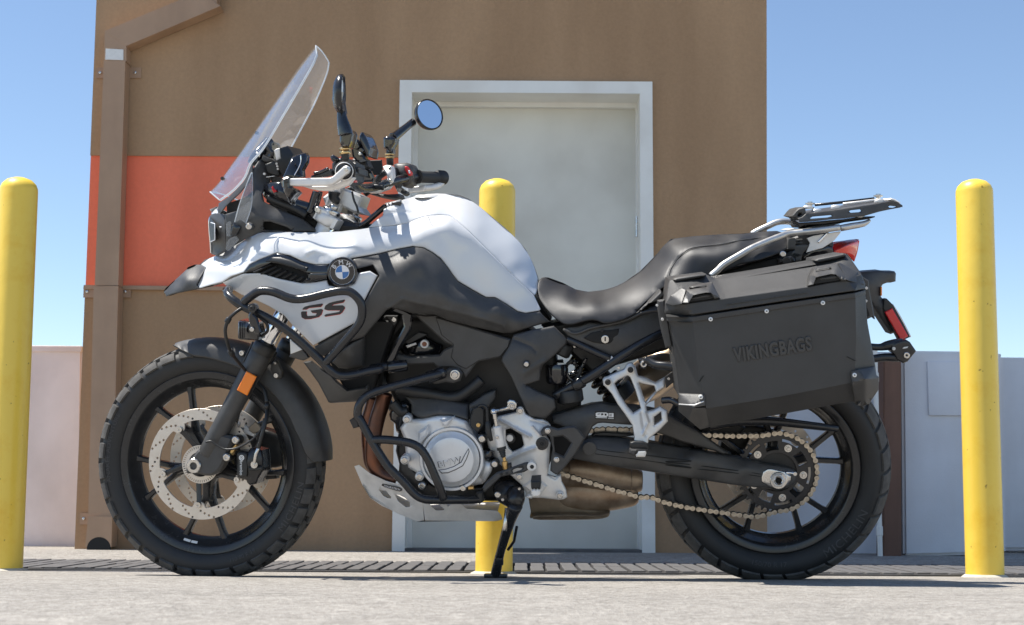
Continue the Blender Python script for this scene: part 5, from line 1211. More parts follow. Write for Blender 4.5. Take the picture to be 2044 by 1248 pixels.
# risers and the handlebar
for s in ('255,780', '425,830'):
    p = Z('L', s)[0]
    Y = -.045 if s[:3] == '255' else .045
    tube('riser', [(p[0] - 9, p[1] + 26, Y), (p[0] + 8, p[1] - 20, Y), (p[0] + 12, p[1] - 32, Y)], [.0175, .0175, .021], 'cast_silver', bike, FT, 16, 1)
    bolt(p[0] + 2, p[1] - 26, Y - .02, 3.5, bike, 'steel', FT)
plate('riser_block', Z('L', '120,800 200,740 330,700 440,740 540,790 500,900 560,980 440,960 330,900 300,960 200,920 150,880'), -.04, .08, 'cast_silver', bike, FT, bev=.006)
tube('handlebar', [(689, 343, -.42), (690, 345, -.32), (698, 356, -.2), (716, 374, -.07), (744, 374, .06), (792, 360, .19), (828, 353, .29), (886, 355, .425)], .0125, 'powder_black', bike, FT, 18, 6)
gl = [(687, 342, -.44), (688, 343, -.30)]
def along(name, prof, p0, p1, m, n=32, hexo=False):
    """turned piece about the line p0-p1; prof: (t along 0..1, radius)"""
    a, c = FT.P(*p0), FT.P(*p1); d = (c - a); V = []; F = []; u = d.normalized().cross(Vector((0, 0, 1))).normalized(); w = d.normalized().cross(u)
    for k in range(n):
        q = 2 * pi * k / n
        for t, r in prof: V.append(a + d * t + u * (cos(q) * r) + w * (sin(q) * r))
    L = len(prof)
    for k in range(n):
        for i in range(L - 1): F.append((k * L + i, k * L + i + 1, ((k + 1) % n) * L + i + 1, ((k + 1) % n) * L + i))
    B = MB(); B.add(V, F); return B.obj(name, m, bike, FT, 30)
along('handgrip', [(0, .0005), (0, .019), (.03, .0205), (.06, .0175), (.9, .0165), (.95, .021), (1, .021), (1, .0005)], *gl, 'tyre_rubber')
along('bar_end', [(-.10, .0005), (-.10, .013), (-.085, .0165), (-.04, .019), (0, .0195), (.01, .0005)], *gl, 'powder_black')
along('bar_end_ring', [(-.06, .0205), (-.05, .0225), (0, .0225), (.01, .0205)], *gl, 'brushed_alu')
gr_ = [(832, 353, .30), (886, 355, .43)]
along('handgrip', [(0, .0005), (0, .021), (.05, .021), (.08, .0175), (.7, .0172), (.74, .0205), (.8, .0225), (.97, .022), (1, .019), (1, .0005)], *gr_, 'tyre_rubber')
along('bar_end', [(.98, .0005), (.98, .017), (1.04, .016), (1.08, .011), (1.10, .0005)], *gr_, 'brushed_alu')
# left switch cluster
for q in range(10):
    a = q * .628; x, y = 689 + cos(a) * 19.5, 345 + sin(a) * 21
    B = MB(); B.box((-.004, -.006, -.003), (.004, .02, .003), .0015, Matrix.Translation(FT.P(x, y, -.345)) @ Matrix.Rotation(a, 4, 'Y')); B.obj('switch_rib', 'dark_plastic', bike, FT)
panel('switch_housing', Z('L', '225,450 260,400 330,385 400,400 440,430 475,440 480,480 510,500 510,555 470,565 470,620 420,650 330,660 260,620 222,540'), [(0, 0, -.335)], 'dark_plastic', bike, FT, t=.075, edge=4, drop=.012, step=5)
along('switch_ring', [(0, .0245), (0, .0275), (.25, .0285), (.3, .0285), (.3, .0245)], (688, 344, -.375), (688, 344, -.32), 'black_plastic')
along('switch_ring', [(0, .0205), (0, .0235), (.35, .0235), (.35, .02)], (688, 343, -.385), (688, 343, -.32), 'gloss_black')
panel('red_switch', Z('L', '300,390 330,370 360,392 340,402'), [(0, 0, -.34)], 'red_plastic', bike, FT, t=.02, edge=1.5, drop=.003, step=3)
panel('red_switch', Z('L', '410,640 440,612 470,625 462,645'), [(0, 0, -.34)], 'red_plastic', bike, FT, t=.015, edge=1.5, drop=.003, step=3)
tube('switch_knob', [(*p, -.34) for p in Z('L', '220,375 250,405 290,420')], [.006, .0085, .006], 'gloss_black', bike, FT, smooth=2)
# lever guard on the left
gd = empty('lever_guard', bike)
panel('guard_bar', Z('B', '128,806 420,803 445,792 520,722 540,714 556,722 562,745 552,768 480,824 440,848 400,857 130,860'), [(0, 0, -.462)], 'brushed_alu', gd, FT, t=.016, edge=2.5, drop=.003, step=4)
bolt(*Z('B', '538,740')[0], -.466, 4, gd, 'steel', FT)
panel('lever', Z('B', '225,862 400,858 470,835 560,790 600,800 560,850 480,880 420,895 340,892 280,880'), [(0, 0, -.43)], 'brushed_alu', gd, FT, t=.014, edge=2.5, drop=.004, step=4)
plate('guard_end', Z('B', '80,805 95,797 130,796 132,870 110,890 85,868'), -.468, .03, 'gloss_black', gd, FT, bev=.004)
plate('guard_stop', Z('B', '85,805 122,802 122,838 92,840'), -.472, .006, 'powder_black', gd, FT, bev=.002)
panel('guard_tip', Z('B', '90,870 132,860 175,880 200,905 175,930 150,960 152,995 138,985 118,945 95,900'), Z('B', '90,870,-.46 200,905,-.44 150,995,-.42 140,900,-.468'), 'gloss_black', gd, FT, t=.03, edge=3, drop=.008, step=4)
panel('guard_blade', Z('B', '88,800 150,660 185,640 250,622 262,650 258,690 228,745 232,795 150,800'), Z('B', '88,800,-.46 150,660,-.44 250,622,-.40 262,660,-.40 228,745,-.43 232,795,-.45 180,720,-.452'), 'gloss_black', gd, FT, t=.02, edge=3, drop=.006, step=4)
tube('guard_seam', [(*p, -.457) for p in Z('B', '160,800 195,740 215,690 215,640')], .0012, 'chrome', gd, FT, n=6)
plate('clutch_lever', Z('L', '0,575 100,545 200,500 235,520 230,570 120,590 0,600'), -.40, .014, 'powder_black', bike, FT, bev=.004)
tube('lever_screw', [(*p, -.4) for p in Z('L', '35,553 110,535 185,500')], .004, 'gloss_black', bike, FT)
# instrument display and its hood
panel('display', Z('K', '765,108 785,90 825,80 835,180 790,210'), [(0, 0, -.125)], 'brushed_alu', bike, t=.02, edge=1.5, drop=.003, step=4)
panel('display_hood', Z('K', '822,82 905,58 925,80 968,150 930,250 880,350 858,388 830,330 790,205 832,180'), Z('K', '822,82,-.13 905,58,-.10 968,150,-.10 858,388,-.12 830,200,-.135'), 'dark_plastic', bike, t=.18, edge=2, drop=.004, step=5)
panel('display_body', Z('K', '670,250 760,215 785,222 835,360 800,380 690,340'), [(0, 0, -.10)], 'dark_plastic', bike, t=.18, edge=3, drop=.006, step=5)
panel('display_visor', Z('K', '635,195 650,150 700,180 740,190 770,215 690,235 650,220'), [(0, 0, -.09)], 'black_plastic', bike, t=.16, edge=2, step=5)
tube('cable_loom', [(*p, -.10) for p in Z('K', '650,90 690,65 715,95 740,140 720,180')], .007, 'gloss_black', bike)
for s in ('660,350', '790,245', '797,270', '803,298'): disc('rivet', *Z('K', s)[0], -.115, 2.2, .01, 'brushed_alu', bike, n=12)
plate('clip_strip', Z('K', '678,380 770,368 772,376 680,388'), -.112, .004, 'brushed_alu', bike)
# ignition / cable box below
panel('cable_box', Z('K', '648,470 690,440 840,420 850,480 940,600 955,690 860,640 760,600 690,620 650,580'), Z('K', '648,470,-.12 840,420,-.14 955,690,-.14 690,620,-.12 800,540,-.16'), 'gloss_black', bike, t=.1, edge=4, drop=.012)
plate('red_tab', Z('K', '735,490 750,475 765,510 785,530 760,545 742,520'), -.166, .01, 'red_plastic', bike, bev=.003)
tube('cable_loom', [(*p, -.11) for p in Z('K', '850,560 900,620 960,660 1060,690 1140,720 1200,800')], .016, 'gloss_black', bike)
tube('cable_loom', [(*p, -.125) for p in Z('K', '700,600 800,640 900,680 1000,720 1100,780')], .012, 'dark_plastic', bike)
plate('inner_fairing', Z('K', '850,600 960,610 1110,660 1130,700 1250,800 1230,940 1060,820 900,750'), -.10, .02, 'deep_black', bike)
tube('clutch_cable', [(*p, -.13) for p in Z('L', '60,740 30,830 10,900 -20,960')], .010, 'gloss_black', bike, FT)
tube('clutch_cable', [(*p, -.1) for p in Z('L', '105,740 80,840 50,920 40,960')], .006, 'gloss_black', bike, FT)
tube('wire', [(*p, -.07) for p in Z('L', '430,740 450,830 480,900 495,960')], .003, 'dark_plastic', bike, FT)
tube('wire', [(*p, .0) for p in Z('L', '240,760 300,830 380,865')], .003, 'dark_plastic', bike, FT)
tube('cable_grommet', [(*p, -.06) for p in Z('L', '250,740 240,790 265,830 300,845')], [.017, .015, .012, .008], 'dark_plastic', bike, FT)
tube('cable_grommet', [(*p, .02) for p in Z('L', '410,700 420,750 410,800')], [.014, .012, .008], 'dark_plastic', bike, FT)
bolt(*Z('L', '75,930')[0], -.14, 6, bike, 'steel', FT); plate('clamp_ear', Z('L', '55,905 100,900 180,940 200,1010 110,980 60,960'), -.138, .05, 'cast_silver', bike, FT, bev=.004)
# phone holder
ph = empty('phone_holder', bike)
plate('arm', Z('L', '410,240 430,190 490,200 520,240 560,380 580,420 480,440 430,380'), -.15, .03, 'gloss_black', ph, FT, bev=.006)
panel('cradle', Z('L', '505,170 525,125 545,122 575,165 605,235 625,300 612,372 575,370 545,300 515,230'), Z('L', '505,170,-.16 545,122,-.15 625,300,-.14 575,370,-.15'), 'gloss_black', ph, FT, t=.08, edge=4, drop=.01, step=4)
for s, r in (('470,270', 6), ('505,345', 5), ('520,310', 4)): disc('knuckle', *Z('L', s)[0], -.165, r, .03, 'gloss_black', ph, FT, n=20)
bolt(*Z('L', '512,350')[0], -.17, 3, ph, 'steel', FT)
plate('holder_plate', Z('L', '575,418 732,412 742,500 720,560 640,570 600,500'), .05, .01, 'deep_black', ph, FT)
panel('phone', Z('L', '500,500 590,490 630,530 660,600 655,640 500,640 470,620'), [(0, 0, -.06)], 'lens_dark', ph, FT, t=.012, edge=1.5, drop=.002, step=6)
plate('mount_foot', Z('L', '430,400 560,390 600,480 500,500 510,560 470,555'), -.12, .05, 'dark_plastic', ph, FT, bev=.004)
# right-hand controls
panel('throttle_housing', Z('L', '862,462 900,448 1000,443 1045,455 1070,500 1078,600 1050,660 1000,690 960,690 930,640 900,560 880,500'), Z('L', '862,462,.24 1045,455,.24 1078,600,.25 960,690,.25 960,560,.22'), 'black_plastic', bike, FT, t=.06, edge=4, drop=.012, step=5)
panel('kill_switch', Z('L', '975,480 1000,478 1045,545 1040,570 1015,575 985,530'), [(0, 0, .215)], 'red_plastic', bike, FT, t=.02, edge=2, drop=.004, step=3)
plate('kill_switch_mark', Z('L', '1010,520 1030,520 1035,550 1018,555'), .213, .002, 'badge_white', bike, FT)
panel('brake_master', Z('L', '750,480 790,465 835,470 850,500 858,640 800,710 700,745 600,750 590,725 720,700 780,640 800,600 770,540'), Z('L', '750,480,.15 835,470,.14 858,640,.14 700,745,.10 600,750,.06 820,560,.125'), 'brushed_alu', bike, FT, t=.03, edge=3, drop=.008, step=5)
bolt(*Z('L', '828,630')[0], .118, 3.5, bike, 'steel', FT); bolt(*Z('L', '822,500')[0], .122, 3, bike, 'steel', FT)
plate('control_clamp', Z('L', '850,480 880,490 890,560 940,660 900,700 860,650'), .2, .03, 'dark_plastic', bike, FT, bev=.005)
panel('brake_reservoir', Z('L', '600,765 700,755 800,770 920,765 935,800 900,820 800,815 700,795'), [(0, 0, .14)], 'dark_plastic', bike, FT, t=.05, edge=4, drop=.012)
tube('brake_line', [(*p, .1) for p in Z('L', '780,540 720,580 680,650 640,700 560,770')], .0095, 'dark_plastic', bike, FT)
tube('brake_line', [(*p, .05) for p in Z('L', '760,700 690,690 600,700 560,680')], .008, 'dark_plastic', bike, FT)
bolt(*Z('L', '918,722')[0], .215, 5, bike, 'steel', FT, hexo=True)
panel('lever_pivot', Z('L', '860,660 900,670 960,720 1000,740 1005,765 975,785 940,760 890,720'), [(0, 0, .23)], 'dark_plastic', bike, FT, t=.03, edge=3, drop=.008, step=4)
panel('brake_lever', Z('L', '1000,700 1190,672 1200,700 1180,738 1000,760'), [(0, 0, .33)], 'cast_silver', bike, FT, t=.012, edge=2.5, drop=.004, step=4)
tube('brake_lever_end', [(*p, y) for p, y in zip(Z('L', '1180,705 1240,700 1320,680 1370,640 1395,595'), (.34, .36, .39, .42, .44))], .0095, 'brushed_alu', bike, FT, 14)
# cable ends by the tank
tube('tank_cable', [(*p, -.08) for p in Z('L', '500,1110 580,1060 650,1000 720,940 780,890')], .0075, 'gloss_black', bike)
plate('cable_plug', Z('L', '770,860 860,840 935,822 945,860 935,885 780,915'), -.085, .02, 'gloss_black', bike, bev=.003)
for q in ('785,870 805,865 810,895 790,900', '815,862 840,855 840,880 822,888', '850,850 930,832 932,842 852,860'): plate('cable_plug_mark', Z('L', q), -.0875, .002, 'badge_white', bike)
# mirrors
def oriented(b, p, n):
    n = Vector(n).normalized(); q = Vector((0, -1, 0)).rotation_difference(n).to_matrix().to_4x4(); Mx = Matrix.Translation(p) @ q
    b.V = [Mx @ Vector(v) for v in b.V]; return b
def mirror_head(px, py, Y, r, n, dm=1.0):
    t = empty('mirror', bike); p = FT.P(px, py, Y)
    B = MB(); B.add(*lathe([(r * .90, -.0015), (r * .96, -.004), (r, -.001), (r * .99, .006), (r * .9, .018 * dm), (r * .66, .029 * dm), (r * .3, .035 * dm), (.0005, .036 * dm)], 48)); oriented(B, p, n); B.obj('shell', 'powder_black', t, FT, 50)
    B = MB(); B.add(*lathe([(.0005, -.0008), (r * .91, -.0008)], 48)); oriented(B, p, n); B.obj('mirror_glass', 'mirror_glass', t, FT)
    return t
mr = mirror_head(857.5, 228.5, .42, .0485, (.72, -.66, .19))
tube('arm', [(*p, y) for p, y in zip(Z('L', '1065,20 1000,70 900,150 850,185'), (.40, .37, .33, .31))], [.012, .0115, .0135, .0150], 'gloss_black', mr, FT, 14)
panel('joint', Z('L', '755,180 790,165 850,165 890,190 880,240 850,290 850,335 800,340 790,310 758,290'), [(0, 0, .285)], 'gloss_black', mr, FT, t=.035, edge=4, drop=.012, step=4)
tube('stem', [(*p, .30) for p in Z('L', '822,300 822,400 825,470')], .0105, 'dark_plastic', mr, FT, 14, 1)
for a, c in (('820,343', '820,368'), ('822,374', '822,398')): tube('lock_nut', [(*Z('L', a)[0], .30), (*Z('L', c)[0], .30)], .0145, 'gold_nut', mr, FT, 6, 1)
ml = mirror_head(683, 186, -.46, .0465, (.985, .17, 0), .62)
panel('shell_back', Z('B', '470,100 485,66 500,62 508,75 500,200 522,335 505,345 475,338 450,300 437,240 446,190'), Z('B', '470,100,-.465 500,62,-.45 500,200,-.47 522,335,-.46 450,300,-.455 437,240,-.45 470,220,-.485'), 'powder_black', ml, FT, t=.03, edge=4, drop=.012, step=4)
tube('arm', [(*p, -.44) for p in Z('B', '505,330 510,380 520,430 530,470 535,500')], [.011, .013, .016, .0175, .018], 'gloss_black', ml, FT, 14)
panel('joint', Z('B', '492,475 520,470 575,460 588,490 575,550 560,585 505,580 492,550'), [(0, 0, -.445)], 'gloss_black', ml, FT, t=.04, edge=4, drop=.012, step=4)
for a, c in (('529,588', '530,607'), ('530,612', '531,636')): tube('lock_nut', [(*Z('B', a)[0], -.42), (*Z('B', c)[0], -.42)], .0148, 'gold_nut', ml, FT, 6, 1)
tube('stem', [(*p, -.42) for p in Z('B', '530,570 532,680')], .010, 'dark_plastic', ml, FT, 14, 1)

# ---------------------------------------------------------------- rear frame, footrest plates, swingarm
plate('rear_spring_mount', Z('F', '990,380 1130,340 1130,600 990,560'), -.07, .14, 'dark_plastic', bike, bev=.01)
# shock absorber and the bits around it
def axis_tube(name, p0, p1, prof, m, n=24, fr=BK):
    a, c = fr.P(*p0), fr.P(*p1); d = c - a; u = d.normalized().cross(Vector((0, 1, 0))).normalized(); w = d.normalized().cross(u); V = []; F = []; L = len(prof)
    for k in range(n):
        q = 2 * pi * k / n
        for t, r in prof: V.append(a + d * t + u * (cos(q) * r) + w * (sin(q) * r))
    for k in range(n):
        for i in range(L - 1): F.append((k * L + i, k * L + i + 1, ((k + 1) % n) * L + i + 1, ((k + 1) % n) * L + i))
    B = MB(); B.add(V, F); return B.obj(name, m, bike, fr, 35)
sh = [(*Z('O', '480,300')[0], -.02), (*Z('O', '900,760')[0], -.02)]
axis_tube('shock_body', sh[0], sh[1], [(0, .001), (0, .02), (.1, .024), (.9, .024), (1, .02), (1, .001)], 'gloss_black')
a, c = BK.P(*sh[0]), BK.P(*sh[1]); d = c - a; u = d.normalized().cross(Vector((0, 1, 0))).normalized(); w = Vector((0, 1, 0)); pts = []
for i in range(7 * 20 + 1):
    q = 2 * pi * i / 20; pts.append(a + d * (.02 + .96 * i / 140) + u * cos(q) * .036 + w * sin(q) * .036)
B = MB(); B.add(*sweep(pts, .0062, 10)); B.obj('shock_spring', 'powder_black', bike, None, 60)
axis_tube('spring_seat', (*Z('O', '870,720')[0], -.02), (*Z('O', '960,830')[0], -.02), [(0, .001), (0, .044), (.2, .046), (.9, .046), (1, .03), (1, .001)], 'dark_plastic')
axis_tube('fluid_reservoir', (*Z('O', '265,450')[0], -.11), (*Z('O', '270,650')[0], -.11), [(0, .001), (0, .028), (.1, .031), (.88, .030), (1, .026), (1, .001)], 'gloss_black')
axis_tube('reservoir_cap', (*Z('O', '360,240')[0], -.11), (*Z('O', '300,360')[0], -.11), [(0, .001), (0, .022), (.15, .025), (.85, .025), (1, .02), (1, .001)], 'dark_plastic')
axis_tube('pre_load_knob', (*Z('O', '400,720')[0], -.125), (*Z('O', '420,850')[0], -.125), [(0, .001), (0, .032), (.1, .034), (.9, .034), (1, .03), (1, .001)], 'dark_plastic')
for i, s in enumerate(('370,460 430,420 480,480', '400,560 470,540 530,480 560,400', '430,640 500,560 520,480', '360,520 400,600 460,640')): tube('wire', [(*p, -.10 - .006 * i) for p in Z('O', s)], .005, 'gloss_black' if i % 2 else 'dark_plastic', bike)
for s in ('440,520 460,500 480,530 460,560', '420,430 460,410 480,450 440,470', '520,440 560,380 590,400 560,460'): plate('connector', Z('O', s), -.115, .02, 'gloss_black', bike, bev=.003)
bolt(*Z('O', '452,268')[0], -.12, 3, bike, 'steel')
for i in range(3): tube('vent_fin', [(*p, -.04) for p in Z('O', f'{585+i*30},{400+i*14} {615+i*32},{360+i*18}')], .003, 'brushed_alu', bike, smooth=1, n=8)
plate('under_tray', Z('O', '60,520 160,430 330,420 360,560 400,640 240,760 180,720 60,640'), -.06, .05, 'deep_black', bike)
# tail side cover under the seat
panel('seat_side_cover', Z('G', '258,710 300,695 360,690 430,664 500,672 545,677 640,652 740,602 800,570 860,560 900,480 960,620 960,700 880,742 740,800 640,856 566,895 520,860 420,810 320,770 285,745'), Z('G', '258,710,-.14 430,664,-.14 640,652,-.14 860,560,-.13 960,620,-.13 880,742,-.145 566,895,-.145 320,770,-.145 600,760,-.155'), 'black_plastic', bike, edge=3, drop=.005, t=.006)
tube('cover_lip', [(*p, -.152) for p in Z('G', '262,712 340,735 440,700 545,680 660,650 760,605 860,590')], .004, 'black_plastic', bike, n=8)
panel('lock_recess', Z('O', '545,182 620,130 720,105 820,100 912,85 905,150 870,200 820,238 760,245 640,225'), [(0, 0, -.1535)], 'deep_black', bike, t=.004, edge=2, drop=.002)
disc('seat_lock', *Z('O', '770,195')[0], -.158, 8.2, .012, 'steel', bike, n=28); plate('key_slot', Z('O', '763,172 777,172 777,215 763,215'), -.1595, .002, 'deep_black', bike, bev=0); bolt(*Z('O', '738,105')[0], -.156, 3, bike, 'dark_plastic')
# sub-frame tubes
FRA = .0125
tube('subframe_tube', Z('O', '235,790,-.13 330,740,-.135 440,680,-.14 600,590,-.15 800,460,-.155 950,360,-.155 1150,240,-.15 1360,130,-.14'), FRA, 'powder_black', bike, n=18, smooth=2, mirror=True)
tube('subframe_tube', Z('O', '375,190,-.14 500,250,-.145 680,335,-.15 830,400,-.155'), .0098, 'powder_black', bike, n=16, smooth=2, mirror=True)
tube('frame_sleeve', Z('O', '445,690,-.14 540,625,-.145'), .0165, 'powder_black', bike, n=18, smooth=1)
tube('frame_weld', Z('O', '800,425,-.158 850,380,-.158'), .006, 'brushed_alu', bike, smooth=1)
# side plate behind the tank panel
panel('frame_side_cover', Z('F', '812,66 900,44 1002,26 1030,55 1066,84 1060,110 1010,160 952,208 940,240 936,282 870,302 930,335 1004,368 1012,410 985,440 962,462 890,450 860,400 830,330 800,262 770,215 755,190 760,170 790,120'), Z('F', '812,66,-.165 1002,26,-.15 1066,84,-.148 952,208,-.165 936,282,-.168 870,302,-.178 1012,410,-.172 962,462,-.175 890,450,-.182 800,262,-.188 755,190,-.185 870,150,-.182 900,380,-.19'), 'black_plastic', bike, edge=3.5, drop=.006, t=.01, angle=40, ridges=[(Z('D', '1110,985 1220,1030 1250,1060'), -.004, 4), (Z('F', '960,190 860,250'), .005, 6)])
disc('washer', *Z('F', '873,205')[0], -.184, 7.5, .006, 'dark_plastic', bike, n=20); bolt(*Z('F', '873,205')[0], -.187, 5.2, bike)
# footrest carrier
panel('footrest_plate', Z('Q', '222,298 300,280 375,262 385,235 412,222 440,240 455,275 500,300 530,318 600,322 640,345 662,372 640,400 600,430 640,480 662,520 655,600 650,690 640,780 700,800 745,775 755,840 790,905 800,968 770,985 735,990 600,975 450,968 455,930 425,870 380,830 330,785 345,750 290,735 235,690 200,640 150,570 132,500 138,425 175,390 200,350'),
      Z('Q', '222,298,-.175 412,240,-.178 662,372,-.17 600,430,-.185 662,520,-.178 640,780,-.175 745,775,-.17 800,968,-.165 450,968,-.172 330,785,-.175 132,500,-.17 200,640,-.172 590,525,-.192 500,715,-.19 300,500,-.18 420,330,-.186 560,860,-.182'), 'cast_silver', bike, edge=2.5, drop=.005, t=.012, step=4.5, angle=35, holes=[Z('Q', '288,405 330,395 420,450 440,535 420,560 345,592 315,560 290,500')],
      ridges=[(Z('Q', '240,330 360,395 490,465'), .007, 3.2), (Z('Q', '310,660 420,600 530,560'), .008, 4.0), (Z('Q', '510,380 580,460'), .004, 2.0), (Z('Q', '640,780 700,815 740,780'), -.003, 2), (Z('Q', '500,330 600,355 650,370'), -.004, 2)])
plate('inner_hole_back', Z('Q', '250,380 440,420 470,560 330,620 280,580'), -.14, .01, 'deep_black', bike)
disc('stud', *Z('Q', '325,480')[0], -.165, 11, .03, 'dark_plastic', bike, n=28); disc('stud_head', *Z('Q', '322,478')[0], -.17, 7, .02, 'brushed_alu', bike, n=24)
for s, r in (('408,250', 5.5), ('402,798', 5.5), ('740,955', 6)): disc('bolt_boss', *Z('Q', s)[0], -.186, r + 2, .02, 'cast_silver', bike, n=22); bolt(*Z('Q', s)[0], -.189, r, bike, 'steel')
disc('pivot_washer', *Z('Q', '590,525')[0], -.196, 13, .016, 'powder_black', bike, n=32); disc('pivot_bolt', *Z('Q', '590,525')[0], -.199, 8, .014, 'dark_plastic', bike, n=28); disc('pivot_socket', *Z('Q', '590,525')[0], -.2, 4.5, .01, 'deep_black', bike, n=6)
plate('dark_hole_backing', Z('Q', '640,440 860,440 860,660 700,680 660,560'), -.13, .03, 'deep_black', bike, bev=.003)  # black sheet added behind the heel guard opening so it reads as shade
plate('heel_guard', Z('Q', '578,425 600,390 640,375 720,402 800,382 850,378 882,392 950,478 870,610 780,720 722,785 700,780 658,750 665,650 680,560 655,470 640,455 590,462'), -.202, .012, 'black_plastic', bike, bev=.004, holes=[Z('Q', '688,472 760,462 800,490 832,522 800,580 770,632 735,615 700,600 690,540')])
for s in ('637,417', '710,657'): disc('washer', *Z('Q', s)[0], -.206, 5.8, .008, 'steel', bike, n=22); bolt(*Z('Q', s)[0], -.209, 4.4, bike)
# gear linkage
gl_ = empty('gear_linkage', bike)
panel('rocker', Z('Q', '163,240 185,228 215,238 300,215 300,175 320,155 360,162 385,190 380,225 350,245 330,240 215,262 190,280 168,268'), [(0, 0, -.215)], 'steel', gl_, t=.016, edge=2.5, drop=.005, step=4)
plate('rocker_slot', Z('Q', '225,240 290,222 295,232 230,250'), -.2155, .002, 'dark_plastic', gl_); disc('ball_joint', *Z('Q', '188,258')[0], -.222, 5.5, .012, 'chrome', gl_, n=20, dome=.004); disc('clamp_bolt', *Z('Q', '338,215')[0], -.222, 6.5, .012, 'steel', gl_, n=20, inner=.45)
axis_tube('rod', (*Z('Q', '195,275')[0], -.222), (*Z('Q', '212,380')[0], -.222), [(0, .0001), (0, .0062), (.4, .0062), (.42, .005), (1, .005), (1, .0001)], 'steel', 16).parent = gl_
axis_tube('shift_assistant', (*Z('Q', '215,378')[0], -.222), (*Z('Q', '252,555')[0], -.222), [(0, .0001), (0, .0095), (.05, .0118), (.88, .0118), (.95, .0115), (1, .009), (1, .0001)], 'brushed_alu', 20).parent = gl_
axis_tube('boot', (*Z('Q', '251,550')[0], -.222), (*Z('Q', '272,640')[0], -.222), [(0, .012), (.25, .0125), (.3, .0085), (.45, .0095), (.5, .0075), (.65, .0085), (.7, .0065), (.85, .007), (1, .004)], 'dark_plastic', 18).parent = gl_
axis_tube('rod_end', (*Z('Q', '274,635')[0], -.222), (*Z('Q', '290,740')[0], -.222), [(0, .0001), (0, .0045), (.3, .0045), (.35, .008), (.9, .008), (1, .006), (1, .0001)], 'brass', 14).parent = gl_
bolt(*Z('Q', '218,470')[0], -.235, 3.2, gl_, 'steel')
plate('gear_lever', Z('Q', '95,890 120,850 215,765 300,738 360,715 440,685 475,680 490,715 475,742 440,762 340,780 250,800 150,895 110,930'), -.232, .012, 'black_plastic', gl_, bev=.003, holes=[Z('Q', '342,748 360,735 425,710 432,725 415,745 350,770')])
bolt(*Z('Q', '253,775')[0], -.233, 3, gl_, 'dark_plastic'); bolt(*Z('Q', '300,772')[0], -.233, 3, gl_, 'dark_plastic')
disc('lever_pivot', *Z('Q', '505,715')[0], -.24, 9.5, .03, 'cast_silver', gl_, n=28); disc('lever_pivot_socket', *Z('Q', '507,716')[0], -.2405, 4.6, .01, 'deep_black', gl_, n=6)
plate('lever_boot', Z('Q', '300,690 335,685 340,740 300,745'), -.228, .014, 'dark_plastic', gl_, bev=.003)
# rider footpeg (folded, seen end on)
fp_ = empty('footpeg', bike)
plate('rubber', Z('Q', '497,838 575,832 578,895 565,905 552,893 540,906 525,893 512,905 500,890'), -.30, .09, 'tyre_rubber', fp_, bev=.003)
plate('peg', Z('Q', '500,892 512,907 525,895 540,908 552,895 565,907 578,896 580,940 560,965 515,965 500,940'), -.298, .1, 'brushed_alu', fp_, bev=.003)
plate('hinge', Z('Q', '430,880 530,790 540,785 635,880 560,975 470,975 500,930'), -.188, .02, 'brushed_alu', fp_, bev=.005)
plate('spring_tab', Z('Q', '460,960 490,945 520,960 505,980 465,978'), -.21, .02, 'cast_silver', fp_, bev=.003)
# ---------------------------------------------------------------- side stand
ss = empty('side_stand', bike)
panel('stand_bracket', Z('Q', '195,860 240,830 330,820 400,850 430,880 440,960 400,1060 340,1070 300,1050 220,1000 200,960 180,900'), Z('Q', '195,860,-.15 430,880,-.16 340,1070,-.17 330,940,-.185'), 'powder_black', ss, t=.05, edge=5, drop=.015)
panel('stand_head', Z('Q', '295,930 320,880 370,870 410,890 440,940 445,1000 430,1040 390,1050 330,1030 300,990'), Z('Q', '295,930,-.19 440,940,-.19 430,1040,-.2 370,960,-.21'), 'powder_black', ss, t=.03, edge=5, drop=.012, step=5)
for s, r in (('222,946', 6.2), ('264,988', 3.2), ('402,898', 3)): bolt(*Z('Q', s)[0], -.2, r, ss, 'steel')
# the foot stands on the deck
def deck_hit(px, py):
    d = CF + CR * ((px - PW / 2) / FPX) - CU * ((py - PH / 2) / FPX); t = 1.0
    for k in range(4000):
        p = CAM + d * t
        if p.z <= gz(p.y) + .001: break
        t += .002
    return BW.inverted() @ p
ft = deck_hit(988, 1153); hd = BK.P(1029, 1008, -.205)
B = MB(); pp = catmull([hd, hd.lerp(ft, .35) + Vector((-.004, .006, 0)), hd.lerp(ft, .7) + Vector((-.004, .004, 0)), ft], 6); B.add(*sweep(pp, list(np.interp(np.linspace(0, 1, len(pp)), [0, .2, .6, .8, 1], [.020, .0150, .0118, .0130, .0145])), 18)); B.obj('stand_leg', 'powder_black', ss, None, 50)
B = MB(); B.box((-.034, -.022, -.006), (.030, .026, .006), .004, Matrix.Translation(ft + Vector((.004, .004, .004))) @ Matrix.Rotation(-LEAN, 4, 'X')); B.obj('stand_foot', 'powder_black', ss, None, 30)
q1 = hd.lerp(ft, .74); B = MB(); B.box((-.012, -.013, -.012), (.012, -.002, .008), .003, Matrix.Translation(q1 + Vector((-.002, -.010, 0)))); B.obj('stand_stop', 'powder_black', ss, None, 30)
B = MB(); B.add(*sweep([hd.lerp(ft, .30) + Vector((.02, .01, 0)), hd.lerp(ft, .5) + Vector((.024, .012, 0)), hd.lerp(ft, .62) + Vector((.014, .01, 0))], .004, 8)); B.obj('stand_tang', 'powder_black', ss, None, 50)
tube('stand_spring', Z('Q', '300,1060,-.17 290,1150,-.18 278,1248,-.19') , .006, 'steel', ss, smooth=1)
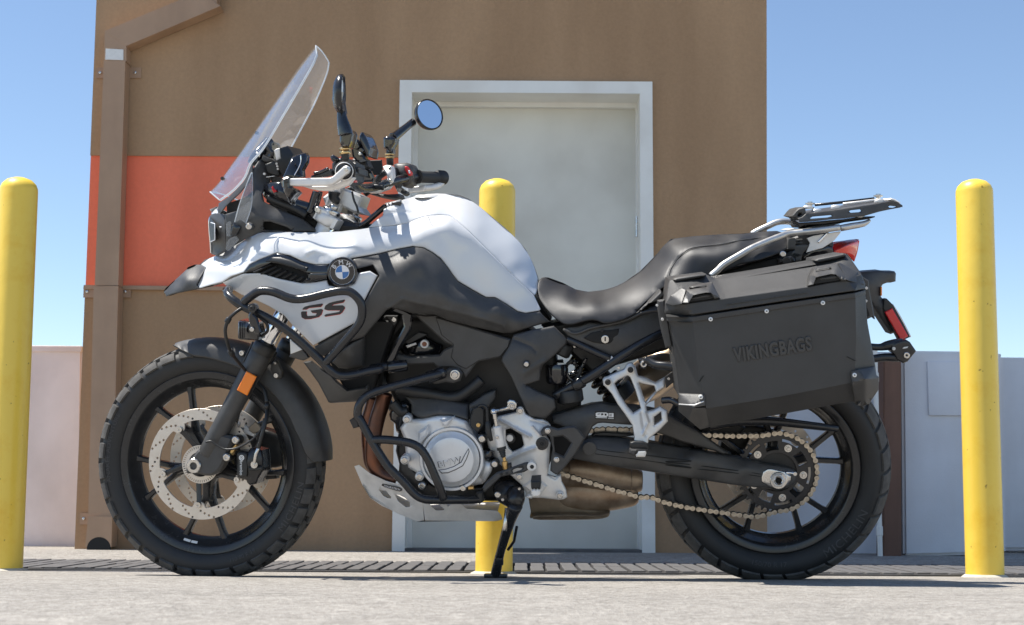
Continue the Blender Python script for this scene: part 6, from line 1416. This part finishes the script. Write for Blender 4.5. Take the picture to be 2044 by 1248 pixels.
# ---------------------------------------------------------------- swingarm
panel('chain_guard', Z('I', '165,192 300,150 400,120 470,100 560,92 620,108 720,112 800,112 900,130 1000,150 1080,190 1180,250 1300,312 1400,390 1500,460 1560,492 1500,500 1430,470 1320,440 1180,400 1050,350 960,322 900,300 800,268 700,262 560,250 520,254 480,280 460,320 430,372 415,392 360,370 300,300 160,252'),
      Z('I', '165,192,-.125 470,100,-.13 620,108,-.14 800,112,-.135 1080,190,-.12 1300,312,-.115 1560,492,-.11 1430,470,-.112 1050,350,-.125 800,268,-.145 520,254,-.15 415,392,-.145 160,252,-.13 500,180,-.155 800,190,-.15'), 'black_plastic', bike, edge=3.5, drop=.008, t=.03, angle=40)
plate('warning_decal', Z('O', '662,940 872,948 866,1032 660,1022'), -.1565, .0012, 'dark_plastic', bike, bev=0)
wd = empty('decal_print', bike)
for s in ('672,962 690,955 780,955 800,965 800,990 780,1002 690,1000 672,990', '806,962 856,962 858,1004 806,1004', '672,1003 790,1008 790,1014 672,1010', '800,1012 858,1015 858,1020 800,1018'): plate('print', Z('O', s), -.1585, .0012, 'white_print', wd, bev=0)
for s in ('690,968 715,966 720,972 690,976', '725,965 750,963 752,980 728,985', '762,966 782,966 786,985 766,988', '816,970 824,970 824,996 816,996', '832,970 836,970 836,996 832,996'): plate('print', Z('O', s), -.1592, .001, 'dark_plastic', wd, bev=0)
plate('chain_slider', Z('I', '430,400 490,330 560,320 640,325 780,335 960,330 990,345 960,352 800,350 740,360 700,365 660,360 500,355'), -.12, .03, 'dark_plastic', bike, bev=.003)
arm = Z('I', '300,470 340,430 400,385 450,362 520,360 640,365 780,378 920,398 1060,425 1250,452') + Z('J', '300,368 450,392 560,408 650,428 760,452 880,472 950,488 968,520 966,560 940,590 900,612 820,612 750,606 600,590 400,560 200,528 0,496') + Z('I', '760,610 640,590 520,568 420,548 340,532 300,510')
d_arm = Z('I', '450,362,-.135 780,378,-.130 1250,452,-.124 300,470,-.14 340,532,-.145 760,610,-.142 450,402,-.155 780,424,-.153 1250,500,-.147 400,512,-.155 760,580,-.153 420,455,-.158 780,500,-.156 1000,540,-.153') + Z('J', '300,368,-.12 650,428,-.116 950,488,-.112 966,560,-.114 900,612,-.120 400,560,-.134 0,496,-.140 650,466,-.140 900,506,-.134 880,588,-.132 400,532,-.143 0,470,-.149 200,480,-.148 420,500,-.145 680,532,-.140 860,548,-.136')
panel('swingarm', arm, d_arm, 'black_plastic', bike, edge=3, drop=.008, t=.04, step=5, angle=40, lam=.002)
f_arm = tps_fit(d_arm, .002)
for s_ in ((Z('I', '500,492 540,497 700,518 900,545 1250,598') + Z('J', '150,462 300,482 600,515 745,535')), (Z('I', '505,448 545,464 700,482 900,504 1250,548') + Z('J', '150,442 300,460 600,498 745,520'))):
    tube('swingarm_groove', [(x, y, float(f_arm([(x, y)])[0]) + .0004) for x, y in s_], .0011, 'deep_black', bike, n=8)
disc('pivot_cap', *Z('I', '455,452')[0], -.166, 14, .012, 'black_plastic', bike, n=32)
panel('axle_block', Z('X', '452,640 470,580 520,542 560,538 720,575 745,600 790,625 785,680 760,720 715,752 640,765 560,752 480,710 452,690'), [(0, 0, -.141)], 'steel', bike, t=.02, edge=2.5, drop=.005, step=4)
disc('axle_washer', *Z('X', '648,680')[0], -.148, 17.5, .012, 'steel', bike, n=36, inner=.5); disc('axle_nut', *Z('X', '648,680')[0], -.162, 14, .02, 'brushed_alu', bike, n=6, inner=.6); disc('axle_bore', *Z('X', '650,682')[0], -.150, 7.5, .02, 'deep_black', bike, n=24); disc('axle_thread', *Z('X', '649,681')[0], -.165, 9, .02, 'steel', bike, n=28, inner=.72)
tube('chain_adjuster', [(*p, -.135) for p in Z('X', '730,585 790,592 850,608')], .005, 'chrome', bike, smooth=1); disc('adjuster_nut', *Z('X', '835,605')[0], -.14, 4.5, .012, 'steel', bike, n=6)
tube('hugger_bar', Z('J', '420,212,-.12 600,190,-.115 800,190,-.115 1000,210,-.11 1225,238,-.10'), [.016, .014, .012, .011, .009], 'powder_black', bike, n=14, smooth=3)
panel('rear_hugger', Z('J', '100,150 250,215 420,205 600,190 650,230 600,300 480,310 350,250 200,240'), [(0, 0, -.075)], 'deep_black', bike, t=.14, edge=6, drop=.02)
panel('rear_caliper', Z('J', '520,215 700,210 800,230 780,262 680,300 640,380 560,420 480,380 500,300'), [(0, 0, .03)], 'dark_plastic', bike, t=.05, edge=5, drop=.012)
# passenger footrest hanger
panel('passenger_hanger', Z('O', '742,612 765,588 800,578 880,540 965,505 985,470 1010,442 1050,440 1085,480 1100,540 1112,572 1200,598 1292,645 1388,592 1392,690 1312,742 1262,800 1196,880 1206,942 1270,930 1342,893 1415,935 1422,1048 1335,1138 1222,1228 1212,1300 1060,1300 1072,1210 1050,1085 980,980 900,870 840,765 785,700 750,670'), Z('O', '742,612,-.178 1050,440,-.175 1292,645,-.18 1392,640,-.185 1196,880,-.2 1415,935,-.212 1335,1138,-.215 1060,1300,-.22 1050,1085,-.21 840,765,-.19'), 'cast_silver', bike, edge=3.0, drop=.007, t=.016, step=4, angle=45,
      holes=[Z('O', '868,655 905,620 1000,570 1030,590 1085,730 1140,915 1062,962 1000,890 920,770'), Z('O', '1122,645 1180,660 1280,678 1295,735 1240,790 1190,848 1160,770'), Z('O', '1278,1000 1348,950 1356,1032 1282,1082')], ridges=[(Z('O', '1150,960 1165,1080 1190,1190'), -.004, 3), (Z('O', '1185,960 1215,1060 1160,1180'), .005, 2.5)])
for s in ('797,640', '1032,512'): disc('bolt_boss', *Z('O', s)[0], -.186, 8.5, .012, 'brushed_alu', bike, n=26); bolt(*Z('O', s)[0], -.19, 5.8, bike, 'dark_plastic')
bolt(*Z('O', '910,490')[0], -.17, 3.2, bike, 'steel')
pf = empty('passenger_footpeg', bike)
panel('pivot', Z('I', '770,402 800,392 870,395 912,415 918,450 905,462 780,460 768,430'), [(0, 0, -.24)], 'dark_plastic', pf, t=.05, edge=3, drop=.008, step=4)
plate('rubber', Z('I', '768,455 910,458 905,475 890,465 830,468 815,500 818,515 785,505 765,485'), -.25, .06, 'black_plastic', pf, bev=.004); plate('peg', Z('I', '832,466 895,464 898,488 888,518 820,518 815,500'), -.252, .06, 'brushed_alu', pf, bev=.004)
# pannier rail pieces near the hanger
axis_tube('rail_spacer', (*Z('O', '1150,440')[0], -.2), (*Z('O', '1200,450')[0], -.2), [(0, .001), (0, .014), (1, .014), (1, .001)], 'dark_plastic')
disc('rail_bolt', *Z('O', '1170,452')[0], -.215, 7, .02, 'steel', bike, n=24, inner=.4)
tube('pannier_rail', Z('O', '1180,410,-.205 1240,430,-.21 1300,460,-.22 1400,470,-.23 1520,490,-.24'), .0115, 'powder_black', bike, n=14)
plate('rail_clamp', Z('O', '1110,400 1190,385 1300,440 1305,500 1270,495 1180,440 1130,450'), -.2, .02, 'powder_black', bike, bev=.003)
plate('rail_plate', Z('O', '1392,585 1505,500 1530,515 1530,600 1400,705'), -.215, .006, 'powder_black', bike, bev=.001); 
for s in ('1430,605', '1508,582'): bolt(*Z('O', s)[0], -.217, 3, bike, 'steel')
tube('lower_rail', Z('O', '1360,830,-.19 1450,825,-.2 1540,870,-.21'), .009, 'gloss_black', bike, n=12)
# ---------------------------------------------------------------- seat
o_seat = Z('G', '98,445 108,410 128,390 150,386 172,388 260,420 340,462 420,478 520,465 585,448 640,420 740,350 790,300 840,248 885,195 930,150 945,146 1080,130 1248,119') + Z('H', '520,247 600,238 690,232 716,240 735,262 748,292 742,322 690,350 600,382 500,405 420,440 330,470 200,480 130,500 60,560 -20,640') + Z('G', '900,425 860,470 820,520 770,580 735,604 690,628 640,652 580,668 530,675 505,672 480,660 450,654 420,656 370,668 330,680 290,683 262,676 220,650 180,612 150,580 110,520 96,480')
d_seat = Z('G', '98,445,-.06 128,390,-.02 172,388,0 260,420,0 340,462,0 420,478,0 520,465,0 640,420,0 740,350,0 840,248,0 930,150,0 1080,130,0 1248,119,0') + Z('H', '600,238,0 700,233,-.01 748,292,-.08 690,350,-.12 500,405,-.145 330,470,-.15 130,500,-.155') + Z('G', '110,520,-.085 150,580,-.11 262,676,-.145 370,668,-.16 450,654,-.165 530,675,-.17 640,652,-.165 735,604,-.155 860,470,-.15 330,560,-.125 450,545,-.13 580,540,-.125 700,500,-.115 800,400,-.10 300,470,-.06 420,505,-.075 540,495,-.075 650,450,-.07 750,390,-.06 850,290,-.055 190,480,-.065 160,420,-.04 930,190,-.06 960,290,-.115 1050,210,-.12 1150,192,-.118 1248,180,-.115 1080,160,-.075 1248,145,-.07 900,390,-.145 1000,300,-.138 1100,290,-.14') + Z('H', '500,280,-.112 640,262,-.095 500,262,-.07 620,300,-.115 550,340,-.138')
panel('seat', o_seat, d_seat, 'seat_vinyl', bike, edge=3, drop=.006, step=6.5, mirror=True, angle=60, t=.01, lam=0.05, ridges=[(Z('G', '915,395 930,340 965,285 1010,235 1060,205 1150,190 1248,180') + Z('H', '520,277 600,268 690,258'), -.004, 2.2)])
tube('seat_piping', [(x, y, float(tps_fit(d_seat)([(x, y)])[0]) + .002) for x, y in Z('G', '915,395 930,340 965,285 1010,235 1060,205 1150,190 1248,180') + Z('H', '520,277 600,268 690,258')], .0016, 'black_plastic', bike, n=8)
for k in range(44):
    pass
# seat base and tail
panel('seat_base', Z('H', '0,640 60,560 130,500 330,470 420,440 560,395 700,360 760,330 850,350 700,420 500,450 300,480 180,500 100,600 20,680'), [(0, 0, -.10)], 'deep_black', bike, t=.2, edge=4, drop=.01)
panel('tail_unit', Z('R', '-100,900 100,780 200,660 480,560 700,560 770,720 790,850 700,900 470,940 380,960 100,1000 -100,1010'), [(0, 0, -.07)], 'black_plastic', bike, t=.14, edge=6, drop=.02)
panel('tail_side', Z('R', '425,840 500,790 640,770 690,740 760,760 785,850 600,870 480,905 470,940 380,945 390,860'), [(0, 0, -.085)], 'gloss_black', bike, t=.17, edge=3, drop=.008)
panel('rack_bracket', Z('R', '205,690 215,660 290,655 300,672 390,668 380,690 320,695 310,705 385,702 378,728 300,735 300,745 420,735 465,740 440,790 390,850 375,900 370,935 300,955 285,900 250,880 230,850 290,800 180,800 200,770'), [(0, 0, -.10)], 'black_plastic', bike, t=.02, edge=2, drop=.003, step=4)
plate('rack_gusset', Z('R', '440,660 520,630 620,610 865,572 855,600 780,690 640,780 430,840 480,720'), -.095, .005, 'brushed_alu', bike, bev=.001)
tube('gusset_slot', [(*p, -.098) for p in Z('R', '580,712 640,650 690,600')], .0035, 'chrome', bike, n=8)
disc('indicator_stem', *Z('R', '190,945')[0], -.12, 9, .03, 'powder_black', bike, n=24); bolt(*Z('R', '140,855')[0], -.13, 6, bike, 'steel'); plate('stem_bracket', Z('R', '80,910 180,890 250,880 290,910 300,950 180,970 90,975'), -.115, .02, 'powder_black', bike, bev=.004)
# luggage rack
rack = empty('luggage_rack', bike)
RT = .0086
tube('rack_tube', Z('H', '352,462,-.182 385,435,-.180 420,402,-.176 490,360,-.165 560,320,-.150 640,285,-.132 700,262,-.116 740,248,-.106 800,240,-.105 870,232,-.105 940,224,-.105 1010,214,-.104') , RT, 'satin_steel', rack, n=18, smooth=4)
tube('rack_tube_end', Z('R', '860,535,-.103 1000,508,-.1 1150,480,-.098 1225,435,-.09'), [RT, RT, .0075, .004], 'satin_steel', rack, n=14, smooth=2)
tube('rack_tube', Z('H', '560,250,.10 600,228,.10 650,205,.10 690,188,.102 740,184,.104 800,194,.105 900,200,.105'), RT, 'satin_steel', rack, n=18, smooth=4)
plate('cross_plate', Z('R', '430,520 630,490 900,450 1180,400 1290,385 1290,398 1200,425 900,465 640,530 450,545'), -.08, .16, 'dark_plastic', rack, bev=.002)
plate('cross_plate', Z('R', '185,556 280,535 440,545 470,566 330,575 190,562'), -.06, .12, 'brushed_alu', rack, bev=.001)
plate('mount_strip', Z('R', '255,455 300,440 345,470 480,460 700,440 900,425 1080,395 1160,395 1165,415 900,455 640,490 420,500 350,530 330,500 300,485 260,480'), -.07, .14, 'powder_black', rack, bev=.002)
pl_o = Z('R', '322,412 380,395 430,350 500,345 760,310 1000,275 1330,225 1480,200 1560,205 1632,250 1605,278 1480,300 1340,330 1160,382 900,412 640,435 440,455 352,460')
panel('plate_flange', pl_o, Z('R', '322,412,-.108 430,350,-.106 760,310,-.104 1330,225,-.100 1632,250,-.09 1605,278,-.092 1160,382,-.108 900,412,-.110 352,460,-.112'), 'black_plastic', rack, t=.004, edge=1.5, drop=.002, step=4, holes=[Z('R', '965,325 985,312 1105,300 1118,322 1090,335 985,342'), Z('R', '1455,262 1490,250 1540,255 1552,268 1510,280 1465,278'), Z('R', '480,410 510,392 740,372 755,385 700,400 490,416')])
tp = [BK.P(*p, y) for p, y in zip(Z('R', '430,350 500,345 760,310 1000,275 1330,225 1480,200 1560,205 1632,250'), (-.107, -.105, -.103, -.101, -.099, -.096, -.093, -.089))]
n_ = len(tp); B = MB(); B.add(tp + [Vector((v.x, .09, v.z + .006)) for v in tp] + [v - Vector((0, 0, .005)) for v in tp] + [Vector((v.x, .09, v.z + .001)) for v in tp], [(i, i + 1, n_ + i + 1, n_ + i) for i in range(n_ - 1)] + [(2 * n_ + i, 2 * n_ + i + 1, 3 * n_ + i + 1, 3 * n_ + i) for i in range(n_ - 1)] + [(i, i + 1, 2 * n_ + i + 1, 2 * n_ + i) for i in range(n_ - 1)] + [(n_ + i, n_ + i + 1, 3 * n_ + i + 1, 3 * n_ + i) for i in range(n_ - 1)]); B.obj('top_plate', 'black_plastic', rack, None, 30)
plate('plate_nose', Z('R', '250,382 300,320 335,288 410,268 425,300 430,350 380,395 352,440 325,405'), -.09, .16, 'black_plastic', rack, bev=.003, holes=[Z('R', '328,380 345,345 375,348 380,365 345,392')])
tube('plate_edge', Z('R', '540,245,.02 880,212,.02 1280,165,.02'), .004, 'powder_black', rack, n=10, smooth=1); tube('plate_edge', Z('R', '890,235,-.01 1300,185,-.01'), .004, 'brushed_alu', rack, n=10, smooth=1)
for s in ('480,225', '1330,128'):
    p = Z('R', s)[0]; c = BK.P(p[0], p[1], -.03 if s[0] == '4' else 0.0); V, F = lathe([(.0005, -.005), (.006, -.005), (.0065, -.002), (.0125, -.001), (.0125, .003), (.006, .004), (.006, .009), (.011, .010), (.011, .016), (.0005, .016)], 20); B = MB(); B.add([c + Vector((v.x, v.z, -v.y)) for v in V], F); B.obj('knob', 'steel', rack, None, 30)
for s in ('560,310', '800,262', '450,270', '1340,185', '1100,385'):
    p = Z('R', s)[0]; c = BK.P(p[0], p[1], -.06); V, F = lathe([(.0005, -.004), (.008, -.003), (.010, .0), (.010, .006), (.0005, .006)], 16); B = MB(); B.add([c + Vector((v.x * 1.3, v.z, -v.y)) for v in V], F); B.obj('rack_bolt', 'cast_silver', rack, None, 30)
plate('plate_tip', Z('R', '1440,185 1490,158 1540,172 1612,218 1590,228 1520,195'), -.06, .10, 'brushed_alu', rack, bev=.002)
# tail lamp
tl_ = empty('tail_lamp', bike)
panel('lens', Z('R', '775,820 1000,720 1085,690 1088,705 1060,830 1022,950 985,905 940,852 880,848 790,855'), Z('R', '775,820,-.075 1000,720,-.06 1085,690,-.02 1022,950,-.02 940,852,-.07 790,855,-.08'), 'tail_red', tl_, t=.005, edge=2, drop=.004, step=4, mirror=True)
panel('lens_top', Z('R', '742,735 830,705 940,682 1050,670 1086,675 1085,690 1000,722 900,765 778,815'), Z('R', '742,735,-.06 940,682,0 1086,675,0 1000,722,-.06 778,815,-.076'), 'red_reflector', tl_, t=.005, edge=2, drop=.004, step=4, mirror=True)
tube('lens_trim', Z('R', '1086,690,-.021 1062,825,-.021 1024,948,-.021'), .002, 'tail_red', tl_, n=8)
# plate hanger
tail = empty('licence_bracket', bike)
panel('tail_arm', Z('U', '230,225 320,215 450,206 500,216 600,216 616,240 612,322 560,335 520,336 480,352 462,380 460,480 490,520 560,575 500,640 560,770 640,870 590,858 560,870 400,625 330,500 280,400 200,300'), Z('U', '230,225,-.04 600,216,-.02 612,322,-.02 460,480,-.04 560,870,-.03 400,625,-.04 330,350,-.06 480,600,-.05'), 'black_plastic', tail, t=.07, edge=4, drop=.012, step=5)
panel('reflector_base', Z('U', '490,505 520,500 590,570 650,680 700,770 760,890 750,905 665,942 650,935 590,820 500,640 480,600'), [(0, 0, -.055)], 'dark_plastic', tail, t=.03, edge=2, drop=.003, step=4)
plate('red_reflector', Z('U', '500,642 578,602 744,890 668,936'), -.0615, .008, 'red_reflector', tail, bev=.002)
tube('plate_edge', [(*p, -.05) for p in Z('U', '575,560 640,660 700,770 765,900')], .0028, 'brushed_alu', tail, n=8)
plate('side_marker', Z('U', '458,380 472,378 472,470 458,472'), -.05, .02, 'orange_reflector', tail, bev=.001)
# pannier rail at the back
tube('rear_rail', Z('U', '340,1000,-.12 450,1005,-.12 520,990,-.12 600,975,-.12 680,965,-.11'), [.0095, .0095, .0125, .014, .014], 'powder_black', bike, n=14)
tube('rear_rail', Z('U', '350,1128,-.12 500,1110,-.12 600,1112,-.12 700,1110,-.11'), [.0105, .011, .0115, .014], 'powder_black', bike, n=14)
panel('rail_joint', Z('U', '560,985 620,950 720,925 760,950 825,1045 775,1105 740,1150 690,1172 650,1150 620,1130 600,1080 560,1050'), [(0, 0, -.135)], 'powder_black', bike, t=.03, edge=3, drop=.006, step=5)
disc('joint_washer', *Z('U', '728,1090')[0], -.142, 6.5, .01, 'steel', bike, n=24, inner=.3); disc('joint_hole', *Z('U', '595,1020')[0], -.137, 3.4, .006, 'sticker_white', bike, n=16); plate('joint_mark', Z('U', '682,1020 700,1003 745,997 735,1012 710,1018'), -.137, .003, 'sticker_white', bike, bev=0)

# ================================================================== the pannier (a case that lifts off)
case = empty('side_case', None, BW); tag(case, 'black metal pannier box on the left of the motorcycle, embossed VIKINGBAGS on its side', 'pannier')
CP = dict(mode='lin')
YB, YT = -.47, -.468
bo = Z('H', '132,678 210,690 262,690 700,622 1088,566 1138,542 1150,700 1190,920 1200,1000 1150,1100 1100,1108 1060,1100 330,1232 300,1240 195,1080 170,880 150,720')
bd_ = Z('H', '132,678,-.425 150,720,-.42 195,1080,-.415 262,690,-.475 285,900,-.475 330,1135,-.475 1088,566,-.475 1092,760,-.475 1085,1000,-.475 1138,542,-.425 1190,920,-.42 1200,1000,-.41 330,1232,-.40 1100,1108,-.39 700,622,-.475 700,1075,-.475 700,1170,-.395 195,1082,-.41 300,1240,-.38 1150,1100,-.385')
panel('case_body', bo, bd_, 'case_black', case, t=.24, edge=2.0, drop=.004, step=9, mode='lin', angle=18, lines=[Z('H', '262,690 285,900 330,1135 700,1075 1085,1000 1092,760 1088,566')])
panel('body_rim', Z('H', '130,662 200,668 262,668 700,602 1085,546 1140,532 1140,556 1088,572 700,630 262,696 200,696 132,690'), [(0, 0, 0)] if 0 else Z('H', '130,662,-.43 262,668,-.480 1085,546,-.480 1140,532,-.43 1140,556,-.43 1088,572,-.480 262,696,-.480 132,690,-.43'), 'case_black', case, t=.03, edge=1.5, drop=.003, step=8, mode='lin', angle=20)
panel('lid_gasket', Z('H', '125,650 265,655 1085,530 1138,516 1138,536 1085,550 262,672 128,668'), Z('H', '125,650,-.425 265,655,-.472 1085,530,-.472 1138,516,-.425 1138,536,-.425 262,672,-.472'), 'deep_black', case, t=.03, edge=0, step=10, mode='lin')
lid = empty('case_lid', case)
panel('lid_band', Z('H', '120,642 123,600 205,604 420,574 850,514 1040,480 1118,450 1138,500 1138,525 1088,536 700,592 265,658 200,662 122,652'), Z('H', '120,642,-.43 123,600,-.43 205,604,-.478 420,574,-.478 850,514,-.478 1040,480,-.478 1118,450,-.43 1138,525,-.43 1088,536,-.482 265,658,-.482 122,652,-.43'), 'case_black', lid, t=.2, edge=2, drop=.004, step=9, mode='lin', angle=18)
panel('lid_top', Z('H', '123,600 140,478 330,452 380,478 600,440 880,392 1040,348 1064,372 1112,440 1118,452 1040,482 850,516 420,576 205,606'), Z('H', '123,600,-.43 140,478,-.36 330,452,-.345 380,478,-.36 880,392,-.345 1040,348,-.345 1118,452,-.43 1040,482,-.476 850,516,-.476 420,576,-.476 205,606,-.476 215,530,-.435 1020,430,-.43'), 'case_black', lid, t=.15, edge=2, drop=.004, step=9, mode='lin', angle=18)
panel('lid_roof', Z('H', '140,478 165,472 330,450 330,468 345,480 600,438 880,390 882,375 1030,346 1042,350 1064,372 880,404 390,492 175,512 150,520'), Z('H', '140,478,-.355 330,450,-.33 600,438,-.34 1042,350,-.33 1064,372,-.365 880,404,-.37 390,492,-.375 150,520,-.38'), 'case_black', lid, t=.14, edge=1.5, drop=.003, step=9, mode='lin', angle=18)
plate('lid_seam', Z('H', '430,606 845,545 845,548 430,609'), -.4835, .002, 'dark_plastic', lid, bev=0)
# corner castings with the carrying loops
def loop(o, d, hole, nm='handle'):
    return panel(nm, o, d, 'black_plastic', lid, t=.03, edge=2, drop=.005, step=5, mode='lin', angle=22, holes=[hole])
loop(Z('H', '205,600 228,535 250,510 360,494 400,572 372,578 355,548 330,546 265,560 240,600'), Z('H', '205,600,-.486 228,535,-.46 250,510,-.445 360,494,-.445 400,572,-.49 240,600,-.496 300,525,-.475 350,545,-.496 265,560,-.5'), Z('H', '245,522 330,510 332,517 248,529'))
loop(Z('H', '845,512 858,455 880,418 1000,396 1050,482 1018,486 990,455 965,452 890,468 875,505'), Z('H', '845,512,-.486 858,455,-.46 880,418,-.44 1000,396,-.44 1050,482,-.49 875,505,-.496 930,440,-.475 985,455,-.496 890,468,-.5'), Z('H', '888,432 965,420 967,428 890,440'))
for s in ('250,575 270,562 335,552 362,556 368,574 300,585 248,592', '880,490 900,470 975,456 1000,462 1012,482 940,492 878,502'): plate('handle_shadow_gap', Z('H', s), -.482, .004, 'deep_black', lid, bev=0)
for s in ('250,572 330,556 352,558 350,566 262,580', '905,472 985,458 1000,466 985,474 915,482'): plate('handle_pull', Z('H', s), -.485, .006, 'case_black', lid, bev=.002)
for s, y in (('162,478 180,470 300,452 330,452 330,462 175,490', -.385), ('880,382 900,372 1030,346 1045,358 1000,372 900,392', -.375)): plate('strap_loop', Z('H', s), y, .06, 'black_plastic', lid, bev=.003)
panel('corner_cap', Z('H', '124,602 150,560 205,520 228,532 205,604 160,612'), Z('H', '124,602,-.44 205,520,-.45 205,604,-.488 150,560,-.45'), 'black_plastic', lid, t=.01, edge=1.5, drop=.002, step=5, mode='lin', angle=20)
panel('corner_cap', Z('H', '1000,396 1010,393 1100,440 1135,505 1050,484'), Z('H', '1000,396,-.445 1100,440,-.43 1135,505,-.435 1050,484,-.488'), 'black_plastic', lid, t=.01, edge=1.5, drop=.002, step=5, mode='lin', angle=20)
for s in ('353,681', '638,640', '924,598'): p = Z('H', s)[0]; disc('rivet', p[0], p[1], -.485, 4.3, .006, 'sticker_white', case, n=20, dome=.0015); disc('rivet_eye', p[0], p[1], -.4868, 1.5, .003, 'deep_black', case, n=12)
# lower corner guards
panel('corner_guard', Z('H', '190,1058 322,1062 326,1120 262,1132 330,1130 348,1228 300,1242 192,1150'), Z('H', '190,1058,-.43 322,1062,-.482 326,1120,-.486 262,1130,-.49 190,1118,-.445 348,1228,-.41 300,1242,-.40 192,1150,-.42 240,1190,-.44'), 'black_plastic', case, t=.012, edge=2, drop=.003, step=5, mode='lin', angle=20)
tube('guard_edge_glint', Z('H', '192,1113,-.447 270,1118,-.492 318,1098,-.49'), .0016, 'cast_silver', case, n=8, smooth=1)  # thin silver wire stands in for the highlight along the guard's edge
panel('corner_guard', Z('H', '1068,945 1100,936 1185,920 1196,965 1208,975 1205,1040 1160,1108 1125,1125 1090,1115 1072,1010 1066,975'), Z('H', '1068,945,-.482 1100,936,-.482 1185,920,-.43 1208,975,-.43 1140,985,-.492 1075,1005,-.488 1140,1100,-.42 1125,1125,-.405 1205,1040,-.41'), 'black_plastic', case, t=.012, edge=2, drop=.003, step=5, mode='lin', angle=20)
for s in ('303,1077', '1085,965'): p = Z('H', s)[0]; disc('rivet', p[0], p[1], -.489, 4.3, .008, 'sticker_white', case, n=20, dome=.0015); disc('rivet_eye', p[0], p[1], -.4908, 1.5, .003, 'deep_black', case, n=12)
# latch plates at the ends
plate('latch', Z('H', '82,585 118,580 125,640 140,700 160,820 125,828 100,730 85,640'), -.40, .02, 'black_plastic', case, bev=.004)
bolt(*Z('H', '108,681')[0], -.404, 3, case, 'cast_silver'); bolt(*Z('H', '80,610')[0], -.404, 2.5, case, 'cast_silver')
plate('latch', Z('U', '265,270 335,310 345,420 370,540 398,700 400,718 370,692 312,720 290,560 280,460 268,380'), -.40, .02, 'black_plastic', case, bev=.003)
for s in ('308,392', '303,525'): bolt(*Z('U', s)[0], -.404, 3, case, 'cast_silver')
plate('latch_slot', Z('U', '310,580 335,640 345,680 315,690'), -.402, .003, 'deep_black', case, bev=0)
plate('strap', Z('H', '40,600 100,535 118,560 82,590'), -.3, .1, 'black_plastic', case, bev=.004)
# embossed lettering along the slant of the face
lp0, lp1 = BK.P(*Z('H', '470,868')[0], -.476), BK.P(*Z('H', '868,806')[0], -.476); ang = atan2(lp1.z - lp0.z, lp1.x - lp0.x); mid = (lp0 + lp1) / 2
mat('embossed', (0.046, 0.045, 0.044), 0.38)
V, F = text_geo('VIKINGBAGS', .046, .0022, 0.0, 1.10, .0018, .0006); xs_ = [v.x for v in V]; sc_ = (lp1 - lp0).length / (max(xs_) - min(xs_))
B = MB(); ca, sa = cos(ang), sin(ang); B.add([Vector((mid.x, -.4752, mid.z)) + Vector((v.x * sc_ * ca - v.y * sa, -v.z, v.x * sc_ * sa + v.y * ca)) for v in V], F); B.obj('embossed_lettering', 'embossed', case, None, 30)
for s in ('1040,872 1048,870 1095,893 1080,892', '290,1000 310,970 322,965 300,998'): plate('scuff', Z('H', s), -.4762, .0008, 'deep_black', case, bev=0)
